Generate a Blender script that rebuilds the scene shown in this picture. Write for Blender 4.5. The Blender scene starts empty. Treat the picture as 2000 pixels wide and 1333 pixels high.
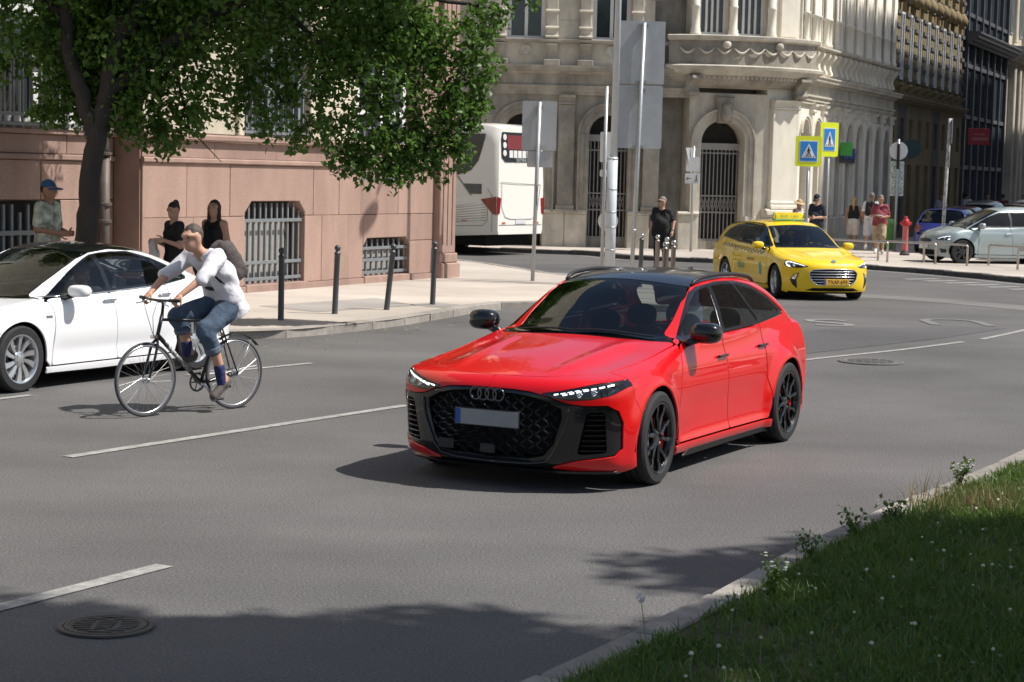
import bpy, bmesh, math, random
import numpy as np
from mathutils import Vector, Matrix
from mathutils.geometry import delaunay_2d_cdt
R = math.radians
PI = math.pi
SC = bpy.context.scene
COL = SC.collection
rng = random.Random(7)

# ------------------------------------------------------------------ camera
cam_d = bpy.data.cameras.new('camera'); cam = bpy.data.objects.new('camera', cam_d); COL.objects.link(cam)
CAM_H, PITCH, ROLL = 2.304, 0.0862, 0.0242
cam_d.sensor_width = 36.0
cam_d.lens = 3800.0 / 2000.0 * 36.0
cam_d.clip_start = 0.1; cam_d.clip_end = 2000
cam.matrix_world = (Matrix.Translation((0, 0, CAM_H)) @ Matrix.Rotation(PI/2 - PITCH, 4, 'X') @ Matrix.Rotation(ROLL, 4, 'Z'))
cam_d.dof.use_dof = True; cam_d.dof.focus_distance = 17.0; cam_d.dof.aperture_fstop = 8.0
SC.camera = cam

# ------------------------------------------------------------------ light
SUN_EL = R(55.0)
SUN_H = Vector((0.995, -0.10, 0)).normalized()
SUN_V = Vector((SUN_H.x*math.cos(SUN_EL), SUN_H.y*math.cos(SUN_EL), math.sin(SUN_EL)))
W = bpy.data.worlds.new('World'); SC.world = W; W.use_nodes = True
nt = W.node_tree
sky = nt.nodes.new('ShaderNodeTexSky'); sky.sky_type = 'NISHITA'; sky.sun_disc = False
sky.sun_elevation = SUN_EL; sky.sun_rotation = math.atan2(SUN_H.x, SUN_H.y)
sky.air_density = 1.0; sky.dust_density = 1.6; sky.ozone_density = 1.0
bg = nt.nodes['Background']; bg.inputs['Strength'].default_value = 0.09
nt.links.new(sky.outputs['Color'], bg.inputs['Color'])
sun_d = bpy.data.lights.new('sun', 'SUN'); sun_d.energy = 5.0; sun_d.angle = R(0.55); sun_d.color = (1.0, 0.955, 0.89)
sun = bpy.data.objects.new('sun', sun_d); COL.objects.link(sun)
sun.rotation_euler = SUN_V.to_track_quat('Z', 'Y').to_euler()
sun.location = (30, -10, 60)
vs = SC.view_settings
vs.view_transform = 'Standard'; vs.look = 'None'; vs.exposure = 0.3; vs.gamma = 1.0; vs.use_curve_mapping = False

# ------------------------------------------------------------------ materials
def _new(name):
    m = bpy.data.materials.new(name); m.use_nodes = True
    return m, m.node_tree, m.node_tree.nodes['Principled BSDF']
def mat(name, col, rough=0.6, metal=0.0, var=0.12, scale=6.0, bump=0.0, bscale=40.0, spec=0.5, coat=0.0, detail=4.0, stretch=None, stain=0.0, objvar=0.0):
    """A surface: base colour broken up by object-space noise, with fine relief."""
    m, t, b = _new(name)
    N, L = t.nodes, t.links
    b.inputs['Roughness'].default_value = rough; b.inputs['Metallic'].default_value = metal
    b.inputs['Specular IOR Level'].default_value = spec
    b.inputs['Coat Weight'].default_value = coat; b.inputs['Coat Roughness'].default_value = 0.03
    tc = N.new('ShaderNodeTexCoord'); src = tc.outputs['Object']
    if stretch:
        mp = N.new('ShaderNodeMapping'); mp.inputs['Scale'].default_value = stretch; L.new(src, mp.inputs['Vector']); src = mp.outputs['Vector']
    c = tuple(col) + (1.0,)
    if var > 0:
        no = N.new('ShaderNodeTexNoise'); no.inputs['Scale'].default_value = scale; no.inputs['Detail'].default_value = detail; no.inputs['Roughness'].default_value = 0.65
        L.new(src, no.inputs['Vector'])
        rp = N.new('ShaderNodeValToRGB'); rp.color_ramp.elements[0].position = 0.25; rp.color_ramp.elements[1].position = 0.75
        rp.color_ramp.elements[0].color = tuple(max(0, x*(1-var)) for x in col) + (1,)
        rp.color_ramp.elements[1].color = tuple(min(1, x*(1+var)) for x in col) + (1,)
        L.new(no.outputs['Fac'], rp.inputs['Fac']); out = rp.outputs['Color']
        if stain > 0:      # broad weather stains running down
            mp2 = N.new('ShaderNodeMapping'); mp2.inputs['Scale'].default_value = (1.0, 1.0, .3); L.new(tc.outputs['Object'], mp2.inputs['Vector'])
            n2 = N.new('ShaderNodeTexNoise'); n2.inputs['Scale'].default_value = 1.3; n2.inputs['Detail'].default_value = 7; n2.inputs['Roughness'].default_value = .7; L.new(mp2.outputs['Vector'], n2.inputs['Vector'])
            r2 = N.new('ShaderNodeValToRGB'); r2.color_ramp.elements[0].position = .36; r2.color_ramp.elements[1].position = .58; r2.color_ramp.elements[0].color = (1-stain, 1-stain, 1-stain, 1); r2.color_ramp.elements[1].color = (1, 1, 1, 1); L.new(n2.outputs['Fac'], r2.inputs['Fac'])
            mx = N.new('ShaderNodeMixRGB'); mx.blend_type = 'MULTIPLY'; mx.inputs['Fac'].default_value = 1; L.new(out, mx.inputs['Color1']); L.new(r2.outputs['Color'], mx.inputs['Color2']); out = mx.outputs['Color']
        if objvar > 0:     # each stone its own tone
            oi = N.new('ShaderNodeObjectInfo'); mr = N.new('ShaderNodeMapRange'); mr.inputs['To Min'].default_value = 1-objvar; mr.inputs['To Max'].default_value = 1+objvar; L.new(oi.outputs['Random'], mr.inputs['Value'])
            mx = N.new('ShaderNodeMixRGB'); mx.blend_type = 'MULTIPLY'; mx.inputs['Fac'].default_value = 1; L.new(out, mx.inputs['Color1']); L.new(mr.outputs['Result'], mx.inputs['Color2']); out = mx.outputs['Color']
        L.new(out, b.inputs['Base Color'])
    else:
        b.inputs['Base Color'].default_value = c
    if bump > 0:
        nb = N.new('ShaderNodeTexNoise'); nb.inputs['Scale'].default_value = bscale; nb.inputs['Detail'].default_value = 5.0
        L.new(src, nb.inputs['Vector'])
        bp = N.new('ShaderNodeBump'); bp.inputs['Strength'].default_value = bump; bp.inputs['Distance'].default_value = 0.02
        L.new(nb.outputs['Fac'], bp.inputs['Height']); L.new(bp.outputs['Normal'], b.inputs['Normal'])
    return m
def glass(name, tint=(0.55, 0.62, 0.6), clear=0.7, rough=0.02):
    """Tinted pane: part see-through, mirror-like at grazing angles."""
    m, t, b = _new(name); N, L = t.nodes, t.links
    tr = N.new('ShaderNodeBsdfTransparent'); tr.inputs['Color'].default_value = tuple(x*clear for x in tint) + (1,)
    gl = N.new('ShaderNodeBsdfGlossy'); gl.inputs['Roughness'].default_value = rough; gl.inputs['Color'].default_value = (0.9, 0.95, 0.95, 1)
    fr = N.new('ShaderNodeFresnel'); fr.inputs['IOR'].default_value = 1.5
    mx = N.new('ShaderNodeMixShader'); L.new(fr.outputs['Fac'], mx.inputs['Fac']); L.new(tr.outputs[0], mx.inputs[1]); L.new(gl.outputs[0], mx.inputs[2])
    L.new(mx.outputs[0], t.nodes['Material Output'].inputs['Surface'])
    return m
def paint(name, col, coat=1.0, flake=0.0, rough=0.35):
    m, t, b = _new(name); N, L = t.nodes, t.links
    b.inputs['Base Color'].default_value = tuple(col) + (1,); b.inputs['Roughness'].default_value = rough
    b.inputs['Coat Weight'].default_value = coat; b.inputs['Coat Roughness'].default_value = 0.02
    b.inputs['Metallic'].default_value = flake; b.inputs['Specular IOR Level'].default_value = .2
    tc = N.new('ShaderNodeTexCoord'); no = N.new('ShaderNodeTexNoise'); no.inputs['Scale'].default_value = 5.0; no.inputs['Detail'].default_value = 6
    L.new(tc.outputs['Object'], no.inputs['Vector'])
    mr = N.new('ShaderNodeMapRange'); mr.inputs['To Min'].default_value = rough*0.8; mr.inputs['To Max'].default_value = rough*1.25
    L.new(no.outputs['Fac'], mr.inputs['Value']); L.new(mr.outputs['Result'], b.inputs['Roughness'])
    return m
def emis(name, col, s):
    m, t, b = _new(name); b.inputs['Base Color'].default_value = tuple(col)+(1,); b.inputs['Emission Color'].default_value = tuple(col)+(1,); b.inputs['Emission Strength'].default_value = s
    return m
def leafmat(name, c1, c2, scale=0.9, transl=0.35):
    m, t, b = _new(name); N, L = t.nodes, t.links
    tc = N.new('ShaderNodeTexCoord'); no = N.new('ShaderNodeTexNoise'); no.inputs['Scale'].default_value = scale; no.inputs['Detail'].default_value = 8; no.inputs['Roughness'].default_value = 0.8
    L.new(tc.outputs['Object'], no.inputs['Vector'])
    rp = N.new('ShaderNodeValToRGB'); rp.color_ramp.elements[0].position = 0.3; rp.color_ramp.elements[1].position = 0.7
    rp.color_ramp.elements[0].color = tuple(c1)+(1,); rp.color_ramp.elements[1].color = tuple(c2)+(1,)
    L.new(no.outputs['Fac'], rp.inputs['Fac']); L.new(rp.outputs['Color'], b.inputs['Base Color'])
    b.inputs['Roughness'].default_value = 0.45; b.inputs['Specular IOR Level'].default_value = 0.45
    tl = N.new('ShaderNodeBsdfTranslucent'); L.new(rp.outputs['Color'], tl.inputs['Color'])
    mx = N.new('ShaderNodeMixShader'); mx.inputs['Fac'].default_value = transl
    L.new(b.outputs[0], mx.inputs[1]); L.new(tl.outputs[0], mx.inputs[2]); L.new(mx.outputs[0], N['Material Output'].inputs['Surface'])
    return m

# ------------------------------------------------------------------ object helpers
def tag(o, label=None, cat=None, group=None, kind=None):
    if label: o['label'] = label
    if cat: o['category'] = cat
    if group: o['group'] = group
    if kind: o['kind'] = kind
    return o
def thing(name, label, cat, loc=(0, 0, 0), rz=0.0, group=None):
    o = bpy.data.objects.new(name, None); COL.objects.link(o); o.location = loc; o.rotation_euler = (0, 0, rz); o.empty_display_size = 0.2
    return tag(o, label, cat, group)
def link(name, me, parent=None):
    o = bpy.data.objects.new(name, me); COL.objects.link(o)
    if parent is not None: o.parent = parent
    return o
def mesh(name, v, f, mats=None, parent=None, smooth=False, midx=None, normals=None):
    me = bpy.data.meshes.new(name)
    me.from_pydata([tuple(p) for p in v], [], [tuple(int(i) for i in q) for q in f])
    for m in (mats if isinstance(mats, (list, tuple)) else [mats]):
        if m is not None: me.materials.append(m)
    if midx is not None: me.polygons.foreach_set('material_index', np.asarray(midx, dtype=np.int32))
    if smooth: me.polygons.foreach_set('use_smooth', np.ones(len(me.polygons), dtype=bool))
    me.update()
    if normals is not None: me.normals_split_custom_set_from_vertices([tuple(n) for n in normals])
    return link(name, me, parent)
def copy_tree(o, parent=None):
    c = o.copy(); COL.objects.link(c); c.parent = parent
    for ch in list(o.children): copy_tree(ch, c)
    return c

class MB:
    """Collects shapes into one mesh."""
    def __init__(s): s.v = []; s.f = []; s.m = []
    def add(s, v, f, m=0):
        n = len(s.v); s.v += [tuple(p) for p in v]; s.f += [tuple(i+n for i in q) for q in f]; s.m += [m]*len(f); return s
    def box(s, c, d, rz=0.0, m=0, bev=0.0):
        hx, hy, hz = d[0]/2, d[1]/2, d[2]/2; ca, sa = math.cos(rz), math.sin(rz)
        def T(p): return (c[0]+p[0]*ca-p[1]*sa, c[1]+p[0]*sa+p[1]*ca, c[2]+p[2])
        if bev <= 0:
            v = [T((x, y, z)) for z in (-hz, hz) for x, y in ((-hx, -hy), (hx, -hy), (hx, hy), (-hx, hy))]
            return s.add(v, [(0, 3, 2, 1), (4, 5, 6, 7), (0, 1, 5, 4), (1, 2, 6, 5), (2, 3, 7, 6), (3, 0, 4, 7)], m)
        b = min(bev, hx*.9, hy*.9, hz*.9); rings = []
        for z, k in ((-hz, b), (-hz+b, 0), (hz-b, 0), (hz, b)):
            rings.append([T((x, y, z)) for x, y in ((-hx+b, -hy+k), (hx-b, -hy+k), (hx-k, -hy+b), (hx-k, hy-b), (hx-b, hy-k), (-hx+b, hy-k), (-hx+k, hy-b), (-hx+k, -hy+b))])
        return s.rings(rings, True, m)
    def rings(s, rs, caps=True, m=0, closed=True):
        n = len(rs[0]); v = [p for r in rs for p in r]; f = []
        for i in range(len(rs)-1):
            for j in range(n if closed else n-1):
                a, b = i*n+j, i*n+(j+1) % n
                f.append((a, b, b+n, a+n))
        if caps: f.append(tuple(range(n-1, -1, -1))); f.append(tuple(range((len(rs)-1)*n, len(rs)*n)))
        return s.add(v, f, m)
    def tube(s, pts, r, n=8, m=0, caps=True):
        pts = [Vector(p) for p in pts]; rr = r if isinstance(r, (list, tuple)) else [r]*len(pts)
        rs = []; up = None
        for i, p in enumerate(pts):
            t = (pts[min(i+1, len(pts)-1)] - pts[max(i-1, 0)])
            t = t.normalized() if t.length > 1e-9 else Vector((0, 0, 1))
            if up is None: up = Vector((0, 0, 1)) if abs(t.z) < 0.9 else Vector((1, 0, 0))
            a = t.cross(up)
            a = a.normalized() if a.length > 1e-6 else t.orthogonal().normalized()
            b = a.cross(t).normalized(); up = b
            rs.append([p + rr[i]*(math.cos(k*2*PI/n)*a + math.sin(k*2*PI/n)*b) for k in range(n)])
        return s.rings(rs, caps, m)
    def lathe(s, prof, c=(0, 0, 0), n=20, m=0, axis='Z', caps=True, rz=0.0):
        rs = []
        for r, z in prof:
            ring = []
            for k in range(n):
                a = k*2*PI/n; x, y = r*math.cos(a), r*math.sin(a)
                if axis == 'Z': p = (x, y, z)
                elif axis == 'Y': p = (x, z, -y)
                else: p = (z, x, y)
                if rz: p = (p[0]*math.cos(rz)-p[1]*math.sin(rz), p[0]*math.sin(rz)+p[1]*math.cos(rz), p[2])
                ring.append((c[0]+p[0], c[1]+p[1], c[2]+p[2]))
            rs.append(ring)
        return s.rings(rs, caps, m)
    def prism(s, poly, z0, z1, m=0):
        n = len(poly); v = [(x, y, z0) for x, y in poly] + [(x, y, z1) for x, y in poly]
        f = [tuple(range(n-1, -1, -1)), tuple(range(n, 2*n))] + [(i, (i+1) % n, (i+1) % n+n, i+n) for i in range(n)]
        return s.add(v, f, m)
    def build(s, name, mats, parent=None, smooth=False, bevel=0.0, seg=1):
        o = mesh(name, s.v, s.f, mats, parent, smooth, s.m if isinstance(mats, (list, tuple)) else None)
        if bevel:
            b = o.modifiers.new('bevel', 'BEVEL'); b.width = bevel; b.segments = seg; b.limit_method = 'ANGLE'
        return o
def smooth_angle(o, ang=40):
    me = o.data
    me.polygons.foreach_set('use_smooth', np.ones(len(me.polygons), dtype=bool))
    me.set_sharp_from_angle(angle=R(ang))
    return o
def ss(a, b, x):
    t = np.clip((np.asarray(x, float)-a)/(b-a), 0, 1); return t*t*(3-2*t)

def text_obj(name, body, size, mat_, parent, loc, rot, depth=0.002, align='CENTER', space=1.0, xs=1.0):
    cu = bpy.data.curves.new(name, 'FONT'); cu.body = body; cu.size = size; cu.extrude = depth; cu.align_x = align; cu.align_y = 'CENTER'; cu.space_character = space
    o = bpy.data.objects.new(name, cu); COL.objects.link(o)
    dg = bpy.context.evaluated_depsgraph_get(); me = bpy.data.meshes.new_from_object(o.evaluated_get(dg))
    bpy.data.objects.remove(o); me.name = name; me.materials.clear(); me.materials.append(mat_)
    q = link(name, me, parent); q.location = loc; q.rotation_euler = rot; q.scale = (xs, 1, 1)
    return q
# ------------------------------------------------------------------ ground, road, pavements
def asphalt(name, base, speck, tar):
    m, t, b = _new(name); N, L = t.nodes, t.links
    tc = N.new('ShaderNodeTexCoord')
    n1 = N.new('ShaderNodeTexNoise'); n1.inputs['Scale'].default_value = 0.28; n1.inputs['Detail'].default_value = 6; n1.inputs['Roughness'].default_value = .6
    mp = N.new('ShaderNodeMapping'); mp.inputs['Rotation'].default_value = (0, 0, R(-28)); mp.inputs['Scale'].default_value = (0.10, 0.9, 1)
    n2 = N.new('ShaderNodeTexNoise'); n2.inputs['Scale'].default_value = 1.0; n2.inputs['Detail'].default_value = 5
    n3 = N.new('ShaderNodeTexNoise'); n3.inputs['Scale'].default_value = 60.0; n3.inputs['Detail'].default_value = 6; n3.inputs['Roughness'].default_value = 0.8
    n4 = N.new('ShaderNodeTexVoronoi'); n4.inputs['Scale'].default_value = 60.0
    L.new(tc.outputs['Object'], n1.inputs['Vector']); L.new(tc.outputs['Object'], mp.inputs['Vector']); L.new(mp.outputs['Vector'], n2.inputs['Vector'])
    L.new(tc.outputs['Object'], n3.inputs['Vector']); L.new(tc.outputs['Object'], n4.inputs['Vector'])
    r1 = N.new('ShaderNodeValToRGB'); r1.color_ramp.elements[0].position = .3; r1.color_ramp.elements[1].position = .72
    r1.color_ramp.elements[0].color = tuple(x*0.74 for x in base)+(1,); r1.color_ramp.elements[1].color = tuple(x*1.2 for x in base)+(1,)
    L.new(n1.outputs['Fac'], r1.inputs['Fac'])
    r2 = N.new('ShaderNodeValToRGB'); r2.color_ramp.elements[0].position = .35; r2.color_ramp.elements[1].position = .7
    r2.color_ramp.elements[0].color = (0.92, 0.92, 0.93, 1); r2.color_ramp.elements[1].color = (1.05, 1.045, 1.04, 1)
    L.new(n2.outputs['Fac'], r2.inputs['Fac'])
    mu = N.new('ShaderNodeMixRGB'); mu.blend_type = 'MULTIPLY'; mu.inputs['Fac'].default_value = 1; L.new(r1.outputs['Color'], mu.inputs['Color1']); L.new(r2.outputs['Color'], mu.inputs['Color2'])
    r3 = N.new('ShaderNodeValToRGB'); r3.color_ramp.elements[0].position = .30; r3.color_ramp.elements[1].position = .72
    r3.color_ramp.elements[0].color = (1-speck, 1-speck, 1-speck, 1); r3.color_ramp.elements[1].color = (1+speck, 1+speck*.97, 1+speck*.92, 1)
    L.new(n3.outputs['Fac'], r3.inputs['Fac'])
    m2 = N.new('ShaderNodeMixRGB'); m2.blend_type = 'MULTIPLY'; m2.inputs['Fac'].default_value = 1; L.new(mu.outputs['Color'], m2.inputs['Color1']); L.new(r3.outputs['Color'], m2.inputs['Color2'])
    L.new(m2.outputs['Color'], b.inputs['Base Color'])
    b.inputs['Roughness'].default_value = 0.8; b.inputs['Specular IOR Level'].default_value = .35
    bp = N.new('ShaderNodeBump'); bp.inputs['Strength'].default_value = 0.5; bp.inputs['Distance'].default_value = 0.008
    L.new(n4.outputs['Distance'], bp.inputs['Height']); L.new(bp.outputs['Normal'], b.inputs['Normal'])
    return m
M_ROAD = asphalt('road_asphalt', (0.118, 0.116, 0.115), 0.75, 0)
M_PATCH = asphalt('patched_asphalt', (0.095, 0.094, 0.095), 0.4, 0)
M_PALE = asphalt('pale_asphalt', (0.17, 0.165, 0.16), 0.3, 0)
M_SIDE = asphalt('pavement_asphalt', (0.48, 0.43, 0.375), 0.10, 0)
M_SIDE2 = asphalt('pavement_patch', (0.32, 0.30, 0.28), 0.12, 0)
M_LINE = mat('worn_road_paint', (0.285, 0.28, 0.265), .8, var=.45, scale=9, bump=.3, bscale=80, detail=8)
M_LINE2 = mat('faded_road_paint', (0.20, 0.196, 0.19), .85, var=.4, scale=9, detail=8)
M_LINE3 = mat('ghost_road_paint', (0.155, 0.152, 0.148), .85, var=.3, scale=9, detail=8)
M_KERB = mat('granite_kerb', (0.29, 0.265, 0.235), .85, var=.22, scale=7, bump=.4, bscale=60, objvar=.15, stain=.2)
M_KERBD = mat('dark_basalt_kerb', (0.075, 0.073, 0.072), .8, var=.4, scale=8, bump=.5, bscale=40)
M_SOIL = mat('dry_soil', (0.06, 0.055, 0.028), .95, var=.35, scale=12, bump=.8, bscale=40)
M_GROUND = mat('city_ground', (0.16, 0.155, 0.15), .9, var=.1, scale=.4)

def sheet(name, poly, z, m, kind='structure', lab=None):
    """flat polygon sheet, triangulated"""
    v = [Vector((x, y)) for x, y in poly]; n = len(v)
    r = delaunay_2d_cdt(v, [(i, (i+1) % n) for i in range(n)], [list(range(n))], 1, 1e-6)
    f = []
    for q in r[2]:
        a, b, c = [r[0][i] for i in q]
        f.append(q if (b-a).cross(c-a) > 0 else q[::-1])
    o = mesh(name, [(p.x, p.y, z) for p in r[0]], f, m)
    o['kind'] = kind
    return o
gnd = mesh('ground', [(-400, -300, -.03), (400, -300, -.03), (400, 500, -.03), (-400, 500, -.03)], [(0, 1, 2, 3)], M_GROUND); gnd['kind'] = 'structure'
road = mesh('road', [(-60, -40, 0), (90, -40, 0), (90, 130, 0), (-60, 130, 0)], [(0, 1, 2, 3)], M_ROAD); road['kind'] = 'structure'

def off_line(pts, d):
    """offset an open polyline to its left by d"""
    out = []
    for i, p in enumerate(pts):
        a = Vector(pts[max(i-1, 0)]); b = Vector(pts[min(i+1, len(pts)-1)]); t = (b-a).normalized()
        out.append((p[0]-t.y*d, p[1]+t.x*d))
    return out
def spline(pts, n=8):
    P = [Vector(p) for p in pts]; out = []
    for i in range(len(P)-1):
        p0, p1, p2, p3 = P[max(i-1, 0)], P[i], P[i+1], P[min(i+2, len(P)-1)]
        for k in range(n):
            t = k/n
            out.append(0.5*((2*p1)+(p2-p0)*t+(2*p0-5*p1+4*p2-p3)*t*t+(3*p1-p0-3*p2+p3)*t**3))
    out.append(P[-1]); return [tuple(p) for p in out]
def resample(pts, step):
    P = [Vector(p) for p in pts]; out = [P[0]]; acc = 0
    for a, b in zip(P, P[1:]):
        L_ = (b-a).length; pos = step-acc
        while pos <= L_:
            out.append(a+(b-a)*(pos/L_)); pos += step
        acc = (acc+L_) % step
    return [tuple(p) for p in out]
def kerb_stones(line, parent, w, h, m, step, side=1, base=-.02, jit=.008, name='kerb_stone', gap=.012):
    """a row of kerb stones along a polyline; every stone its own object"""
    P = resample(line, step)
    for a, b in zip(P, P[1:]):
        A, B = Vector(a), Vector(b); t = (B-A).normalized(); nrm = Vector((-t.y, t.x))*side
        j = rng.uniform(-jit, jit); hz = h+rng.uniform(-jit, jit)*.6; A2, B2 = A+t*gap/2+nrm*j, B-t*gap/2+nrm*(j+rng.uniform(-jit, jit)*.5)
        bv = .014
        q = [A2, B2, B2+nrm*w, A2+nrm*w] if side > 0 else [A2, A2+nrm*w, B2+nrm*w, B2]
        c = sum(q, Vector((0, 0)))/4
        q2 = [c+(p-c)*(1-bv*2/ max(.1, (p-c).length)) for p in q]
        v = [(p.x, p.y, base) for p in q]+[(p.x, p.y, hz-bv) for p in q]+[(p.x, p.y, hz) for p in q2]
        f = [(0, 1, 5, 4), (1, 2, 6, 5), (2, 3, 7, 6), (3, 0, 4, 7), (4, 5, 9, 8), (5, 6, 10, 9), (6, 7, 11, 10), (7, 4, 8, 11), (8, 9, 10, 11)]
        mesh(name, v, f, m, parent)

# pavement in front of the red stone building (left): kerb line walked from the near left to the corner and into the side street
KL = spline([(-13.5, 6.5), (-9.5, 15.0), (-7.0, 20.2), (-5.6, 23.6), (-4.6, 25.3), (-3.5, 25.9), (-2.8, 26.6), (-1.8, 28.45), (-1.1, 30.4), (-.35, 32.5), (.5, 33.3), (1.7, 33.3), (2.9, 33.2), (3.5, 34.5), (3.6, 37.2), (3.1, 39.9), (2.1, 41.5), (1.0, 42.7), (.2, 44.9), (-1.3, 48.4), (-4.5, 52.0), (-12, 58.5), (-22, 67)], 6)
pave = sheet('pavement', [KL[i] for i in range(len(KL))]+[(-40, 67), (-40, 6.5)], .115, M_SIDE)
kerb_stones(KL[6:-12], pave, .22, .125, M_KERB, 1.02, side=1)
sheet('pavement_patch', [(-3.0, 29.6), (-1.55, 31.6), (-2.35, 33.2), (-4.0, 30.6)], .119, M_SIDE2)
sheet('pavement_patch', [(-1.1, 31.2), (-.75, 31.9), (-1.3, 32.5), (-1.7, 31.7)], .119, M_SIDE2)
# pavement of the corner house opposite, swinging round into the right-hand street
KR = spline([(-14, 61.5), (-6, 57.8), (0.5, 56.2), (2.1, 55.6), (3.2, 53.6), (5.0, 52.7), (7.0, 52.4), (8.7, 51.6), (9.4, 50.8), (10.3, 49.6), (11.2, 47.7), (12.1, 45.4), (13.6, 42.0), (16.5, 36.5), (22, 27)], 6)
pav2 = sheet('pavement', KR+[(60, 27), (60, 130), (-14, 130)], .115, M_SIDE)
kerb_stones(KR[4:-2], pav2, .26, .13, M_KERBD, .52, side=1, jit=.02)
# roadway of the right-hand street where cars park
sheet('road', [(13.4, 56.6), (16.0, 51.2), (40, 62), (56, 112), (38.5, 120)], .121, M_ROAD)
# grass island in the foreground
KM = spline([(-3.5, 2.6), (-1.6, 5.6), (0.04, 8.2), (1.24, 10.45), (1.51, 11.05), (2.23, 12.45), (3.30, 14.3), (4.30, 16.1), (6.0, 19.6), (7.6, 24.4)], 6)
isl = sheet('grass_island', KM+[(20, 22), (20, -8), (-3.5, -8)], .10, M_SOIL)
kerb_stones(KM, isl, .17, .115, M_KERB, .98, side=-1)

# ------------------------------------------------------------------ road markings
def strip(name, pts, w, m, z=.006):
    l, r = off_line(pts, w/2), off_line(pts, -w/2); n = len(pts)
    v = [(x, y, z) for x, y in r]+[(x, y, z) for x, y in l]
    o = mesh(name, v, [(i, i+1, n+i+1, n+i) for i in range(n-1)], m); o['kind'] = 'structure'; return o
def seg(a, b, n=12): return [(a[0]+(b[0]-a[0])*i/n, a[1]+(b[1]-a[1])*i/n) for i in range(n+1)]
strip('lane_line', seg((-3.46, 15.10), (-1.02, 19.0)), .115, M_LINE)
strip('lane_line', seg((-3.6, 8.1), (-1.97, 11.05)), .125, M_LINE)
strip('lane_line', seg((-5.4, 17.95), (-4.74, 19.08)), .10, M_LINE)
strip('lane_line', seg((-3.55, 21.25), (-2.36, 22.93)), .10, M_LINE)
strip('lane_line', spline([(2.3, 22.9), (3.83, 24.94), (5.3, 26.65), (6.6, 28.35)], 6), .10, M_LINE)
strip('lane_line', spline([(7.0, 28.9), (8.2, 31.0), (9.6, 33.6)], 6), .10, M_LINE)
strip('pale_road_strip', spline([(6.0, 39.3), (7.6, 38.8), (9.2, 37.2), (10.3, 35.2), (12.5, 31.0)], 6), 1.1, M_PALE, .005)
sheet('road_patch', [(2.4, 26.5), (5.2, 30.6), (7.0, 31.4), (8.0, 31.3), (6.4, 28.9), (3.6, 25.4)], .004, M_PATCH)
sheet('road_patch', [(-1.2, 48.5), (1.6, 42.5), (3.0, 43.5), (2.2, 50.5)], .004, M_PATCH)
strip('pale_kerb_channel', off_line(KR[18:-4], -.35), .5, M_PALE, .005)
for k in range(7):     # worn zebra bars beside the right-hand kerb
    a = Vector((10.25+.32*k, 46.9-.68*k)); strip('crossing_bar', [(a.x, a.y), (a.x-.9, a.y-.55)], .30, M_LINE, .0075)
for k in range(5):
    a = Vector((.9+.55*k, 45.2+1.0*k)); strip('crossing_bar', [(a.x, a.y), (a.x+1.6, a.y-.5)], .42, M_LINE2, .008)
for ch, x, y, s in (('S', 5.15, 31.6, 1.9), ('U', 7.35, 32.4, 1.9), ('B', 9.3, 32.7, 1.9)):
    o = text_obj('road_letter', ch, s, M_LINE2 if ch == 'S' else M_LINE3, None, (x, y, .008), (0, 0, PI), .0005); o.scale = (.95, 1.1, 1); o['kind'] = 'structure'

# ------------------------------------------------------------------ manhole covers
M_IRON = mat('cast_iron', (0.10, 0.092, 0.085), .55, metal=.6, var=.35, scale=10, bump=.4, bscale=60)
def manhole(x, y, r, label, M_IRON=M_IRON):
    t = thing('manhole_cover', label, 'manhole cover', (x, y, 0.004))
    b = MB(); b.lathe([(r*1.16, .0), (r*1.16, .010), (r*1.03, .012), (r*1.03, .003), (0.001, .003)], n=40, caps=False); b.build('frame', M_IRON, t)
    b = MB(); b.lathe([(r, .002), (r, .013), (r*.93, .016), (r*.90, .012), (.001, .012)], n=40, caps=False)
    for i in range(-4, 5):
        w = math.sqrt(max(0, (r*.86)**2-(i*r*.19)**2))
        k = max(1, int(w*2/.09))
        for j in range(k): b.box((-w+(j+.5)*2*w/k, i*r*.19, .014), (2*w/k*.72, r*.085, .008))
    b.build('lid', M_IRON, t)
manhole(-1.985, 9.52, .205, 'round cast iron manhole cover near the bottom left of the road')
manhole(4.6, 24.8, .36, 'wide round manhole cover in the road behind the red car', mat('dusty_iron', (.14, .135, .13), .75, metal=.2, var=.2, scale=10))

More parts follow.
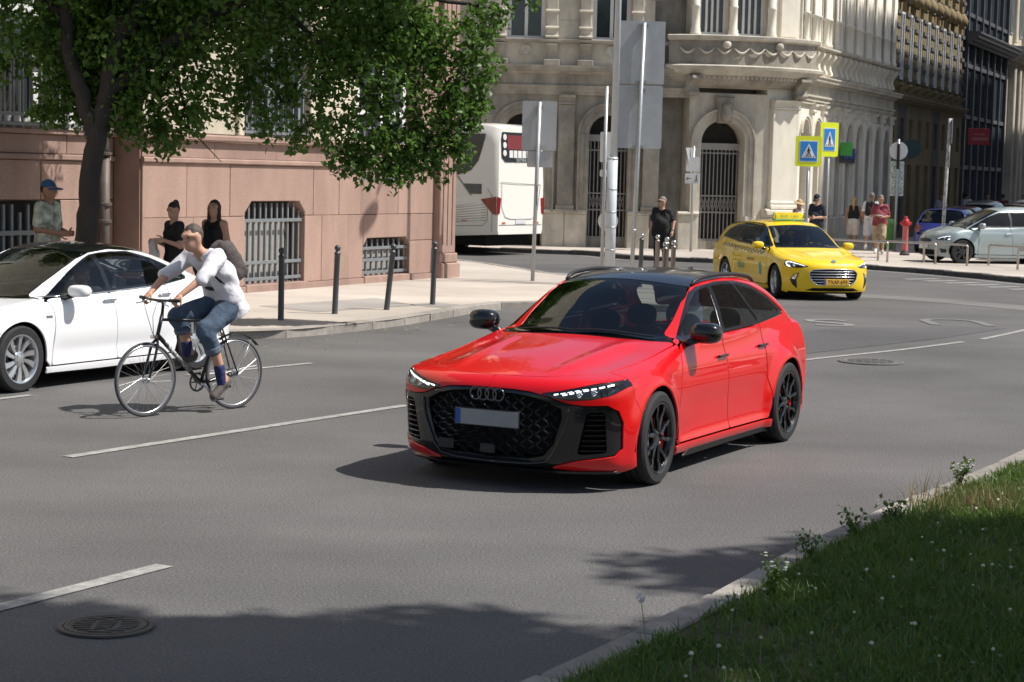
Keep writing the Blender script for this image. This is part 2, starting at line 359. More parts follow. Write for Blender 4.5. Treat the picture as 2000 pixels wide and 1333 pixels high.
# ------------------------------------------------------------------ vehicles: bodies are cut panel by panel from one smooth form
def pchip(pts):
    x = np.array([p[0] for p in pts], float); y = np.array([p[1] for p in pts], float)
    if x[0] > x[-1]: x, y = x[::-1], y[::-1]
    h = np.diff(x); d = np.diff(y)/h; m = np.zeros(len(x)); m[0] = d[0]; m[-1] = d[-1]
    for i in range(1, len(x)-1):
        if d[i-1]*d[i] > 0:
            w1, w2 = 2*h[i]+h[i-1], h[i]+2*h[i-1]; m[i] = (w1+w2)/(w1/d[i-1]+w2/d[i])
    def f0(q):
        q = np.asarray(q, float); qc = np.clip(q, x[0], x[-1]); i = np.clip(np.searchsorted(x, qc)-1, 0, len(x)-2)
        t = (qc-x[i])/h[i]; t2, t3 = t*t, t*t*t
        r = (2*t3-3*t2+1)*y[i]+(t3-2*t2+t)*h[i]*m[i]+(-2*t3+3*t2)*y[i+1]+(t3-t2)*h[i]*m[i+1]
        return r+np.where(q > x[-1], (q-x[-1])*m[-1], 0)+np.where(q < x[0], (q-x[0])*m[0], 0)
    lo_, hi_ = x[0]-3, x[-1]+3; n_ = int((hi_-lo_)/.004)+2; tab = f0(np.linspace(lo_, hi_, n_)); dx_ = (hi_-lo_)/(n_-1)
    def f(q):      # tabulated, linear between close samples
        u = (np.asarray(q, float)-lo_)/dx_; i = np.clip(u.astype(int), 0, n_-2); a = tab[i]
        return a+(tab[i+1]-a)*np.clip(u-i, 0, 1)
    return f
def smax(a, b, k):
    h = np.clip(.5+.5*(a-b)/k, 0, 1); return b+(a-b)*h+k*h*(1-h)
def smin(a, b, k): return -smax(-a, -b, k)

class Form:
    """Implicit car body; x forward, y left, z up, origin on the ground mid wheelbase."""
    def __init__(s, c): s.c = c
    def belt_y(s, x): return s.c['half'](x)
    def g(s, P):
        c = s.c; x, y, z = P[:, 0], np.abs(P[:, 1]), P[:, 2]
        # lower body
        yb = c['half'](x)*c['prof'](z)
        if 'side' in c: yb = yb + c['side'](x, z)
        for xa, amp in c['flare']:
            r = np.hypot(x-xa, z-c['wr'])
            yb = yb + amp*(1-ss(c['arch'], c['arch']+.16, r))*ss(.05, .5, z+.25)
        zd = c['deck'](x) - c['crown'](x)*(y/.8)**2
        if 'hoodline' in c: zd = zd + c['hoodline'](x, y)
        yy = np.minimum(y, 1.0)
        gl = smax(y-yb, z-zd, c['k1'])
        gl = smax(gl, x-(c['nose'](z)-c['nplan'](yy)), c['k2'])
        gl = smax(gl, (c['tail'](z)+c['tplan'](yy))-x, c['k2'])
        gl = smax(gl, c['floor'](x)-z, .03)
        # greenhouse
        xs = x + np.where(x > c['xmid'], c['wsweep'], -c['rsweep'])*yy**2
        zr = c['roof'](xs) - c['rcrown']*(yy/.6)**2
        dz = np.maximum(z-c['beltz'](x), -.03); yg = c['ghalf'](x) - dz*c['tumble'] - .10*np.maximum(dz, 0)**2
        gg = smax(y-yg, (z-zr)*.75, c['k3'])
        gg = smax(gg, (c['deck'](x)-.35)-z, .03); gg = smax(gg, x-c['ws_base'][0][0]-.10, .03)
        return smin(gl, gg, c['k4'])
    def proj(s, P, d, T=4.0, steps=60):
        """march points along direction d onto the surface"""
        d = np.asarray(d, float)/np.linalg.norm(d); P = np.asarray(P, float)
        n = len(P); t = np.zeros(n); lo = np.zeros(n); hi = np.full(n, -1.0)
        ts = np.linspace(0, T, steps); done = np.zeros(n, bool)
        for a, b in zip(ts[:-1], ts[1:]):
            ins = s.g(P+d*b) < 0; new = ins & ~done; lo[new] = a; hi[new] = b; done |= ins
            if done.all(): break
        miss = ~done; hi[miss] = T; lo[miss] = T
        glo, ghi = s.g(P+d*lo[:, None]), s.g(P+d*hi[:, None])
        for k in range(8):
            w = np.clip(glo/np.maximum(glo-ghi, 1e-9), .04, .96) if k % 3 != 2 else .5
            mid = lo+(hi-lo)*w; gm = s.g(P+d*mid[:, None]); ins = gm < 0
            hi, ghi = np.where(ins, mid, hi), np.where(ins, gm, ghi); lo, glo = np.where(ins, lo, mid), np.where(ins, glo, gm)
        w = np.clip(glo/np.maximum(glo-ghi, 1e-9), 0, 1)
        return P+d*(lo+(hi-lo)*w)[:, None]
    def normal(s, P):
        e = 7e-3; G = np.zeros_like(P)
        for k in range(3):
            D = np.zeros(3); D[k] = e; G[:, k] = s.g(P+D)-s.g(P-D)
        return G/np.maximum(np.linalg.norm(G, axis=1), 1e-9)[:, None]
    # seam curves
    def side(s, pts, sgn=1, step=.03):
        p = dens(pts, step); return s.proj(np.c_[p[:, 0], np.full(len(p), 1.25*sgn), p[:, 1]], (0, -sgn, 0), 1.2, 26)
    def top(s, pts, step=.03):
        p = dens(pts, step); return s.proj(np.c_[p[:, 0], p[:, 1], np.full(len(p), 1.9)], (0, 0, -1), 1.8, 36)
    def front(s, pts, step=.03):
        p = dens(pts, step); return s.proj(np.c_[np.full(len(p), 2.75), p[:, 0], p[:, 1]], (-1, 0, 0), 1.6, 32)
    def rear(s, pts, step=.03):
        p = dens(pts, step); return s.proj(np.c_[np.full(len(p), -2.75), p[:, 0], p[:, 1]], (1, 0, 0), 1.6, 32)
def dens(pts, step):
    pts = [np.asarray(p, float) for p in pts]; out = [pts[0]]
    for a, b in zip(pts, pts[1:]):
        n = max(1, int(np.ceil(np.linalg.norm(b-a)/step)))
        for i in range(1, n+1): out.append(a+(b-a)*i/n)
    return np.array(out)
def rnd(pts, r=.03, n=5, closed=True):
    """round the corners of a polygon"""
    P = [np.asarray(p, float) for p in pts]; P = [p for i, p in enumerate(P) if np.linalg.norm(p-P[i-1]) > 1e-6]; out = []; N = len(P)
    for i in range(N):
        if not closed and i in (0, N-1): out.append(P[i]); continue
        a, b, c = P[i-1], P[i], P[(i+1) % N]; u, v = a-b, c-b; lu, lv = np.linalg.norm(u), np.linalg.norm(v)
        q = min(r, lu*.45, lv*.45); p0, p1 = b+u/lu*q, b+v/lv*q
        for k in range(n+1):
            t = k/n; out.append((1-t)**2*p0+2*t*(1-t)*b+t*t*p1)
    return out
def close(p): return list(p)+[p[0]]
def arc(cx, cz, r, a0, a1, n=28): return [(cx+r*math.cos(a0+(a1-a0)*i/n), cz+r*math.sin(a0+(a1-a0)*i/n)) for i in range(n+1)]
def inside(poly, Q):
    x, y = Q[:, 0], Q[:, 1]; r = np.zeros(len(Q), bool); X, Y = poly[:, 0], poly[:, 1]; j = len(poly)-1
    for i in range(len(poly)):
        c = ((Y[i] > y) != (Y[j] > y)) & (x < (X[j]-X[i])*(y-Y[i])/(Y[j]-Y[i]+1e-15)+X[i]); r ^= c; j = i
    return r
def dseg(poly, Q):
    d = np.full(len(Q), 9e9)
    for a, b in zip(poly, np.roll(poly, -1, 0)):
        ab = b-a; t = np.clip(((Q-a)@ab)/max(ab@ab, 1e-12), 0, 1); d = np.minimum(d, np.linalg.norm(Q-(a+t[:, None]*ab), axis=1))
    return d
def inset(poly, w):
    P = np.asarray(poly); A = .5*np.sum(P[:, 0]*np.roll(P[:, 1], -1)-np.roll(P[:, 0], -1)*P[:, 1]); sg = 1 if A > 0 else -1
    a = P-np.roll(P, 1, 0); b = np.roll(P, -1, 0)-P
    def nn(v): v = v/np.maximum(np.linalg.norm(v, axis=1), 1e-9)[:, None]; return np.c_[-v[:, 1], v[:, 0]]*sg
    m = nn(a)+nn(b); L_ = np.maximum(np.linalg.norm(m, axis=1), .5); return P+m/L_[:, None]*w
def panel(F, name, loop, d, m, parent, h=.035, gap=.003, off=0.0, lip=.018, holes=(), mirror=False, hgap=-.003):
    """cut a body panel: outline given as surface points, filled and laid on the form along d"""
    d = np.asarray(d, float)/np.linalg.norm(d)
    up = np.array([0, 0, 1.0]) if abs(d[2]) < .9 else np.array([1.0, 0, 0])
    e1 = np.cross(up, d); e1 /= np.linalg.norm(e1); e2 = np.cross(d, e1)
    def P2(L_): L_ = np.asarray(L_); return np.c_[L_@e1, L_@e2]
    def clean(p):
        keep = [0]
        for i in range(1, len(p)):
            if np.linalg.norm(p[i]-p[keep[-1]]) > 1e-3: keep.append(i)
        if np.linalg.norm(p[keep[0]]-p[keep[-1]]) < 1e-3: keep.pop()
        return p[keep]
    O = inset(clean(P2(loop)), gap); Hs = [inset(clean(P2(q)), hgap) for q in holes]
    lo, hi = O.min(0), O.max(0)
    gx, gy = np.meshgrid(np.arange(lo[0], hi[0], h), np.arange(lo[1], hi[1], h)); gx = gx+(np.arange(gx.shape[0]) % 2)[:, None]*h*.5
    Q = np.c_[gx.ravel(), gy.ravel()]; ok = inside(O, Q) & (dseg(O, Q) > h*.45)
    for q in Hs: ok &= ~inside(q, Q) & (dseg(q, Q) > h*.45)
    V = [O]; E = [(i, (i+1) % len(O)) for i in range(len(O))]; n = len(O)
    for q in Hs: V.append(q); E += [(n+i, n+(i+1) % len(q)) for i in range(len(q))]; n += len(q)
    V.append(Q[ok]); V = np.concatenate(V)
    r = delaunay_2d_cdt([Vector(p) for p in V], E, [], 0, 1e-6)
    V2 = np.array([(p.x, p.y) for p in r[0]]); T = np.array([list(t) for t in r[2]])
    ce = V2[T].mean(1); ok = inside(O, ce)
    for q in Hs: ok &= ~inside(q, ce)
    T = T[ok]
    dl = np.asarray(loop)@d; d0, d1 = dl.min()-.30, dl.max()+.12
    P3 = F.proj(V2[:, :1]*e1+V2[:, 1:]*e2 + d*d0, d, d1-d0, int((d1-d0)/.035)+4); N3 = F.normal(P3)
    P3 = P3+N3*off
    cr = np.einsum('ij,ij->i', np.cross(P3[T[:, 1]]-P3[T[:, 0]], P3[T[:, 2]]-P3[T[:, 0]]), N3[T[:, 0]]); T[cr < 0] = T[cr < 0][:, ::-1]
    used = np.unique(T); mp = -np.ones(len(P3), int); mp[used] = np.arange(len(used)); T = mp[T]; P3, N3 = P3[used], N3[used]
    Vv, Nn, Fc = list(P3), list(N3), [tuple(t) for t in T]
    if lip > 0:      # folded edge
        cnt = {}
        for t in T:
            for a, b in ((t[0], t[1]), (t[1], t[2]), (t[2], t[0])): cnt[(a, b)] = cnt.get((a, b), 0)+1
        bd = [(a, b) for (a, b) in cnt if (b, a) not in cnt]
        idx = {}
        ctr = {}
        for a, b in bd:
            t = P3[b]-P3[a]; o = np.cross(t, N3[a]); o = o/max(np.linalg.norm(o), 1e-9)
            for i in (a, b): ctr[i] = ctr.get(i, 0)+o
        for a, b in bd:
            q = []
            for i in (a, b):
                if i not in idx:
                    o = ctr[i]/max(np.linalg.norm(ctr[i]), 1e-9)
                    idx[i] = len(Vv); Vv.append(P3[i]); Nn.append((o*.8+N3[i]*.6)); Vv.append(P3[i]-N3[i]*lip); Nn.append(o)
                q.append(idx[i])
            Fc.append((q[1], q[0], q[0]+1, q[1]+1))
    Vv = np.array(Vv); Nn = np.array(Nn)
    out = [mesh(name, Vv, Fc, m, parent, True, normals=Nn/np.maximum(np.linalg.norm(Nn, axis=1), 1e-9)[:, None])]
    if mirror:
        out.append(mesh(name, Vv*[1, -1, 1], [t[::-1] for t in Fc], m, parent, True, normals=(Nn/np.maximum(np.linalg.norm(Nn, axis=1), 1e-9)[:, None])*[1, -1, 1]))
    return out

# ------------------------------------------------------------------ materials shared by vehicles
M_TYRE = mat('tyre_rubber', (0.018, 0.018, 0.019), .8, var=.3, scale=20, bump=.15, bscale=120)
M_BLACKGLOSS = paint('gloss_black', (0.006, 0.006, 0.007), 1.0, rough=.25)
M_BLACKSATIN = mat('satin_black_plastic', (0.014, 0.014, 0.015), .5, var=.2, scale=30)
M_BLACKMAT = mat('matt_black_trim', (0.009, 0.009, 0.009), .85, var=.2, scale=30, spec=.2)
M_INTER = mat('dark_cabin', (0.018, 0.018, 0.020), .75, var=.2, scale=10)
M_SEAT = mat('seat_cloth', (0.03, 0.03, 0.034), .85, var=.25, scale=30)
M_GLASS = glass('car_glass', (.58, .68, .68), .52)
M_GLASSD = glass('privacy_glass', (.16, .18, .19), .9)
M_CHROME = mat('chrome', (.72, .73, .74), .12, metal=1.0, var=.03)
M_ALLOY = mat('silver_alloy', (.62, .63, .65), .28, metal=.85, var=.06, scale=14)
M_BLKALLOY = mat('black_alloy', (.012, .012, .013), .22, metal=.3, var=.2, coat=.8)
M_DISC = mat('brake_disc', (.22, .22, .23), .4, metal=.9, var=.15, scale=40)
M_LENS = glass('lamp_lens', (.93, .95, .97), .95)
M_LAMPIN = mat('lamp_housing', (.02, .021, .023), .35, var=.2, metal=.4)
M_DRL = emis('daylight_lamp', (.95, .97, 1.0), 2.2)
M_REDLAMP = mat('red_lamp', (.22, .012, .012), .15, var=.2, scale=30, coat=1)
M_PLATE = mat('number_plate', (.62, .64, .66), .4, var=.04, scale=30)
M_PBLUE = mat('plate_blue', (.02, .07, .30), .4, var=.04)
M_CALIPER = paint('red_caliper', (.62, .02, .018), .8)

def wheel(name, parent, loc, side, rad, width, rimr, style, m_rim, steer=0.0, spin=0.0, caliper=None):
    """tyre, rim with spokes, disc; side +1 = outer face towards +y"""
    o = bpy.data.objects.new(name, None); COL.objects.link(o); o.parent = parent; o.location = loc; o.rotation_euler = (0, 0, steer)
    s = side; w = width
    b = MB(); pr = [(rimr*1.0, -w*.46), (rimr*1.03, -w*.5), (rad*.93, -w*.5), (rad*.985, -w*.44), (rad, -w*.36), (rad, w*.36), (rad*.985, w*.44), (rad*.93, w*.5), (rimr*1.03, w*.5), (rimr*1.0, w*.46)]
    b.lathe(pr, n=72, axis='Y', caps=False)
    for gy in (-.2, 0, .2):
        b.lathe([(rad+.0012, gy*w-.006), (rad+.0012, gy*w+.006)], n=72, axis='Y', caps=False, m=1)
    smooth_angle(b.build('tyre', [M_TYRE, M_BLACKMAT], o), 35)
    rm = bpy.data.objects.new('rim', None)
    b = MB(); b.lathe([(rimr*.985, -w*.46), (rimr*1.015, -w*.47), (rimr*.97, -w*.44), (rimr*.93, -w*.3), (rimr*.93, w*.36), (rimr*.965, w*.43), (rimr*1.015, w*.47), (rimr*1.0, w*.5), (rimr*.955, w*.485), (rimr*.93, w*.44)] if s > 0 else
                      [(rimr*.93, -w*.44), (rimr*.955, -w*.485), (rimr*1.0, -w*.5), (rimr*1.015, -w*.47), (rimr*.965, -w*.43), (rimr*.93, -w*.36), (rimr*.93, w*.3), (rimr*.97, w*.44), (rimr*1.015, w*.47), (rimr*.985, w*.46)], n=72, axis='Y', caps=False)
    yo = s*w*.40
    def spoke(a, w0, w1, r0, r1, y0, y1, th=.03):
        ca, sa = math.cos(a), math.sin(a)
        def T(r, t, y): return (r*ca-t*sa, y, r*sa+t*ca)
        rs = []
        for r, hw, y in ((r0, w0, y0), ((r0+r1)/2, (w0+w1)/2*.92, (y0+y1)/2+s*.006), (r1, w1, y1)):
            rs.append([T(r, -hw, y-s*th), T(r, -hw, y-s*.004), T(r, -hw*.6, y), T(r, hw*.6, y), T(r, hw, y-s*.004), T(r, hw, y-s*th)])
        if s < 0: rs = [q[::-1] for q in rs]
        b.rings(rs, True)
    if style == 'rs':
        for k in range(5):
            a = spin+k*2*PI/5
            for q in (-1, 1):
                spoke(a+q*.30, .012, .017, rimr*.60, rimr*.955, yo+s*.002, yo+s*.012)
                p0, p1 = .10, .30
                ca = []
                for t in np.linspace(0, 1, 4):
                    rr = rimr*(.2+.42*t); aa = a+q*(.10+.2*t); ca.append((rr*math.cos(aa), yo-s*.006, rr*math.sin(aa)))
                b.tube(ca, [.024, .02, .018, .016], 6)
    elif style == 'turbine':
        for k in range(10):
            a = spin+k*2*PI/10; ca = []
            rs = []
            for t in np.linspace(0, 1, 6):
                rr = rimr*(.16+.80*t); aa = a+.16*t*t-.05*(k % 2); hw = .010+.030*t-.006*t*t; y = yo-s*.010+s*.012*t
                T = lambda u, yy: (rr*math.cos(aa)-u*math.sin(aa), yy, rr*math.sin(aa)+u*math.cos(aa))
                rs.append([T(-hw, y-s*.03), T(-hw*.9, y), T(hw*.9, y-s*.006), T(hw, y-s*.03)])
            if s < 0: rs = [q[::-1] for q in rs]
            b.rings(rs, True)
    else:
        for k in range(style):
            a = spin+k*2*PI/style; spoke(a, .030, .034, rimr*.18, rimr*.96, yo, yo-s*.004)
    b.lathe([(.075, yo-s*.04), (.075, yo-s*.006), (.055, yo+s*.004), (.001, yo+s*.004)] if s < 0 else [(.075, yo-s*.04), (.075, yo-s*.006), (.055, yo+s*.004), (.001, yo+s*.004)], n=24, axis='Y', caps=False)
    rm = smooth_angle(b.build('rim', m_rim, o), 35)
    for k in range(5):
        a = spin+k*2*PI/5+.3; q = MB(); q.lathe([(.009, yo), (.009, yo+s*.006), (.001, yo+s*.007)], c=(.052*math.cos(a), 0, .052*math.sin(a)), n=6, axis='Y', caps=False); q.build('wheel_bolt', M_DISC, rm)
    b = MB(); b.lathe([(rimr*.82, -s*.01-.012), (rimr*.82, -s*.01+.012), (.08, -s*.01+.014), (.08, -s*.01-.014), (rimr*.82, -s*.01-.012)], n=48, axis='Y', caps=False); b.build('brake_disc', M_DISC, o, True)
    b = MB(); b.lathe([(rimr*.93, -s*.05-.01), (rimr*.93, -s*.05), (.001, -s*.05)], n=32, axis='Y', caps=False); b.build('wheel_back', M_BLACKMAT, o)
    if caliper is not None:
        b = MB(); a0, a1 = caliper; rs = []
        for a in np.linspace(a0, a1, 8):
            ca, sa = math.cos(a), math.sin(a); ri, ro = rimr*.58, rimr*.86
            rs.append([(ri*ca, s*.0, ri*sa), (ri*ca, s*.070, ri*sa), (ro*ca, s*.075, ro*sa), (ro*ca, s*.0, ro*sa)][::(1 if s > 0 else -1)])
        b.rings(rs, True); smooth_angle(b.build('brake_caliper', M_CALIPER, o), 40)
    return o
def pod(name, c, r, m, parent, seg=(20, 12), power=2.6, cut=None):
    """superellipsoid shell (mirror housings, headrests)"""
    b = MB(); rs = []
    def sp(v): return math.copysign(abs(v)**(2/power), v)
    for i in range(seg[1]+1):
        p = -PI/2+PI*i/seg[1]; rs.append([(c[0]+r[0]*sp(math.cos(p))*sp(math.cos(2*PI*k/seg[0])), c[1]+r[1]*sp(math.cos(p))*sp(math.sin(2*PI*k/seg[0])), c[2]+r[2]*sp(math.sin(p))) for k in range(seg[0])])
    b.rings(rs, False); return b.build(name, m, parent, True)
def seat(parent, x, y, z=.28):
    b = MB(); b.box((x, y, z+.10), (.50, .50, .16), bev=.05)
    rs = []
    for t in np.linspace(0, 1, 5):
        px, pz = x-.22-.20*t, z+.15+.55*t; w = .25-.04*t*t
        rs.append([(px-.06, y-w, pz), (px+.06, y-w*.8, pz+.01), (px+.06, y+w*.8, pz+.01), (px-.06, y+w, pz)])
    b.rings(rs, True); o = b.build('seat', M_SEAT, parent, bevel=.03, seg=2)
    pod('headrest', (x-.46, y, z+.82), (.06, .14, .10), M_SEAT, o)
    return o
def steering(parent, x, y, z, m=None):
    b = MB(); pts = []
    for k in range(25):
        a = k*2*PI/24; pts.append((x+.18*math.sin(a)*.42, y+.185*math.cos(a), z+.18*math.sin(a)*.9))
    b.tube(pts, .016, 8, caps=False); b.tube([(x, y-.17, z), (x, y+.17, z)], .018, 6); b.tube([(x, y, z), (x+.25, y, z-.12)], .03, 8)
    return b.build('steering_wheel', m or M_BLACKSATIN, parent, True)
def mirror_pts(p): return [(a, -b) for a, b in p]
def build_car(c, name, label, loc, yaw, group=None, hi=.035):
    """assemble a car from its form and seam lists"""
    F = Form(c); t = thing(name, label, 'car', loc, yaw, group)
    pm = c['paint']; h = hi
    WS, WSt = c['ws_base'], c['ws_top']       # plan lists (x, y>=0), centre to corner
    RE = c['roof_edge']                       # plan list front to back
    hoodF, hoodS = c['hood_front'], c['hood_side']
    full = lambda q: mirror_pts(q)[:0:-1]+list(q)      # -y .. +y
    # ---- hood
    cowl = [(x+.035, y) for x, y in WS]
    loop = full(hoodF)+hoodS[1:]+cowl[::-1]+mirror_pts(cowl)[1:]+mirror_pts(hoodS)[::-1]
    panel(F, 'hood', F.top(close(rnd(loop, .05))), (0, 0, -1), pm, t, h)
    # cowl strip under the wipers
    loop = [(x+.04, y) for x, y in full(WS)]+[(x-.05, y) for x, y in full(WS)[::-1]]
    panel(F, 'cowl', F.top(close(loop)), (0, 0, -1), M_BLACKMAT, t, h, off=-.012, lip=.01)
    # ---- windscreen and roof
    loop = full(WS)+full(WSt)[::-1]
    panel(F, 'windshield', F.top(close(rnd(loop, .06))), (-.5, 0, -1), c.get('wsglass', M_GLASS), t, h, off=-.004, lip=.004)
    ins = lambda q, dx, k: [(x+dx, y*k) for x, y in q]
    panel(F, 'windshield_surround', F.top(close(rnd(loop, .06))), (-.5, 0, -1), M_BLACKSATIN, t, h, off=-.007, lip=.004,
          holes=[F.top(close(rnd(full(ins(WS, -.065, .955))+full(ins(WSt, .045, .955))[::-1], .07)))])
    rear_x = c['roof_rear']
    roofL = [(WSt[-1][0], RE[0][1])]+RE[1:]
    loop = full([(x-.006, y) for x, y in WSt])+RE+rear_x[::-1]+mirror_pts(rear_x)[1:]+mirror_pts(RE)[::-1]
    panel(F, 'roof', F.top(close(rnd(loop, .04))), (0, 0, -1), c['roofmat'], t, h)
    # ---- sides
    dlo = c['dlo']
    for s in (1, -1):
        S = lambda q: F.side(q, s)
        Tp = lambda q: F.top([(x, y*s) for x, y in q])
        Fr = lambda q: F.front([(y*s, z) for y, z in q])
        cat = lambda *L_: np.concatenate([np.asarray(q) for q in L_])
        aw, rw, wr = c['arch'], c['axle_r'], c['wr']
        # body side with pillars and rear quarter
        b = cat(Tp([(x-.006, y+.008) for x, y in (WS[-1], WSt[-1])]), Tp([(x, y+.006) for x, y in RE]), S(c['tail_edge']), S(arc(rw, wr, aw, c['ra0'], c['ra1'])), S(c['rear_seam']), S(c['dlo_rear']), S(c['dlo_top'][::-1]), S(c['apillar']))
        panel(F, 'body_side', b, (0, -s, -.45), pm, t, h)
        b = cat(Tp(c['fender_top']), S(c['fender_front']), S(arc(c['axle_f'], wr, aw, c['fa0'], c['fa1'])), S(c['fender_rear']))
        fd = panel(F, 'fender', b, (-.15, -s, -.45), pm, t, h)[0]
        df = panel(F, 'door', S(close(rnd(c['door_f'], .03))), (0, -s, 0), pm, t, h)[0]
        dr = None
        if c.get('door_r'): dr = panel(F, 'door', S(close(rnd(c['door_r'], .03))), (0, -s, 0), pm, t, h)[0]
        panel(F, 'sill', S(close(c['sill'])), (0, -s, .15), pm, t, h)
        if c.get('sill_trim'): panel(F, 'sill_trim', S(close(c['sill_trim'])), (0, -s, .15), M_BLACKSATIN, t, h, off=.004)
        # glazing: black surround with panes set in
        panes = [rnd(q, .035) for q in c['panes']]
        panel(F, 'window_surround', S(close(rnd(dlo, .03))), (0, -s, -.3), M_BLACKGLOSS, t, h, off=-.006, gap=.001, holes=[S(close(q)) for q in panes], hgap=0)
        for k, q in enumerate(panes):
            panel(F, 'side_window', S(close(q)), (0, -s, -.3), (c.get('sideglass', [M_GLASS, M_GLASSD, M_GLASSD]))[min(k, 2)], t, h, off=-.009, lip=0, gap=0)
        if c.get('belt_trim') is not None:
            q = S(c['dlo_belt']); bt = MB(); nn = F.normal(q); bt.tube([tuple(p) for p in q+nn*.002], .007, 6); bt.build('belt_trim', c['belt_trim'], t, True)
        # handles
        for d_, (hx, hz) in zip((df, dr or df), c['handles']):
            p = S([(hx+.09, hz), (hx-.09, hz)]); nn = F.normal(p); q = MB()
            q.tube([tuple(a) for a in (p[:1]+nn[:1]*.004).tolist()+(p+nn*.022).tolist()+(p[-1:]+nn[-1:]*.004).tolist()], .011, 8)
            q.build('handle', c.get('handlemat', pm), d_, True)
            p = S(close(rnd([(hx+.085, hz-.03), (hx+.085, hz+.025), (hx-.085, hz+.025), (hx-.085, hz-.03)], .02)))
        # front bumper half
        Hl = Fr(close(rnd(c['headlight'], .025)))
        b = cat(Tp(hoodF), Tp(c['bumper_top']), S(c['fender_front']), S(arc(c['axle_f'], wr, aw, c['fa0'], c['fb0'], 12)), S(c['bump_bottom']), Fr(c['mask_edge']))
        panel(F, 'front_bumper', b, (-.86, -.5*s, -.1), pm, t, h*.8, gap=.0015, holes=[Hl], hgap=-.002)
        hl = panel(F, 'headlight', Hl, (-.86, -.5*s, 0), M_LAMPIN, t, h*.7, off=-.045, gap=.0, lip=0)[0]
        rim_ = panel(F, 'lamp_bezel', Hl, (-.86, -.5*s, 0), M_BLACKGLOSS, hl, h*.7, off=-.006, gap=.001, lip=.045, holes=[Fr(close(rnd(c['headlight_in'], .02)))], hgap=0)
        panel(F, 'lens', Hl, (-.86, -.5*s, 0), M_LENS, hl, h*.7, off=-.003, gap=.002, lip=0)
        for q in c.get('drl', []):
            p = Fr(q); nn = F.normal(p); bb = MB(); bb.tube([tuple(a) for a in (p-nn*.018)], c.get('drl_r', .007), 6); bb.build('light_bar', M_DRL, hl)
        for (py, pz, r) in c.get('lamp_eyes', []):
            p = Fr([(py, pz), (py+.001, pz)])[0]; bb = MB(); bb.lathe([(r, -.02), (r, .012), (r*.85, .014), (r*.8, .004), (.001, .012)], c=(p[0]-.035, p[1], p[2]), n=20, axis='X', caps=False)
            bb.build('projector', M_CHROME, hl, True)
        # mirror
        if 'mirror' in c:
            mx, my, mz, sx, sy, sz = c['mirror']; o = pod('mirror', (mx, s*my, mz), (sx, sy, sz), c['mirrormat'], t, power=2.9)
            bb = MB(); bb.tube([(mx+.03, s*(my-sy*.4), mz-sz*.6), (mx+.05, s*(my-sy*1.5), mz-sz*1.15)], [.03, .035], 10); bb.build('mirror_stalk', M_BLACKGLOSS, o, True)
            bb = MB(); bb.lathe([(1, 0), (.001, 0)], n=20, axis='X', caps=False); g_ = bb.build('mirror_glass', M_CHROME, o); g_.location = (mx-sx*.93, s*my, mz); g_.scale = (1, sy*.8, sz*.75)
        # rear lamps
        tl = c['tail_lamp']; b = F.rear([(y*s, z) for y, z in close(rnd(tl, .02))])
        panel(F, 'tail_light', b, (.8, -.6*s, 0), M_REDLAMP, t, h, off=.004)
    # ---- rear end
    panel(F, 'tailgate', F.rear(close(rnd([(y, z) for y, z in c['tailgate_poly']+mirror2(c['tailgate_poly'])], .03))), (1, 0, -.25), pm, t, h)
    panel(F, 'rear_window', F.rear(close(rnd(c['rear_glass']+mirror2(c['rear_glass']), .05))), (1, 0, -.45), c.get('rearglass', M_GLASSD), t, h, off=.004, lip=.006)
    for s in (1, -1):
        b = np.concatenate([F.rear([(0, c['rb_top']), (.55*s, c['rb_top']), (.78*s, c['rb_top'])]), F.side(c['rb_seam'], s), F.side(arc(c['axle_r'], c['wr'], c['arch'], c['ra0'], R(205), 10), s), F.side([(c['axle_r']-.42, .22)], s), F.rear([(.80*s, c['rb_bot']), (.5*s, c['rb_bot']), (0, c['rb_bot'])])])
        panel(F, 'rear_bumper', b, (.86, -.5*s, 0), pm, t, h, gap=.0015)
    # ---- wheels and liners
    for xa in (c['axle_f'], c['axle_r']):
        for s in (1, -1):
            wheel('wheel', t, (xa, s*(c['track']), c['wr']), s, c['wr'], c['ww'], c['rimr'], c['rim'], c['rimmat'], c.get('steer', 0) if xa > 0 else 0, c.get('spin', .3)+xa, c.get('caliper') if True else None)
            b = MB(); rs = []
            for k in range(17):
                a = -.15+(PI+.3)*k/16; rs.append([(xa+(c['arch']+.02)*math.cos(a), s*y, c['wr']+(c['arch']+.02)*math.sin(a)) for y in (.45, c['track']+c['ww']*.5-.02)])
            b.rings(rs, False, closed=False); b.build('wheel_liner', M_BLACKMAT, t)
    # ---- floor, cabin
    x0, x1 = c['inner']; b = MB(); b.box(((x0+x1)/2, 0, c['fl']+.02), (x1-x0, 1.0, .10)); b.box((0, 0, c['fl']+.03), (c['axle_f']-c['axle_r']-.95, 1.62, .10)); b.build('underbody', M_BLACKMAT, t)
    if c.get('cabin', True):
        b = MB(); zb = float(c['beltz'](0)); xw = WS[0][0]
        rs = []
        for x, z, yy in ((xw-.02, zb-.10, .66), (xw-.20, zb-.06, .70), (xw-.42, zb-.08, .72), (xw-.55, zb-.16, .72), (xw-.52, zb-.45, .72)):
            rs.append([(x, -yy, z), (x, yy, z)])
        b.rings(rs, False, closed=False); b.build('dashboard', M_INTER, t)
        b = MB()
        for s in (1, -1): b.box((-.45, s*.735, .62), (2.5, .04, .62))
        b.box((xw-.1, 0, .55), (.04, 1.4, .7)); b.box((float(c['tail'](.7))+.34, 0, .62), (.04, 1.2, .6)); b.build('door_lining', M_INTER, t)
        b = MB(); rs = []
        hz = -.028
        gx = np.linspace(WSt[0][0]-.08, rear_x[0][0]+.12, 8)
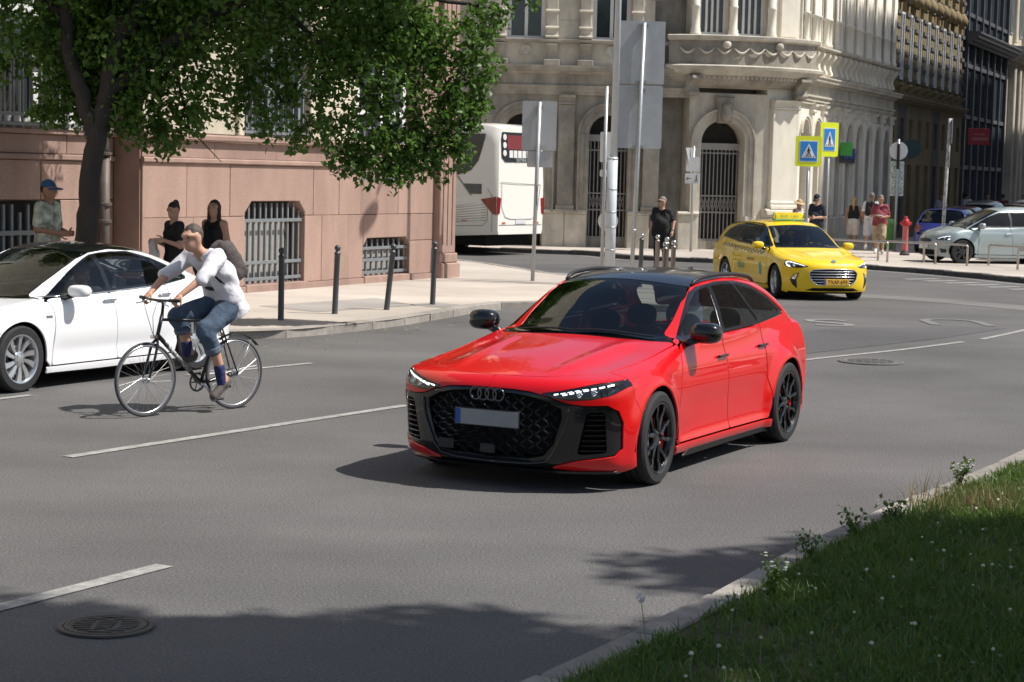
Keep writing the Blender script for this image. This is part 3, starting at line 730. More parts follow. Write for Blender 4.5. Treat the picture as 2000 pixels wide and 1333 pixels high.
        for x in gx:
            rs.append([(x, y, float(c['roof'](x + (c['wsweep'] if x > c['xmid'] else -c['rsweep'])*y*y)-c['rcrown']*(y/.6)**2)+hz) for y in np.linspace(-.52, .52, 7)])
        b.rings(rs, False, closed=False); b.build('headliner', c.get('liner', M_INTER), t)
        for (sx_, sy_) in c.get('seats', [(.02, .37), (.02, -.37), (-.85, .40), (-.85, -.40)]): seat(t, sx_, sy_, c['fl']+.08)
        steering(t, xw-.62, .37, zb-.10)
        pod('rear_mirror', (WSt[0][0]+.13, 0, float(c['roof'](WSt[0][0]))-.11), (.02, .11, .035), M_BLACKSATIN, t)
    return F, t
def mirror2(p): return [(-a, b) for a, b in p[::-1]]
# ------------------------------------------------------------------ the red estate car
M_RED = paint('bright_red_paint', (0.62, 0.002, 0.005), 1.0, rough=.34)
def nplan_f(pts, zc=.45, zw=.22, amt=.35):
    f = pchip(pts); return f
C = dict(paint=M_RED, roofmat=M_BLACKGLOSS, k1=.085, k2=.075, k3=.075, k4=.028, wr=.352, arch=.392, axle_f=1.45, axle_r=-1.45, track=.835, ww=.27, rimr=.268, rim='rs', rimmat=M_BLKALLOY, caliper=(PI*.82, PI*1.22), fl=.16, inner=(-2.3, 2.2), xmid=-.8, wsweep=.27, rsweep=.12, rcrown=.055, tumble=.54, steer=R(2))
C['half'] = pchip([(2.5, .90), (2.0, .925), (1.45, .93), (.7, .915), (0, .915), (-.8, .925), (-1.45, .935), (-2.0, .915), (-2.5, .88)])
C['prof'] = pchip([(.10, .955), (.20, .978), (.32, .985), (.5, 1.0), (.66, 1.0), (.78, .988), (.88, .965), (.98, .93), (1.08, .89), (1.2, .84)])
C['side'] = lambda x, z: (-.016*np.exp(-((z-.48)/.14)**2)*ss(-1.15, -.6, x)*(1-ss(.55, 1.1, x)) + .022*np.exp(-((z-.23)/.06)**2)*ss(-1.2, -.9, x)*(1-ss(.9, 1.2, x)) + .005*np.exp(-((z-.84)/.05)**2)*ss(-1.9, -1.4, x)*(1-ss(1.2, 1.9, x)) + .02*np.exp(-((x+1.45)/.45)**2)*np.exp(-((z-.80)/.10)**2) + .016*np.exp(-((x-1.45)/.42)**2)*np.exp(-((z-.80)/.09)**2))
C['flare'] = [(1.45, .036), (-1.45, .040)]
C['deck'] = pchip([(2.5, .72), (2.38, .79), (2.25, .838), (2.0, .892), (1.6, .957), (1.2, 1.008), (.9, 1.042), (.6, 1.065), (0, 1.082), (-1, 1.10), (-2, 1.07), (-2.5, .98)])
C['crown'] = pchip([(2.5, .03), (2.0, .055), (1.4, .07), (.95, .05), (.6, .02), (-2.5, .02)])
C['hoodline'] = lambda x, y: .016*np.exp(-((y-(.40+.10*(2.2-x)/1.4))/.07)**2)*ss(.8, 1.2, x)*(1-ss(1.9, 2.25, x)) - .012*np.exp(-((y-.62)/.09)**2)*ss(.9, 1.3, x)*(1-ss(1.7, 2.1, x))
C['nose'] = pchip([(.05, 2.16), (.14, 2.25), (.22, 2.335), (.35, 2.37), (.55, 2.39), (.68, 2.395), (.76, 2.385), (.84, 2.36), (1.0, 2.3)])
C['nplan'] = pchip([(0, 0), (.2, .008), (.4, .035), (.6, .10), (.75, .185), (.85, .275), (.92, .38), (1.0, .60)])
C['tail'] = pchip([(.1, -2.36), (.3, -2.44), (.7, -2.45), (.9, -2.40), (1.0, -2.34), (1.2, -2.25)])
C['tplan'] = pchip([(0, 0), (.4, .03), (.65, .11), (.8, .21), (.9, .34), (1.0, .6)])
C['floor'] = pchip([(2.5, .16), (1.9, .10), (0, .09), (-1.8, .12), (-2.5, .20)])
C['roof'] = pchip([(1.3, .86), (.90, 1.045), (.5, 1.262), (.2, 1.408), (.05, 1.458), (-.25, 1.505), (-.6, 1.52), (-1.0, 1.51), (-1.3, 1.482), (-1.6, 1.425), (-1.85, 1.33), (-2.1, 1.17), (-2.3, 1.02), (-2.5, .85)])
C['ghalf'] = pchip([(1.2, .82), (.8, .84), (.4, .85), (0, .852), (-.6, .85), (-1.2, .83), (-1.8, .785), (-2.3, .70)])
C['beltz'] = pchip([(1.2, 1.01), (.7, 1.025), (0, 1.04), (-.8, 1.065), (-1.8, 1.095), (-2.4, 1.05)])
C['hood_front'] = [(2.27, 0), (2.26, .2), (2.22, .38), (2.13, .53), (2.0, .655), (1.86, .725)]
C['hood_side'] = [(1.86, .725), (1.6, .765), (1.3, .785), (1.0, .797), (.82, .80)]
C['ws_base'] = [(.90, 0), (.895, .2), (.875, .4), (.83, .6), (.775, .75)]
C['ws_top'] = [(.08, 0), (.075, .2), (.045, .4), (.01, .50), (-.02, .56)]
C['roof_edge'] = [(-.03, .568), (-.5, .582), (-1.0, .574), (-1.4, .558), (-1.62, .54)]
C['roof_rear'] = [(-1.68, 0), (-1.67, .3), (-1.62, .54)]
C['tail_edge'] = [(-1.76, 1.27), (-1.98, 1.13), (-2.16, 1.0), (-2.22, .85), (-2.2, .62), (-1.80, .50)]
C['ra0'], C['ra1'] = R(158), R(12)
C['rear_seam'] = [(-1.06, .42), (-.985, .62), (-.965, .85), (-.965, 1.045)]
C['dlo'] = [(.70, 1.03), (.48, 1.152), (.24, 1.288), (.06, 1.372), (-.10, 1.412), (-.5, 1.44), (-.9, 1.43), (-1.2, 1.388), (-1.5, 1.285), (-1.76, 1.14), (-1.73, 1.112), (-.97, 1.07), (-.1, 1.045)]
C['dlo_top'] = C['dlo'][:10]; C['dlo_rear'] = [(-.97, 1.07), (-1.73, 1.112), (-1.76, 1.14)]; C['dlo_belt'] = [(.66, 1.03), (-.1, 1.044), (-.97, 1.068), (-1.7, 1.11)]
C['apillar'] = [(.73, 1.015), (.80, .998)]
C['fender_top'] = [(.81, .807), (1.0, .804), (1.3, .792), (1.6, .772), (1.87, .732)]
C['fender_front'] = [(1.885, .828), (1.86, .70), (1.80, .585), (1.735, .605)]
C['fa0'], C['fa1'] = math.atan2(.605-.352, .285), R(187)
C['fender_rear'] = [(1.05, .30), (.975, .25), (.965, .40), (.93, .70), (.875, .88), (.83, .965), (.805, .992)]
C['door_f'] = [(.955, .255), (.955, .42), (.922, .70), (.866, .88), (.82, .965), (.745, 1.008), (.68, 1.02), (-.02, 1.038), (-.085, .80), (-.12, .50), (-.15, .255)]
C['door_r'] = [(-.155, .255), (-.125, .50), (-.09, .80), (-.03, 1.04), (-.955, 1.062), (-.955, .85), (-.975, .62), (-1.04, .46), (-1.05, .36), (-1.0, .255)]
C['sill'] = [(1.05, .245), (-1.06, .245), (-1.08, .17), (.2, .16), (1.06, .17)]
C['sill_trim'] = [(.72, .185), (-.95, .185), (-1.05, .135), (.80, .125)]
C['panes'] = [[(.60, 1.06), (.40, 1.172), (.17, 1.30), (-.03, 1.385), (-.27, 1.408), (-.19, 1.22), (-.105, 1.068)], [(-.17, 1.07), (-.26, 1.22), (-.345, 1.412), (-.60, 1.418), (-.80, 1.412), (-.91, 1.22), (-1.0, 1.096)], [(-1.045, 1.10), (-.955, 1.22), (-.85, 1.408), (-1.18, 1.362), (-1.46, 1.268), (-1.66, 1.148), (-1.62, 1.132)]]
C['handles'] = [(.03, .86), (-.90, .885)]; C['handlemat'] = M_BLACKGLOSS
C['bumper_top'] = [(1.87, .732)]
C['headlight'] = [(.405, .728), (.55, .752), (.74, .800), (.885, .832), (.93, .812), (.915, .770), (.86, .722), (.74, .690), (.60, .682), (.53, .690)]
C['headlight_in'] = [(.46, .726), (.56, .738), (.74, .783), (.875, .812), (.905, .798), (.885, .765), (.84, .735), (.73, .707), (.60, .700), (.54, .706)]
C['drl'] = [[(.50+.045*k, .7235+.0125*k), (.53+.045*k, .732+.0125*k)] for k in range(9)]+[[(.56+.045*k, .722+.0122*k), (.59+.045*k, .730+.0122*k)] for k in range(7)]
C['drl_r'] = .006
C['lamp_eyes'] = [(.66, .722, .02), (.75, .735, .02)]
C['fb0'] = R(-26)
C['bump_bottom'] = [(1.84, .165), (1.92, .145)]
C['mask_edge'] = [(.86, .150), (.70, .155), (.46, .175), (.62, .235), (.80, .262), (.875, .275), (.905, .33), (.912, .52), (.895, .605), (.84, .650), (.70, .648), (.60, .660), (.47, .705), (.33, .738), (.2, .748), (0, .750)]
C['mirror'] = (.62, .985, 1.09, .10, .125, .083); C['mirrormat'] = M_BLACKGLOSS
C['tail_lamp'] = [(.50, .93), (.80, .95), (.82, .86), (.52, .855)]
C['tailgate'] = ([(0, 0)], [])
C['tailgate_poly'] = [(.62, .95), (.60, .60), (.45, .55)]; C['rear_glass'] = [(.50, 1.345), (.60, 1.10)]; C['rb_top'] = .60; C['rb_bot'] = .25; C['rb_seam'] = [(-2.2, .60), (-1.80, .50)]
FR, red = build_car(C, 'car', 'bright red estate car with black roof and grille driving in the centre of the road', (0.927, 16.19, 0), -2.045, hi=.032)
# ---- black front mask, grille and air intakes
mask = [(0, .744), (.2, .742), (.33, .732), (.465, .699), (.60, .654), (.70, .642), (.838, .644), (.889, .602), (.906, .52), (.899, .332), (.871, .281), (.80, .268), (.62, .241), (.44, .176), (.2, .170), (0, .168)]
gril = [(0, .722), (.19, .720), (.31, .708), (.44, .675), (.555, .62), (.56, .55), (.50, .36), (.42, .265), (.30, .235), (0, .228)]
intk = [(.725, .595), (.83, .600), (.835, .30), (.655, .285)]
for s in (1, -1):
    Fr = lambda q: FR.front([(y*s, z) for y, z in q])
    panel(FR, 'front_mask', Fr(mask+[(0, .228)]+gril[::-1][1:]+[(0, .744)]), (-.92, -.4*s, 0), M_BLACKGLOSS, red, .028, off=-.010, gap=0, lip=.03, holes=[Fr(close(rnd(intk, .03)))])
    it = panel(FR, 'air_intake', Fr(close(rnd(intk, .03))), (-.92, -.4*s, 0), M_BLACKMAT, red, .04, off=-.07, lip=0, gap=-.01)[0]
    for k in range(8):
        z = .315+.038*k; y0 = .668+.07*(z-.3)/.3; p = Fr([(y0, z), (.832, z)]); nn = FR.normal(p); b = MB()
        rs = [[tuple(a-n_*.012+np.array([0, 0, dz])) if q == 0 else tuple(a-n_*.055+np.array([0, 0, dz])) for q, dz in ((0, -.004), (0, .004), (1, .008), (1, 0))] for a, n_ in zip(p, nn)]
        b.rings(rs, True); b.build('intake_slat', M_BLACKGLOSS, it)
    # blade at the grille side
    p = Fr([(.60, .625), (.585, .50), (.50, .30), (.44, .225), (.30, .20), (.0, .192)]); nn = FR.normal(p); b = MB(); b.tube([tuple(a) for a in p-nn*.006], .012, 8); b.build('grille_blade', M_BLACKGLOSS, red, True)
gr = panel(FR, 'grille', FR.front(close(gril+mirror2(gril)[1:-1])), (-1, 0, 0), M_BLACKMAT, red, .05, off=-.085, lip=0, gap=-.01)[0]
gp = np.array(gril+mirror2(gril)[1:-1]); b = MB(); W_, H_ = .118, .052; segs = []
for j in range(-1, 14):
    for i in range(-8, 9):
        cy = i*W_+(j % 2)*W_/2; cz = .22+j*H_*.78
        hexp = [(cy+W_*.46*a, cz+H_*.5*q) for a, q in ((-.30, 1), (.30, 1), (.96, 0), (.30, -1), (-.30, -1), (-.96, 0))]
        Q = np.array(hexp+hexp[:1]); ins_ = inside(gp, Q)
        for a, c_ in zip(range(6), range(1, 7)):
            if ins_[a] and ins_[c_]:
                segs += [Q[a], Q[c_]]
A_ = np.array(segs); P = FR.proj(np.c_[np.full(len(A_), 2.6), A_[:, 0], A_[:, 1]], (-1, 0, 0), .6, 20); P = P-FR.normal(P)*.03
for k in range(0, len(P), 2): b.tube([tuple(P[k]), tuple(P[k+1])], .0048, 4)
b.build('honeycomb', M_BLACKGLOSS, gr)
for (y, z, w, hh) in ((-.38, .30, .13, .075), (-.02, .295, .12, .07)):
    P = FR.front([(y, z), (y+.01, z)])[0]; b = MB(); b.box((P[0]-.02, y, z), (.03, w, hh), bev=.006); b.build('sensor_cover', M_BLACKSATIN, gr)
b = MB(); b.box((2.402, 0, .525), (.008, .52, .115), bev=.003); pl = b.build('number_plate', mat('grey_plate', (.26, .27, .28), .45, var=.12, scale=5), red)
b = MB(); b.box((2.3985, 0, .525), (.010, .535, .13), bev=.004); b.build('plate_frame', M_BLACKSATIN, pl)
b = MB(); b.box((2.4065, -.238, .525), (.002, .042, .108)); b.build('blue_band', M_PBLUE, pl)
em = MB()
for k in range(4):
    y = (k-1.5)*.062; em.tube([(2.405, y+.044*math.cos(a), .700+.044*math.sin(a)) for a in np.linspace(0, 2*PI, 29)], .0065, 8, caps=False)
em.build('ring_emblem', mat('dark_chrome', (.12, .12, .13), .2, metal=1.0, var=.05), red, True)
# lower splitter, roof rails, fin, door mirrors' lip
b = MB(); rs = []
for y in np.linspace(-.86, .86, 25):
    P = FR.front([(y, .17), (y+.001, .17)])[0]; rs.append([(P[0]-.10, y, .135), (P[0]-.005, y, .140), (P[0]+.004, y, .155), (P[0]-.02, y, .175), (P[0]-.10, y, .175)])
b.rings(rs, True); b.build('front_splitter', M_BLACKGLOSS, red)
for s in (1, -1):
    pts = []
    for x in np.linspace(-.06, -1.5, 22):
        y = .585-.03*abs((x+.9)/1.0)**2*.8; P = FR.top([(x, y*s), (x-.001, y*s)])[0]; k = min(1, (x+1.5)/.10, (-.06-x)/.10); pts.append((x, y*s, P[2]+.006+.024*max(0, min(1, k*1.0))))
    b = MB(); b.tube(pts, [.010]+[.017]*20+[.010], 8); b.build('roof_rail', M_BLACKSATIN, red, True)
b = MB(); rs = []
for t_, w_, h_ in ((0, .004, .008), (.25, .02, .02), (.6, .026, .055), (.9, .02, .07), (1, .012, .062)):
    x = -1.30-.19*t_; z = 1.452-.02*t_; rs.append([(x, -w_, z), (x, -w_*.5, z+h_), (x, w_*.5, z+h_), (x, w_, z)])
b.rings(rs, True); b.build('roof_fin', M_BLACKGLOSS, red, bevel=.006, seg=2)
for s in (1, -1):
    for k in (0,):
        q = MB()
        P = FR.top([(.87, -.05), (.76, .60*s)])
        nn = FR.normal(P); q.tube([tuple(a) for a in P+nn*.012], .008, 6); q.build('wiper', M_BLACKSATIN, red)
b = MB(); b.box((.48, 0.20, 1.015), (.16, .24, .006), rz=.1); b.build('dashboard_paper', M_PLATE, red)
# ------------------------------------------------------------------ the yellow taxi
M_YEL = paint('taxi_yellow_paint', (0.84, 0.57, 0.008), 1.0, rough=.35)
M_WHITE = paint('pearl_white_paint', (0.80, 0.81, 0.82), 1.0, rough=.3)
M_SILV = paint('pale_silver_paint', (0.34, 0.40, 0.40), 1.0, flake=.35, rough=.4)
M_BLUE = paint('old_blue_paint', (0.035, 0.05, 0.24), .8, rough=.4)
M_DKRED = paint('dark_red_paint', (0.10, 0.012, 0.018), 1.0)
M_GREYP = paint('steel_grey_paint', (0.10, 0.12, 0.14), 1.0, flake=.4)
M_BLKP = paint('black_car_paint', (0.012, 0.014, 0.018), 1.0)
def near(base, **k): d = dict(base); d.update(k); return d
T = dict(paint=M_YEL, roofmat=M_YEL, k1=.09, k2=.085, k3=.08, k4=.028, wr=.325, arch=.365, axle_f=1.35, axle_r=-1.35, track=.785, ww=.22, rimr=.225, rim=5, rimmat=M_ALLOY, fl=.16, inner=(-2.2, 2.0), xmid=-.6, wsweep=.24, rsweep=.12, rcrown=.05, tumble=.55, steer=R(-8))
T['half'] = pchip([(2.4, .85), (1.9, .875), (1.35, .885), (.5, .885), (-.6, .89), (-1.4, .89), (-2.0, .87), (-2.5, .84)])
T['prof'] = pchip([(.10, .95), (.22, .975), (.4, .99), (.6, 1.0), (.74, .99), (.86, .965), (.96, .935), (1.06, .90), (1.2, .85)])
T['side'] = lambda x, z: -.012*np.exp(-((z-.45)/.13)**2)*ss(-1.0, -.5, x)*(1-ss(.5, 1.0, x))+.008*np.exp(-((z-.80)/.04)**2)*ss(-1.8, -1.3, x)*(1-ss(1.0, 1.7, x))
T['flare'] = [(1.35, .022), (-1.35, .022)]
T['deck'] = pchip([(2.4, .62), (2.22, .70), (2.1, .755), (1.9, .81), (1.5, .885), (1.2, .935), (1.0, .985), (.6, 1.01), (-1, 1.05), (-2.5, 1.0)])
T['crown'] = pchip([(2.4, .03), (1.9, .05), (1.3, .06), (1.0, .04), (.7, .02), (-2.5, .02)])
T['hoodline'] = lambda x, y: .018*np.exp(-((y-(.30+.22*(2.1-x)))/.07)**2)*ss(1.0, 1.3, x)*(1-ss(1.8, 2.15, x))
T['nose'] = pchip([(.05, 2.05), (.15, 2.16), (.25, 2.20), (.40, 2.215), (.55, 2.21), (.66, 2.19), (.76, 2.14), (.9, 2.05)])
T['nplan'] = pchip([(0, 0), (.2, .01), (.4, .045), (.6, .13), (.75, .25), (.85, .40), (.95, .62), (1.0, .75)])
T['tail'] = pchip([(.1, -2.36), (.3, -2.44), (.7, -2.45), (1.0, -2.40), (1.2, -2.36)])
T['tplan'] = pchip([(0, 0), (.4, .02), (.65, .07), (.8, .15), (.9, .28), (1.0, .5)])
T['floor'] = pchip([(2.5, .07), (1.9, .08), (0, .09), (-1.8, .12), (-2.5, .20)])
T['roof'] = pchip([(1.4, .80), (1.02, .985), (.62, 1.20), (.30, 1.365), (.14, 1.42), (-.15, 1.468), (-.6, 1.48), (-1.2, 1.465), (-1.8, 1.415), (-2.1, 1.37), (-2.24, 1.32), (-2.32, 1.2), (-2.42, .98), (-2.5, .8)])
T['ghalf'] = pchip([(1.3, .76), (1.0, .785), (.5, .81), (0, .82), (-.8, .82), (-1.5, .79), (-2.3, .69)])
T['beltz'] = pchip([(1.3, .96), (.8, .97), (0, .99), (-.8, 1.02), (-2.4, 1.06)])
T['hood_front'] = [(2.11, 0), (2.095, .2), (2.04, .4), (1.93, .56), (1.80, .64), (1.70, .67)]
T['hood_side'] = [(1.70, .67), (1.4, .705), (1.1, .73), (.96, .74)]
T['ws_base'] = [(1.03, 0), (1.02, .2), (.99, .4), (.94, .57), (.89, .675)]
T['ws_top'] = [(.20, 0), (.195, .2), (.165, .4), (.13, .50), (.105, .55)]
T['roof_edge'] = [(.095, .557), (-.4, .572), (-1.0, .568), (-1.7, .54), (-2.18, .50)]
T['roof_rear'] = [(-2.22, 0), (-2.215, .3), (-2.18, .50)]
T['tail_edge'] = [(-2.20, 1.27), (-2.26, 1.10), (-2.30, .95), (-2.32, .80), (-2.25, .58), (-1.70, .47)]
T['ra0'], T['ra1'] = R(160), R(12)
T['rear_seam'] = [(-.97, .42), (-.93, .62), (-.93, .85), (-.93, 1.0)]
T['dlo'] = [(.80, .975), (.58, 1.10), (.32, 1.25), (.18, 1.325), (.02, 1.37), (-.45, 1.41), (-1.0, 1.405), (-1.5, 1.35), (-1.85, 1.25), (-2.02, 1.12), (-1.97, 1.09), (-.93, 1.03), (-.05, 1.0)]
T['dlo_top'] = T['dlo'][:10]; T['dlo_rear'] = [(-.93, 1.03), (-1.97, 1.09), (-2.02, 1.12)]; T['dlo_belt'] = [(.77, .975), (-.05, 1.0), (-.93, 1.028), (-1.95, 1.088)]
T['apillar'] = [(.84, .955), (.92, .93)]
T['fender_top'] = [(.93, .748), (1.1, .737), (1.4, .712), (1.71, .677)]
T['fender_front'] = [(1.74, .77), (1.74, .66), (1.70, .56), (1.62, .585)]
T['fa0'], T['fa1'] = math.atan2(.26, .27), R(187)
T['fender_rear'] = [(.98, .28), (.905, .24), (.895, .40), (.87, .70), (.88, .86), (.93, .92)]
T['door_f'] = [(.885, .245), (.885, .42), (.86, .70), (.865, .85), (.80, .955), (.74, .965), (-.06, .99), (-.12, .75), (-.15, .5), (-.17, .245)]
T['door_r'] = [(-.175, .245), (-.155, .5), (-.125, .75), (-.065, .99), (-.92, 1.02), (-.92, .85), (-.92, .62), (-.95, .46), (-.98, .36), (-.95, .245)]
T['sill'] = [(.98, .235), (-.97, .235), (-.98, .16), (.2, .15), (.98, .16)]
T['panes'] = [[(.70, 1.0), (.50, 1.125), (.28, 1.25), (.05, 1.345), (-.12, 1.37), (-.12, 1.2), (-.09, 1.02)], [(-.15, 1.022), (-.18, 1.2), (-.18, 1.372), (-.55, 1.382), (-.90, 1.378), (-.98, 1.2), (-.99, 1.052)], [(-1.06, 1.058), (-1.05, 1.2), (-.98, 1.375), (-1.48, 1.325), (-1.80, 1.235), (-1.94, 1.125), (-1.9, 1.11)]]
T['sideglass'] = [M_GLASS, M_GLASSD, M_GLASSD]
T['handles'] = [(.0, .82), (-.85, .85)]
T['bumper_top'] = [(1.71, .677)]
T['headlight'] = [(.50, .655), (.62, .70), (.74, .745), (.82, .765), (.855, .735), (.855, .66), (.82, .625), (.70, .625), (.58, .632)]
T['headlight_in'] = [(.53, .655), (.63, .692), (.74, .732), (.815, .75), (.84, .728), (.84, .665), (.81, .635), (.70, .636), (.59, .642)]
T['drl'] = [[(.56, .672), (.66, .708), (.75, .738), (.815, .748), (.838, .72), (.836, .665), (.80, .640)]]
T['drl_r'] = .010; T['lamp_eyes'] = [(.72, .675, .03), (.79, .685, .026)]
T['fb0'] = R(-26); T['bump_bottom'] = [(1.72, .16), (1.80, .14)]
T['mask_edge'] = [(.80, .17), (.5, .17), (0, .17), (0, .30), (.36, .305), (.47, .40), (.505, .53), (.43, .60), (.2, .615), (0, .617)]
T['mirror'] = (.62, .96, 1.0, .085, .115, .075); T['mirrormat'] = M_YEL
T['tail_lamp'] = [(.52, .95), (.80, .97), (.83, .80), (.60, .79)]
T['tailgate_poly'] = [(.60, 1.0), (.58, .60), (.45, .55)]; T['rear_glass'] = [(.50, 1.30), (.62, 1.05)]
T['rb_top'] = .58; T['rb_bot'] = .24; T['rb_seam'] = [(-2.25, .58), (-1.70, .47)]
TX = near(T)
FT, taxi = build_car(TX, 'taxi', 'yellow estate taxi with roof sign and chrome slatted grille behind the red car', (5.60, 39.4, 0), -1.318, hi=.05)
taxi['category'] = 'taxi'
tg = [(0, .612), (.2, .610), (.425, .595), (.50, .53), (.465, .40), (.355, .31), (0, .305)]
gr = panel(FT, 'grille', FT.front(close(tg+mirror2(tg)[1:-1])), (-1, 0, 0), M_BLACKMAT, taxi, .06, off=-.05, lip=0, gap=-.008)[0]
p = FT.front(close(rnd(tg+mirror2(tg)[1:-1], .03))); b = MB(); b.tube([tuple(q) for q in p], .009, 6, caps=False); b.build('grille_frame', M_CHROME, gr, True)
for k in range(5):
    z = .565-.052*k; w = np.interp(z, [.30, .40, .53, .595], [.33, .455, .485, .41]); p = FT.front([(-w, z), (w, z)], .06); n_ = FT.normal(p); b = MB(); b.tube([tuple(q) for q in p-n_*.012], .0105, 6); b.build('grille_slat', M_CHROME, gr, True)
M_TPLATE = mat('taxi_plate', (.78, .42, .03), .4, var=.05)
M_INK = mat('black_ink', (.02, .02, .02), .6, var=.05)
b = MB(); b.box((2.226, 0.03, .365), (.012, .52, .112), bev=.003); pl = b.build('number_plate', M_TPLATE, taxi)
b = MB(); b.box((2.2335, .03-.238, .365), (.002, .044, .108)); b.build('blue_band', M_PBLUE, pl)
text_obj('plate_text', 'TXAF-693', .098, M_INK, pl, (2.2335, .055, .364), (PI/2, 0, PI/2), .0015, xs=.98)
for s in (1, -1):
    v = [(.66, .545), (.75, .50), (.80, .40), (.76, .30), (.68, .22), (.70, .40)]
    fv = panel(FT, 'fog_lamp_vent', FT.front([(y*s, z) for y, z in close(rnd(v, .02))]), (-.86, -.5*s, 0), M_BLACKSATIN, taxi, .05, off=.004, lip=.006)[0]
    v = [(.68, .52), (.745, .49), (.775, .41), (.72, .40)]; panel(FT, 'fog_lamp', FT.front([(y*s, z) for y, z in close(rnd(v, .015))]), (-.86, -.5*s, 0), M_CHROME, fv, .05, off=.008, lip=.004)
v = [(.0, .255), (.42, .25), (.56, .20), (.40, .185), (0, .18)]
panel(FT, 'lower_intake', FT.front(close(v+mirror2(v)[1:-1])), (-1, 0, 0), M_BLACKMAT, taxi, .06, off=.003, lip=.004)
b = MB(); b.lathe([(.05, -.003), (.055, 0), (.045, .004), (.001, .006)], c=(2.125, 0, .735), n=20, axis='X', caps=False); b.build('badge', M_CHROME, taxi, True).scale = (1, 1, 1)
for s in (1, -1):
    pts = []
    for x in np.linspace(.0, -1.95, 14):
        y = .585-.02*((x+.9)/1.0)**2; P = FT.top([(x, y*s), (x-.001, y*s)])[0]; pts.append((x, y*s, P[2]+.020))
    b = MB(); b.tube(pts, .013, 6); b.build('roof_rail', M_BLACKSATIN, taxi, True)
# roof sign
M_SIGN = emis('taxi_sign_yellow', (.85, .62, .03), .25); M_SGREEN = mat('sign_green', (.05, .30, .07), .5, var=.1)
b = MB(); rs = []
for y, w in ((-.31, .02), (-.30, .055), (-.25, .075), (.25, .075), (.30, .055), (.31, .02)):
    rs.append([(-.20-.05, y*.999, 1.50), (-.20-w*.9, y, 1.60+w*.4), (-.20, y*.97, 1.635), (-.20+w*.9, y, 1.60+w*.4), (-.20+.05, y, 1.50)])
b.rings(rs, True); sg = smooth_angle(b.build('roof_sign', M_SIGN, taxi), 50)
b = MB(); b.box((-.20, 0, 1.49), (.16, .64, .03), bev=.01); b.build('sign_base', M_SGREEN, sg)
for y in (-.305, .305):
    b = MB(); b.lathe([(.065, -.012), (.068, 0), (.06, .014), (.001, .018)], c=(-.20, y, 1.565), n=16, axis='Y', caps=False); b.build('sign_end', M_SGREEN, sg)
text_obj('sign_text', 'Bolt Taxi', .105, M_SGREEN, sg, (-.137, 0, 1.572), (PI/2-.35, 0, PI/2), .002)
# chequer band and door stickers on the side we see
M_DECAL = mat('dark_decal', (.05, .05, .05), .5, var=.1); M_TEAL = mat('teal_decal', (.05, .36, .32), .5, var=.2, scale=20)
def decal(nm, poly, m, s=-1):
    panel(FT, nm, FT.side(close(poly), s), (0, -s, 0), m, taxi, .08, off=.003, lip=.001, gap=0)
dk = []
for k in range(26):
    x = .70-.09*k
    for r_ in range(2):
        if (k+r_) % 2 == 0: dk.append([(x, .885-.035*r_+.010*k*.35), (x-.085, .888-.035*r_+.010*k*.35), (x-.085, .858-.035*r_+.010*k*.35), (x, .855-.035*r_+.010*k*.35)])
bm = MB()
for q in dk:
    P = FT.side(q, -1); n_ = FT.normal(P); P = P+n_*.004; i_ = [0]; idx = np.linspace(0, len(P)-1, 4).astype(int)
    P4 = FT.side(q, -1, step=9)+0; n4 = FT.normal(P4); bm.add((P4+n4*.004).tolist(), [(0, 1, 2, 3)])
bm.build('chequer_band', M_DECAL, taxi)
decal('door_sticker', [(.62, .66), (.50, .66), (.50, .42), (.62, .42)], M_TEAL)
text_obj('door_text', 'Bolt', .20, M_TEAL, taxi, (-.45, -.905, .56), (PI/2, 0, 0), .001)
decal('door_decal', [(.25, .725), (-.15, .725), (-.15, .68), (.25, .68)], mat('blurred_taxi_decal', (.30, .20, .03), .5, var=.6, scale=40, detail=1))

# ------------------------------------------------------------------ the white saloon
S3 = dict(paint=M_WHITE, roofmat=M_BLACKGLOSS, k1=.11, k2=.10, k3=.09, k4=.03, wr=.336, arch=.372, axle_f=1.4375, axle_r=-1.4375, track=.80, ww=.235, rimr=.245, rim='turbine', rimmat=M_ALLOY, fl=.15, inner=(-2.1, 2.0), xmid=-.3, wsweep=.27, rsweep=.20, rcrown=.05, tumble=.57, spin=.1)
S3['half'] = pchip([(2.4, .84), (1.9, .895), (1.44, .915), (.5, .905), (-.6, .915), (-1.44, .92), (-2.0, .89), (-2.5, .82)])
S3['prof'] = pchip([(.10, .955), (.22, .98), (.4, .985), (.6, 1.0), (.74, .995), (.84, .97), (.92, .935), (1.0, .90), (1.2, .82)])
S3['side'] = lambda x, z: -.014*np.exp(-((z-.36)/.09)**2)*ss(-1.1, -.7, x)*(1-ss(.7, 1.1, x))
S3['flare'] = [(1.4375, .02), (-1.4375, .022)]
S3['deck'] = pchip([(2.4, .50), (2.25, .62), (2.1, .70), (1.8, .785), (1.44, .86), (1.2, .895), (.9, .925), (.5, .95), (-.8, 1.0), (-1.5, 1.02), (-2.0, 1.03), (-2.5, .98)])
S3['crown'] = pchip([(2.4, .03), (1.9, .03), (1.44, .01), (1.1, .01), (.7, .015), (-2.5, .02)])
S3['nose'] = pchip([(.05, 2.10), (.2, 2.22), (.4, 2.26), (.55, 2.25), (.66, 2.20), (.8, 2.10)])
S3['nplan'] = pchip([(0, 0), (.2, .015), (.4, .06), (.6, .15), (.75, .27), (.85, .40), (.95, .62), (1.0, .75)])
S3['tail'] = pchip([(.1, -2.25), (.3, -2.38), (.7, -2.42), (1.0, -2.42), (1.2, -2.36)])
S3['tplan'] = pchip([(0, 0), (.4, .03), (.65, .09), (.8, .18), (.9, .32), (1.0, .5)])
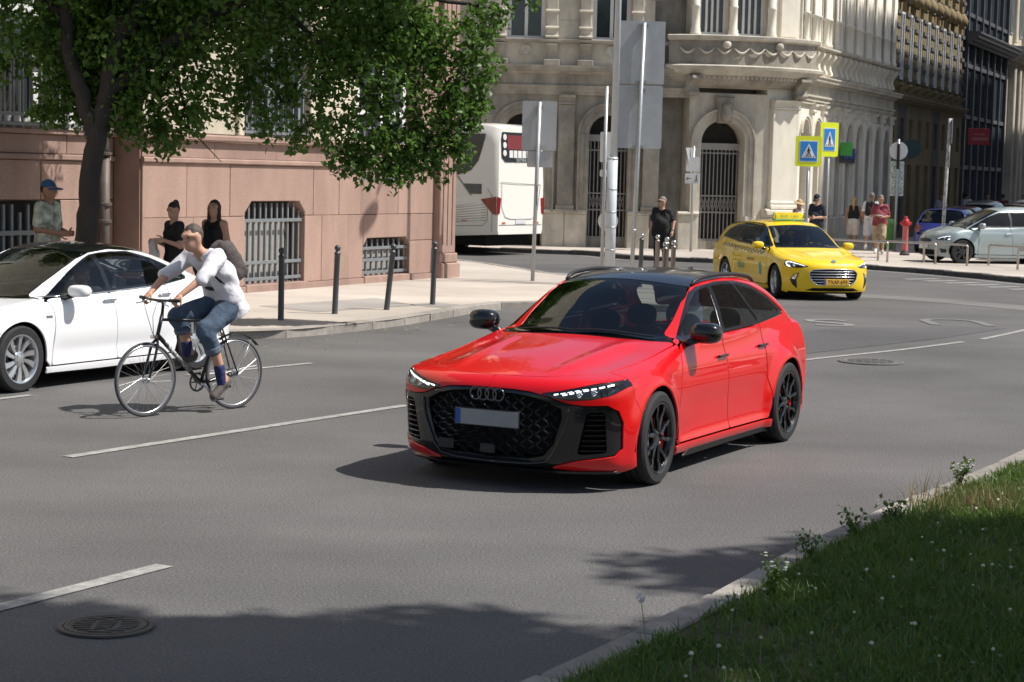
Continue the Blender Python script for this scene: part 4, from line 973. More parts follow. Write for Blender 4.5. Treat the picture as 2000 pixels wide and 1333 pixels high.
S3['floor'] = pchip([(2.5, .08), (1.9, .08), (0, .09), (-1.8, .12), (-2.5, .22)])
S3['roof'] = pchip([(1.5, .72), (1.12, .90), (.75, 1.10), (.40, 1.275), (.12, 1.385), (-.1, 1.43), (-.35, 1.445), (-.7, 1.425), (-1.1, 1.345), (-1.5, 1.225), (-1.85, 1.10), (-2.05, 1.03), (-2.4, .85)])
S3['ghalf'] = pchip([(1.4, .74), (1.05, .775), (.6, .825), (0, .842), (-.6, .84), (-1.2, .80), (-1.8, .70), (-2.2, .62)])
S3['beltz'] = pchip([(1.4, .89), (.9, .91), (0, .94), (-.8, .97), (-2.2, 1.0)])
S3['hood_front'] = [(2.08, 0), (2.06, .25), (2.0, .45), (1.90, .58), (1.75, .67)]
S3['hood_side'] = [(1.75, .67), (1.4, .71), (1.1, .735), (1.0, .74)]
S3['ws_base'] = [(1.13, 0), (1.12, .2), (1.09, .4), (1.03, .57), (.97, .68)]
S3['ws_top'] = [(.10, 0), (.095, .2), (.065, .4), (.03, .50), (.005, .55)]
S3['roof_edge'] = [(-.005, .557), (-.4, .57), (-.8, .56), (-1.2, .53)]
S3['roof_rear'] = [(-1.25, 0), (-1.24, .3), (-1.2, .53)]
S3['tail_edge'] = [(-1.30, 1.23), (-1.75, 1.08), (-2.1, .98), (-2.30, .90), (-2.28, .70), (-1.80, .50)]
S3['ra0'], S3['ra1'] = R(160), R(12)
S3['rear_seam'] = [(-1.05, .42), (-.99, .60), (-.98, .80), (-.98, .96)]
S3['dlo'] = [(.93, .922), (.70, 1.045), (.42, 1.185), (.20, 1.285), (0, 1.345), (-.30, 1.375), (-.60, 1.355), (-.95, 1.275), (-1.25, 1.165), (-1.47, 1.055), (-1.44, 1.03), (-.98, .99), (0, .952)]
S3['dlo_top'] = S3['dlo'][:10]; S3['dlo_rear'] = [(-.98, .99), (-1.44, 1.03), (-1.47, 1.055)]; S3['dlo_belt'] = [(.90, .92), (0, .95), (-.98, .988), (-1.42, 1.028)]; S3['belt_trim'] = M_CHROME
S3['apillar'] = [(.96, .905), (1.02, .885)]
S3['fender_top'] = [(1.01, .748), (1.1, .742), (1.4, .717), (1.76, .677)]
S3['fender_front'] = [(1.82, .70), (1.83, .62), (1.80, .55), (1.72, .60)]
S3['fa0'], S3['fa1'] = math.atan2(.264, .2825), R(187)
S3['fender_rear'] = [(1.04, .27), (.985, .23), (.96, .40), (.93, .65), (.945, .80), (.975, .878), (1.015, .884)]
S3['door_f'] = [(.965, .235), (.945, .40), (.922, .65), (.937, .80), (.962, .872), (.955, .900), (.87, .912), (.02, .94), (-.03, .75), (-.06, .5), (-.08, .235)]
S3['door_r'] = [(-.085, .235), (-.065, .5), (-.035, .75), (.015, .94), (-.97, .98), (-.97, .80), (-.98, .60), (-1.03, .46), (-1.06, .36), (-1.02, .235)]
S3['sill'] = [(1.05, .225), (-1.06, .225), (-1.07, .16), (.2, .15), (1.06, .16)]
S3['panes'] = [[(.84, .95), (.62, 1.065), (.36, 1.19), (.14, 1.28), (.02, 1.315), (.0, 1.15), (.02, .975)], [(-.05, .98), (-.065, 1.15), (-.06, 1.335), (-.30, 1.348), (-.60, 1.328), (-.88, 1.262), (-.98, 1.15), (-1.02, 1.02)], [(-1.06, 1.022), (-1.04, 1.12), (-.96, 1.235), (-1.2, 1.155), (-1.39, 1.055), (-1.38, 1.045)]]
S3['handles'] = [(.06, .855), (-.87, .875)]
S3['handlemat'] = M_CHROME
S3['bumper_top'] = [(1.76, .677)]
S3['headlight'] = [(.55, .62), (.66, .665), (.80, .72), (.85, .70), (.82, .64), (.68, .59), (.58, .585)]
S3['headlight_in'] = [(.58, .62), (.67, .655), (.79, .703), (.83, .69), (.80, .648), (.68, .605), (.60, .60)]
S3['drl'] = [[(.60, .635), (.70, .67), (.80, .70)]]
S3['fb0'] = R(-26); S3['bump_bottom'] = [(1.80, .16), (1.88, .14)]
S3['mask_edge'] = [(.78, .17), (.5, .175), (0, .175), (0, .3)]
S3['mirror'] = (.66, .99, .985, .085, .125, .065); S3['mirrormat'] = M_WHITE
S3['tail_lamp'] = [(.50, .93), (.80, .95), (.83, .84), (.60, .80)]
S3['tailgate_poly'] = [(.60, .98), (.58, .60), (.45, .55)]; S3['rear_glass'] = [(.52, 1.0), (.55, .99)]
S3['rear_glass'] = [(.47, 1.20), (.52, 1.03)]
S3['rb_top'] = .60; S3['rb_bot'] = .25; S3['rb_seam'] = [(-2.28, .66), (-1.80, .50)]
FW, wcar = build_car(S3, 'car', 'white saloon car with black glass roof at the left edge behind the cyclist', (-5.027, 21.004, 0), -2.053, hi=.045)
b = MB(); b.box((1.02, .905, .735), (.10, .012, .03), bev=.005); b.build('fender_badge', M_CHROME, wcar)

# ------------------------------------------------------------------ parked cars on the right
V = near(T, paint=M_SILV, roofmat=M_SILV, mirrormat=M_SILV, rimmat=M_BLKALLOY, rim=7, steer=0)
V['roof'] = pchip([(1.7, .82), (1.35, 1.0), (.85, 1.235), (.45, 1.41), (.2, 1.50), (-.15, 1.56), (-.6, 1.575), (-1.2, 1.55), (-1.7, 1.49), (-1.95, 1.43), (-2.05, 1.32), (-2.2, 1.0), (-2.3, .8)])
V['ws_base'] = [(1.34, 0), (1.33, .2), (1.30, .4), (1.25, .57), (1.20, .675)]
V['ws_top'] = [(.25, 0), (.245, .2), (.21, .4), (.18, .50), (.15, .55)]
V['deck'] = pchip([(2.3, .62), (2.1, .76), (1.9, .84), (1.6, .92), (1.35, .985), (1.0, 1.02), (.6, 1.03), (-1, 1.06), (-2.5, 1.0)])
V['nose'] = pchip([(.05, 1.95), (.15, 2.06), (.3, 2.10), (.55, 2.10), (.7, 2.06), (.8, 2.0)]); V['hood_front'] = [(1.98, 0), (1.965, .2), (1.92, .4), (1.84, .56), (1.74, .64), (1.66, .67)]
V['hood_side'] = [(1.66, .67), (1.45, .70), (1.28, .72)]; V['fender_top'] = [(1.27, .73), (1.45, .707), (1.67, .677)]; V['bumper_top'] = [(1.67, .677)]
V['fender_front'] = [(1.68, .80), (1.70, .68), (1.68, .56), (1.62, .585)]
V['tail'] = pchip([(.1, -2.1), (.3, -2.18), (.7, -2.2), (1.0, -2.16), (1.2, -2.12)])
V['roof_edge'] = [(.14, .557), (-.4, .572), (-1.0, .568), (-1.6, .54), (-1.9, .51)]; V['roof_rear'] = [(-1.95, 0), (-1.94, .3), (-1.9, .51)]
V['tail_edge'] = [(-1.93, 1.36), (-2.0, 1.15), (-2.05, .95), (-2.07, .80), (-2.02, .58), (-1.70, .47)]; V['rb_seam'] = [(-2.02, .58), (-1.70, .47)]
V['dlo'] = [(1.10, .985), (.80, 1.14), (.45, 1.315), (.22, 1.42), (.02, 1.465), (-.45, 1.495), (-1.0, 1.475), (-1.45, 1.41), (-1.7, 1.30), (-1.82, 1.12), (-1.78, 1.09), (-.93, 1.04), (-.05, 1.01)]
V['dlo_top'] = V['dlo'][:10]; V['dlo_rear'] = [(-.93, 1.04), (-1.78, 1.09), (-1.82, 1.12)]; V['dlo_belt'] = [(1.07, .985), (-.05, 1.01), (-.93, 1.04), (-1.76, 1.09)]
V['panes'] = [[(1.0, 1.01), (.72, 1.155), (.40, 1.32), (.15, 1.43), (-.10, 1.45), (-.12, 1.2), (-.09, 1.03)], [(-.15, 1.032), (-.18, 1.2), (-.18, 1.455), (-.55, 1.465), (-.90, 1.452), (-.98, 1.2), (-.99, 1.062)], [(-1.06, 1.068), (-1.05, 1.2), (-.98, 1.44), (-1.38, 1.38), (-1.64, 1.27), (-1.74, 1.13), (-1.7, 1.11)]]
V['apillar'] = [(1.14, .965), (1.22, .945)]
V['fender_rear'] = [(.98, .28), (.905, .24), (.895, .40), (.87, .70), (.95, .88), (1.24, .94)]
V['door_f'] = [(.885, .245), (.885, .42), (.86, .70), (.94, .87), (1.10, .965), (1.0, .975), (-.06, 1.0), (-.12, .75), (-.15, .5), (-.17, .245)]
V['door_r'] = [(-.175, .245), (-.155, .5), (-.125, .75), (-.065, 1.0), (-.92, 1.03), (-.92, .85), (-.92, .62), (-.95, .46), (-.98, .36), (-.95, .245)]
V['mirror'] = (.82, .95, 1.03, .08, .11, .085); V['rear_glass'] = [(.50, 1.36), (.62, 1.06)]; V['sideglass'] = [M_GLASSD]*3
V['inner'] = (-1.9, 1.8); V['mask_edge'] = [(.78, .17), (.5, .175), (0, .175), (0, .3)]; V['handlemat'] = M_CHROME; V['seats'] = [(.02, .37), (.02, -.37), (-.85, .40), (-.85, -.40)]
FV, van = build_car(V, 'parked_car', 'pale silver green hatchback parked side on behind the low hoop rails', (13.45, 54.7, .123), PI+.22, 'parked cars on the right', hi=.06)
panel(FV, 'door_decal', FV.side(close([(-.30, .42), (-.62, .42), (-.62, .37), (-.30, .37)]), 1), (0, -1, 0), mat('blurred_decal', (.12, .13, .13), .5, var=.6, scale=40, detail=1), van, .08, off=.003, lip=.001, gap=0)
v = [(0, .36), (.45, .36), (.62, .30), (.50, .21), (0, .20)]
panel(FV, 'lower_intake', FV.front(close(v+mirror2(v)[1:-1])), (-1, 0, 0), M_BLACKMAT, van, .08, off=.004, lip=.004)
v = [(0, .66), (.30, .65), (.42, .60), (.30, .55), (0, .545)]
panel(FV, 'grille', FV.front(close(v+mirror2(v)[1:-1])), (-1, 0, 0), M_BLACKSATIN, van, .08, off=.004, lip=.004)
b = MB(); b.box((2.105, 0, .45), (.012, .52, .11), bev=.003); b.build('number_plate', M_PLATE, van)
for s in (1, -1):
    v = [(.66, .40), (.80, .38), (.80, .28), (.70, .27)]; panel(FV, 'fog_lamp_vent', FV.front([(y*s, z) for y, z in close(rnd(v, .02))]), (-.86, -.5*s, 0), M_BLACKSATIN, van, .06, off=.004, lip=.004)
B = near(V, paint=M_BLUE, roofmat=M_BLUE, mirrormat=M_BLUE, rearglass=M_GLASS, sideglass=[M_GLASS]*3)
B['roof'] = pchip([(1.4, .80), (1.02, .985), (.62, 1.20), (.30, 1.345), (.14, 1.385), (-.15, 1.42), (-.6, 1.425), (-1.2, 1.41), (-1.65, 1.375), (-1.75, 1.33), (-1.9, 1.15), (-2.08, .90), (-2.2, .7)])
B['ws_base'], B['ws_top'], B['deck'] = T['ws_base'], T['ws_top'], T['deck']; B['nose'] = V['nose']
B['hood_side'] = [(1.66, .67), (1.4, .705), (1.1, .73), (.96, .74)]; B['fender_top'] = [(.93, .748), (1.1, .737), (1.4, .712), (1.67, .677)]; B['apillar'] = T['apillar']; B['fender_rear'] = T['fender_rear']; B['door_f'] = T['door_f']; B['door_r'] = T['door_r']
B['roof_edge'] = [(.095, .557), (-.4, .572), (-1.0, .568), (-1.4, .555), (-1.62, .54)]; B['roof_rear'] = [(-1.66, 0), (-1.655, .3), (-1.62, .54)]
B['tail_edge'] = [(-1.68, 1.30), (-1.85, 1.08), (-1.98, .90), (-2.03, .80), (-2.0, .58), (-1.70, .47)]; B['rb_seam'] = [(-2.0, .58), (-1.70, .47)]
B['dlo'] = [(.80, .975), (.58, 1.10), (.32, 1.25), (.18, 1.305), (.02, 1.335), (-.45, 1.36), (-1.0, 1.345), (-1.3, 1.315), (-1.42, 1.27), (-1.58, 1.10), (-1.55, 1.06), (-.93, 1.03), (-.05, 1.0)]
B['dlo_top'] = B['dlo'][:10]; B['dlo_rear'] = [(-.93, 1.03), (-1.55, 1.06), (-1.58, 1.10)]; B['dlo_belt'] = T['dlo_belt']
B['panes'] = [[(.70, 1.0), (.50, 1.12), (.28, 1.24), (.05, 1.305), (-.12, 1.325), (-.12, 1.2), (-.09, 1.02)], [(-.15, 1.022), (-.18, 1.2), (-.18, 1.33), (-.55, 1.338), (-.90, 1.322), (-.98, 1.2), (-.99, 1.052)], [(-1.04, 1.055), (-1.03, 1.2), (-.97, 1.318), (-1.25, 1.29), (-1.37, 1.25), (-1.50, 1.09), (-1.48, 1.08)]]
B['rear_glass'] = [(.56, 1.31), (.66, .98)]; B['tailgate_poly'] = [(.70, .945), (.66, .62), (.45, .58)]; B['tail_lamp'] = [(.62, .86), (.82, .87), (.83, .66), (.64, .65)]; B['tail'] = pchip([(.1, -2.0), (.3, -2.1), (.7, -2.12), (.9, -2.08), (1.2, -1.9)])
FB, bcar = build_car(B, 'parked_car', 'old blue hatchback parked with its rear window and red tail lamp facing us', (14.0, 62.4, .123), R(68), 'parked cars on the right', hi=.075)
def repaint(root, old, new):
    for o in [root]+[q for c_ in root.children for q in (c_, *c_.children)]:
        if o.type != 'MESH': continue
        for sl in o.material_slots:
            if sl.material is old: sl.link = 'OBJECT'; sl.material = new
for src, old, pm_, (x, y), lab in ((bcar, M_BLUE, M_DKRED, (15.75, 68.4), 'dark red hatchback parked just ahead of the blue one'), (van, M_SILV, M_GREYP, (18.1, 74.8), 'grey car with blue tinted rear window third along the parked row'), (bcar, M_BLUE, M_BLKP, (20.9, 81.4), 'black car roof showing behind the grey parked car'), (van, M_SILV, M_WHITE, (23.2, 87.5), 'pale car farthest along the parked row at the right edge')):
    o_ = copy_tree(src); o_.location = (x, y, .123); o_.rotation_euler = (0, 0, R(67)); o_['label'] = lab; repaint(o_, old, pm_)
# ------------------------------------------------------------------ building kit: walls, mouldings, windows
M_PINK = mat('red_granite', (0.36, 0.24, 0.195), .8, var=.16, scale=26, bump=.45, bscale=55, detail=8, stain=.20, objvar=.09)
M_PINK2 = mat('red_granite_smooth', (0.33, 0.22, 0.18), .75, var=.14, scale=3.0, bump=.2, bscale=40, detail=8, stain=.2, objvar=.06)
M_JOINT = mat('dark_joint', (0.13, 0.085, 0.07), .95, var=.2)
M_BEIGE = mat('pale_limestone', (0.56, 0.50, 0.39), .85, var=.14, scale=2.5, bump=.2, bscale=30, detail=8, stain=.18, objvar=.05)
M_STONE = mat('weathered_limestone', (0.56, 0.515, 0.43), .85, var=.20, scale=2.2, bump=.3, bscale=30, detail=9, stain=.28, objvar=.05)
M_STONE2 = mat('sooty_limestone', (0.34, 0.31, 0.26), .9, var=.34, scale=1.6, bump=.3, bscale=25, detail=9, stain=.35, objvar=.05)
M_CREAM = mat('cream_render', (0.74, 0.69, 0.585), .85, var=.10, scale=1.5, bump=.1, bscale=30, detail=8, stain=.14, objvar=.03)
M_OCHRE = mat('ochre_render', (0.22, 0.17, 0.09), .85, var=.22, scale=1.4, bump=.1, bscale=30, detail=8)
M_SLATE = mat('dark_cladding', (0.075, 0.078, 0.088), .6, var=.2, scale=2)
M_WFRAME = mat('white_window_paint', (0.66, 0.66, 0.65), .5, var=.08, scale=6)
M_GFRAME = mat('bluegrey_window_paint', (0.25, 0.29, 0.31), .5, var=.1, scale=6)
M_PANE = mat('window_pane', (0.035, 0.042, 0.048), .06, var=.4, scale=.9, spec=.8)
M_BARS = mat('grey_painted_iron', (0.17, 0.185, 0.195), .5, var=.15, scale=10)
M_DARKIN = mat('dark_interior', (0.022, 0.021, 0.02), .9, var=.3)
M_SHUT = mat('grey_shutter', (0.30, 0.29, 0.27), .6, var=.15, scale=4)
M_GATE = mat('iron_gate', (0.26, 0.25, 0.235), .5, var=.15, scale=8, metal=.3)

def cdt_poly(outline, holes=()):
    V = [Vector(p) for p in outline]; E = [(i, (i+1) % len(outline)) for i in range(len(outline))]; n = len(V)
    for q in holes: V += [Vector(p) for p in q]; E += [(n+i, n+(i+1) % len(q)) for i in range(len(q))]; n += len(q)
    r = delaunay_2d_cdt(V, E, [], 0, 1e-6); P = np.array([(p.x, p.y) for p in r[0]]); T_ = np.array([list(t) for t in r[2]]); ce = P[T_].mean(1)
    ok = inside(np.array(outline), ce)
    for q in holes: ok &= ~inside(np.array(q), ce)
    return P, T_[ok]
def slab(name, outline, m, parent, y0=0.0, y1=.3, holes=(), cham=0.0):
    """upright slab: outline in (x, z); front face at y0 (towards -y), back at y1"""
    b = MB(); A = .5*sum(a[0]*c[1]-c[0]*a[1] for a, c in zip(outline, list(outline[1:])+[outline[0]]))
    if A < 0: outline = outline[::-1]
    fr = [tuple(p) for p in (inset(outline, cham) if cham else outline)]
    P, T_ = cdt_poly(fr, holes)
    b.add([(x, y0, z) for x, z in P], [tuple(t) if np.cross(P[t[1]]-P[t[0]], P[t[2]]-P[t[0]]) > 0 else tuple(t[::-1]) for t in T_])
    n = len(outline)
    rings = ([(fr, y0), (outline, y0+cham), (outline, y1)] if cham else [(outline, y0), (outline, y1)])
    for (p, ya), (q, yb) in zip(rings, rings[1:]):
        b.add([(x, ya, z) for x, z in p]+[(x, yb, z) for x, z in q], [(i, n+i, n+(i+1) % n, (i+1) % n) for i in range(n)])
    for h in holes:
        k = len(h); Ah = .5*sum(a[0]*c[1]-c[0]*a[1] for a, c in zip(h, list(h[1:])+[h[0]])); h = h if Ah > 0 else h[::-1]
        b.add([(x, y0, z) for x, z in h]+[(x, y1, z) for x, z in h], [(i, (i+1) % k, k+(i+1) % k, k+i) for i in range(k)])
    return b.build(name, m, parent)
def rect(x0, x1, z0, z1): return [(x0, z0), (x1, z0), (x1, z1), (x0, z1)]
def archpoly(cx, hw, z0, zs, n=18):
    """round-headed opening"""
    return [(cx-hw, z0), (cx+hw, z0)]+[(cx+hw*math.cos(PI*i/n), zs+hw*math.sin(PI*i/n)) for i in range(n+1)]
def sweep(name, path, prof, m, parent, smooth=False, closed=False):
    """run a moulding profile (out-of-curve n, depth y) along a path in (x, z)"""
    b = MB(); rs = []; N = len(path)
    for i, p in enumerate(path):
        a, c = path[max(i-1, 0)], path[min(i+1, N-1)]; t = Vector((c[0]-a[0], c[1]-a[1])).normalized(); nn = Vector((-t.y, t.x))
        rs.append([(p[0]+nn.x*u, -d, p[1]+nn.y*u) for u, d in prof])
    b.rings(rs, True); return b.build(name, m, parent, smooth)
def mould(name, x0, x1, z, prof, m, parent, y=0.0):
    """straight horizontal moulding; prof = (z offset, projection)"""
    b = MB(); b.rings([[(x, y-d, z+u) for u, d in prof] for x in (x0, x1)], True); return b.build(name, m, parent)
CORN = [(0, -.05), (0, .06), (.05, .08), (.07, .16), (.14, .20), (.17, .30), (.26, .32), (.28, .36), (.33, .36), (.36, -.05)]
def sc_prof(k, p=CORN): return [(a*k, b*k if b > 0 else b) for a, b in p]
def sash(name, parent, x0, x1, z0, z1, y, m=None, mull=1, trans=(), fw=.07, pane=None):
    """window: frame, mullions and panes"""
    m = m or M_WFRAME; o = bpy.data.objects.new(name, None); COL.objects.link(o); o.parent = parent
    b = MB()
    b.box(((x0+x1)/2, y, z0+fw/2), (x1-x0, .08, fw)); b.box(((x0+x1)/2, y, z1-fw/2), (x1-x0, .08, fw))
    b.box((x0+fw/2, y, (z0+z1)/2), (fw, .08, z1-z0-2*fw)); b.box((x1-fw/2, y, (z0+z1)/2), (fw, .08, z1-z0-2*fw)); b.build('frame', m, o)
    xs = [x0+fw+(x1-x0-2*fw)*k/(mull+1) for k in range(mull+2)]
    for x in xs[1:-1]:
        b = MB(); b.box((x, y-.006, (z0+z1)/2), (fw*.9, .07, z1-z0-2*fw)); b.build('mullion', m, o)
    for z in trans:
        b = MB(); b.box(((x0+x1)/2, y-.01, z), (x1-x0-2*fw, .07, fw*.8)); b.build('transom', m, o)
    for xa, xb in zip(xs, xs[1:]):
        b = MB(); b.box(((xa+xb)/2, y+.03, (z0+z1)/2), (xb-xa, .01, z1-z0-2*fw)); b.build('pane', pane or M_PANE, o)
    return o

# ------------------------------------------------------------------ red granite building on the left
A1 = R(64)
bk = thing('stone_building', 'red granite building with barred basement windows behind the white car', 'building', (-1.4, 40.5, 0), A1)
def stones(course, z0, z1, m=M_PINK, y0=0.0, par=None, skip=()):
    for xa, xb in zip(course, course[1:]):
        if (xa, xb) in skip: continue
        slab('stone', rect(xa+.0035, xb-.0035, z0+.0035, z1-.0035), m, par or bk, y0+rng.uniform(-.004, .004), .3, cham=.007)
b = MB(); b.box((-5.1, 9.3, 9), (10.4, 18, 18)); b.build('wall', M_BEIGE, bk)
XR = -10.4
stones([XR, -8.9, -7.35, -5.6, -4.3, -2.9, -1.5, -.62], .05, .225, M_PINK2, -.05)
W1, W2 = (-7.48, -5.54), (-3.44, -1.60)
stones([XR, -9.0, W1[0]], .225, 1.44); stones([W1[1], -4.95, -4.0, W2[0]], .225, 1.44); stones([W2[1], -.62], .225, .90); 
stones([XR, -9.2, -7.95], 1.44, 2.33); stones([-5.25, -4.35, -3.55, -2.1, -.62], 1.44, 2.33)
slab('lintel', [(-7.938, 2.324), (-7.938, 1.446), (W1[0], 1.446), (W1[0], 1.50), (W1[0]+.20, 1.70), (W1[1]-.20, 1.70), (W1[1], 1.50), (W1[1], 1.446), (-5.262, 1.446), (-5.262, 2.324)], M_PINK, bk, 0, .3, cham=.012)
slab('lintel', [(W2[0]+.006, 1.434), (W2[0]+.006, .82), (W2[0]+.16, .98), (W2[1]-.16, .98), (W2[1]-.006, .82), (W2[1]-.006, 1.434)], M_PINK, bk, 0, .3, cham=.012)
slab('stone', rect(W2[1]+.006, -.626, .906, 1.434), M_PINK, bk, 0, .3, cham=.012)
for xa, xb in ((W1[0], W1[1]), (W2[0], W2[1])): slab('window_sill', rect(xa-.02, xb+.02, .10, .245), M_PINK2, bk, -.07, .28, cham=.015)
mould('string_course', XR-.02, -.6, 2.33, [(0, -.02), (0, .03), (.02, .05), (.07, .05), (.09, .03), (.09, -.02)], M_PINK2, bk)
stones([XR, -8.4, -6.5, -4.5, -2.3, -.62], 2.42, 2.70, M_PINK2, .015)
mould('sill_course', XR-.02, -.6, 2.70, [(0, -.02), (0, .06), (.03, .09), (.09, .09), (.12, .04), (.12, -.02)], M_PINK2, bk)
for z in np.arange(2.82, 8.5, .62):
    xs_ = [XR, -9.1, -7.75, -5.3, -3.75, -1.42]
    if int(round((z-2.82)/.62)) % 2: xs_ = [XR, -9.6, -8.4, -7.75, -5.3, -4.4, -3.75, -1.42]
    for xa, xb in zip(xs_, xs_[1:]):
        if (xa, xb) in ((-7.75, -5.3),) and z < 5.8: continue
        if (xa, xb) == (-3.75, -1.42) and z < 6.2: continue
        slab('ashlar_block', rect(xa+.008, xb-.008, z+.008, z+.612), M_BEIGE, bk, .02, .3, cham=.015)
# upper windows behind the tree
sash('window', bk, -7.55, -5.5, 2.95, 5.9, .18, M_GFRAME, 1, (4.6,), .10); sash('window', bk, -3.55, -1.62, 2.0, 6.2, .18, M_WFRAME, 1, (3.4, 4.8), .12)
for xw in (-7.68, -5.38): slab('window_jamb', rect(xw-.09, xw+.09, 2.82, 5.9), M_BEIGE, bk, -.05, .28, cham=.02)
for k in range(12):
    b = MB(); b.box((-7.45+k*.165, .02, 3.28), (.028, .028, .88)); b.build('railing_bar', M_BARS, bk)
for z in (2.9, 3.72):
    b = MB(); b.box((-6.5, .015, z), (2.05, .05, .05)); b.build('railing_rail', M_BARS, bk)
for k in range(9):
    b = MB(); b.box((-3.42+k*.205, .03, 2.6), (.03, .03, 1.1)); b.build('railing_bar', M_BARS, bk)
for z in (2.12, 2.24, 3.1):
    b = MB(); b.box((-2.6, .025, z), (1.9, .05, .045)); b.build('railing_rail', M_BARS, bk)
# corner pilaster
slab('pilaster', rect(-.62, .06, .62, 9), M_PINK2, bk, -.16, .3, cham=.02); slab('pilaster', rect(-1.36, -.68, 2.82, 9), M_PINK2, bk, -.06, .3, cham=.02)
slab('plinth_block', rect(-.66, .12, .05, .42), M_PINK, bk, -.26, .3, cham=.03); slab('plinth_block', rect(-.64, .09, .42, .62), M_PINK2, bk, -.21, .3, cham=.03)
for xa in (-.50, -.30, -.10):
    b = MB(); b.box((xa, -.165, 4.5), (.035, .03, 7.4)); b.build('pilaster_fillet', M_PINK2, bk)
# barred basement windows
def barred(x0, x1, z0, z1, n, rails, y=.10, back=M_SHUT, chm=0):
    o = bpy.data.objects.new('basement_window', None); COL.objects.link(o); o.parent = bk
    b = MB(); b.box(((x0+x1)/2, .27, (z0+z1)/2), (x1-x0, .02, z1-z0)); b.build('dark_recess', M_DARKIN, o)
    b = MB(); b.box(((x0+x1)/2-.1, .235, (z0+z1*.8)/2), ((x1-x0)*.74, .03, (z1*.8-z0))); b.build('shutter', back, o)
    for k in range(n):
        x = x0+.07+(x1-x0-.14)*k/(n-1); zt = z1-.03-chm*max(0, 1-min(x-x0, x1-x)/.2)*.2/.2; b = MB(); b.box((x, y, (z0+zt)/2), (.045, .035, zt-z0), bev=.006); b.build('bar', M_BARS, o)
    for z in rails:
        b = MB(); b.box(((x0+x1)/2, y-.03, z), (x1-x0-.02, .025, .06), bev=.005); b.build('rail', M_BARS, o)
    return o
barred(W1[0], W1[1], .245, 1.70, 11, (.33, .62, 1.36), chm=.2); barred(W2[0], W2[1], .245, .98, 9, (.31, .55, .78), chm=.12)
# recessed left wing
bl = thing('stone_building', 'set back wing of red granite with iron railings at the far left edge', 'building', (-1.4, 40.5, 0), A1)
RY = .55
slab('return_wall', rect(XR-.001, XR+.28, .05, 9), M_PINK2, bl, .305, 1.0)
b = MB(); b.box((XR-.012, RY*.5+.02, 1.4), (.02, RY-.04, 2.7)); b.build('return_face', M_PINK2, bl)
def stonesL(course, z0, z1, m=M_PINK):
    for xa, xb in zip(course, course[1:]): slab('stone', rect(xa+.006, xb-.006, z0+.006, z1-.006), m, bl, RY+rng.uniform(-.006, .006), RY+.3, cham=.012)
b = MB(); b.box((-20.5, RY+8.8, 9), (20.0, 17, 18)); b.build('wall', M_BEIGE, bl)
stonesL([-19, -17, -14.9], .05, 1.72); stonesL([-11.75, -10.43], .05, 1.72); stonesL([-19, -16.6, -13.9, -12.2, -10.43], 1.72, 2.33); stonesL([-19, -16, -13.4, -11.6, -10.43], 2.42, 2.72, M_PINK2)
slab('string_course', rect(-19, -10.43, 2.33, 2.42), M_PINK2, bl, RY-.05, RY+.2, cham=.02); slab('sill_course', rect(-19, -10.43, 2.72, 2.80), M_PINK2, bl, RY-.08, RY+.2, cham=.02)
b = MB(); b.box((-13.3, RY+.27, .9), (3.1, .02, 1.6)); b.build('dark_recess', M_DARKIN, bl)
for k in range(17):
    b = MB(); b.box((-14.8+k*.185, RY+.1, .88), (.06, .05, 1.55 if k % 4 else 1.3), bev=.008); b.build('bar', M_BARS, bl)
for z in (.3, 1.22):
    b = MB(); b.box((-13.3, RY+.07, z), (3.1, .04, .07)); b.build('rail', M_BARS, bl)
sash('window', bl, -15.6, -13.6, 2.9, 6.5, RY+.2, M_WFRAME, 1, (4.6,), .14, mat('curtained_pane', (.30, .33, .31), .15, var=.3, scale=1.2, stretch=(8, 1, .3))); sash('window', bl, -13.1, -11.2, 2.9, 6.5, RY+.2, M_WFRAME, 1, (4.6,), .14)
for k in range(26):
    b = MB(); b.box((-15.9+k*.21, RY-.1, 3.55), (.032, .032, 1.5)); b.build('railing_bar', M_BARS, bl)
for z in (2.86, 3.0, 4.12, 4.28):
    b = MB(); b.box((-13.3, RY-.105, z), (5.4, .05, .05)); b.build('railing_rail', M_BARS, bl)
dp = thing('drainpipe', 'grey cast iron drainpipe beside the tree trunk', 'drainpipe', (-1.4, 40.5, 0), A1)
b = MB(); b.tube([(-10.82, .42, 2.45), (-10.82, .42, 9.0)], .072, 14); b.build('upper_pipe', mat('zinc_pipe', (.33, .33, .32), .5, metal=.4, var=.2), dp, True)
M_CAST = mat('brown_cast_iron', (.115, .095, .085), .6, metal=.3, var=.3, scale=10)
b = MB(); b.tube([(-10.82, .42, .1), (-10.82, .42, 2.45)], .085, 14); b.build('lower_pipe', M_CAST, dp, True)
for z in (.55, 1.35, 1.62, 2.42):
    b = MB(); b.lathe([(.085, z), (.115, z+.01), (.115, z+.05), (.085, z+.06)], c=(-10.82, .42, 0), n=16, caps=False); b.build('collar', M_CAST, dp)

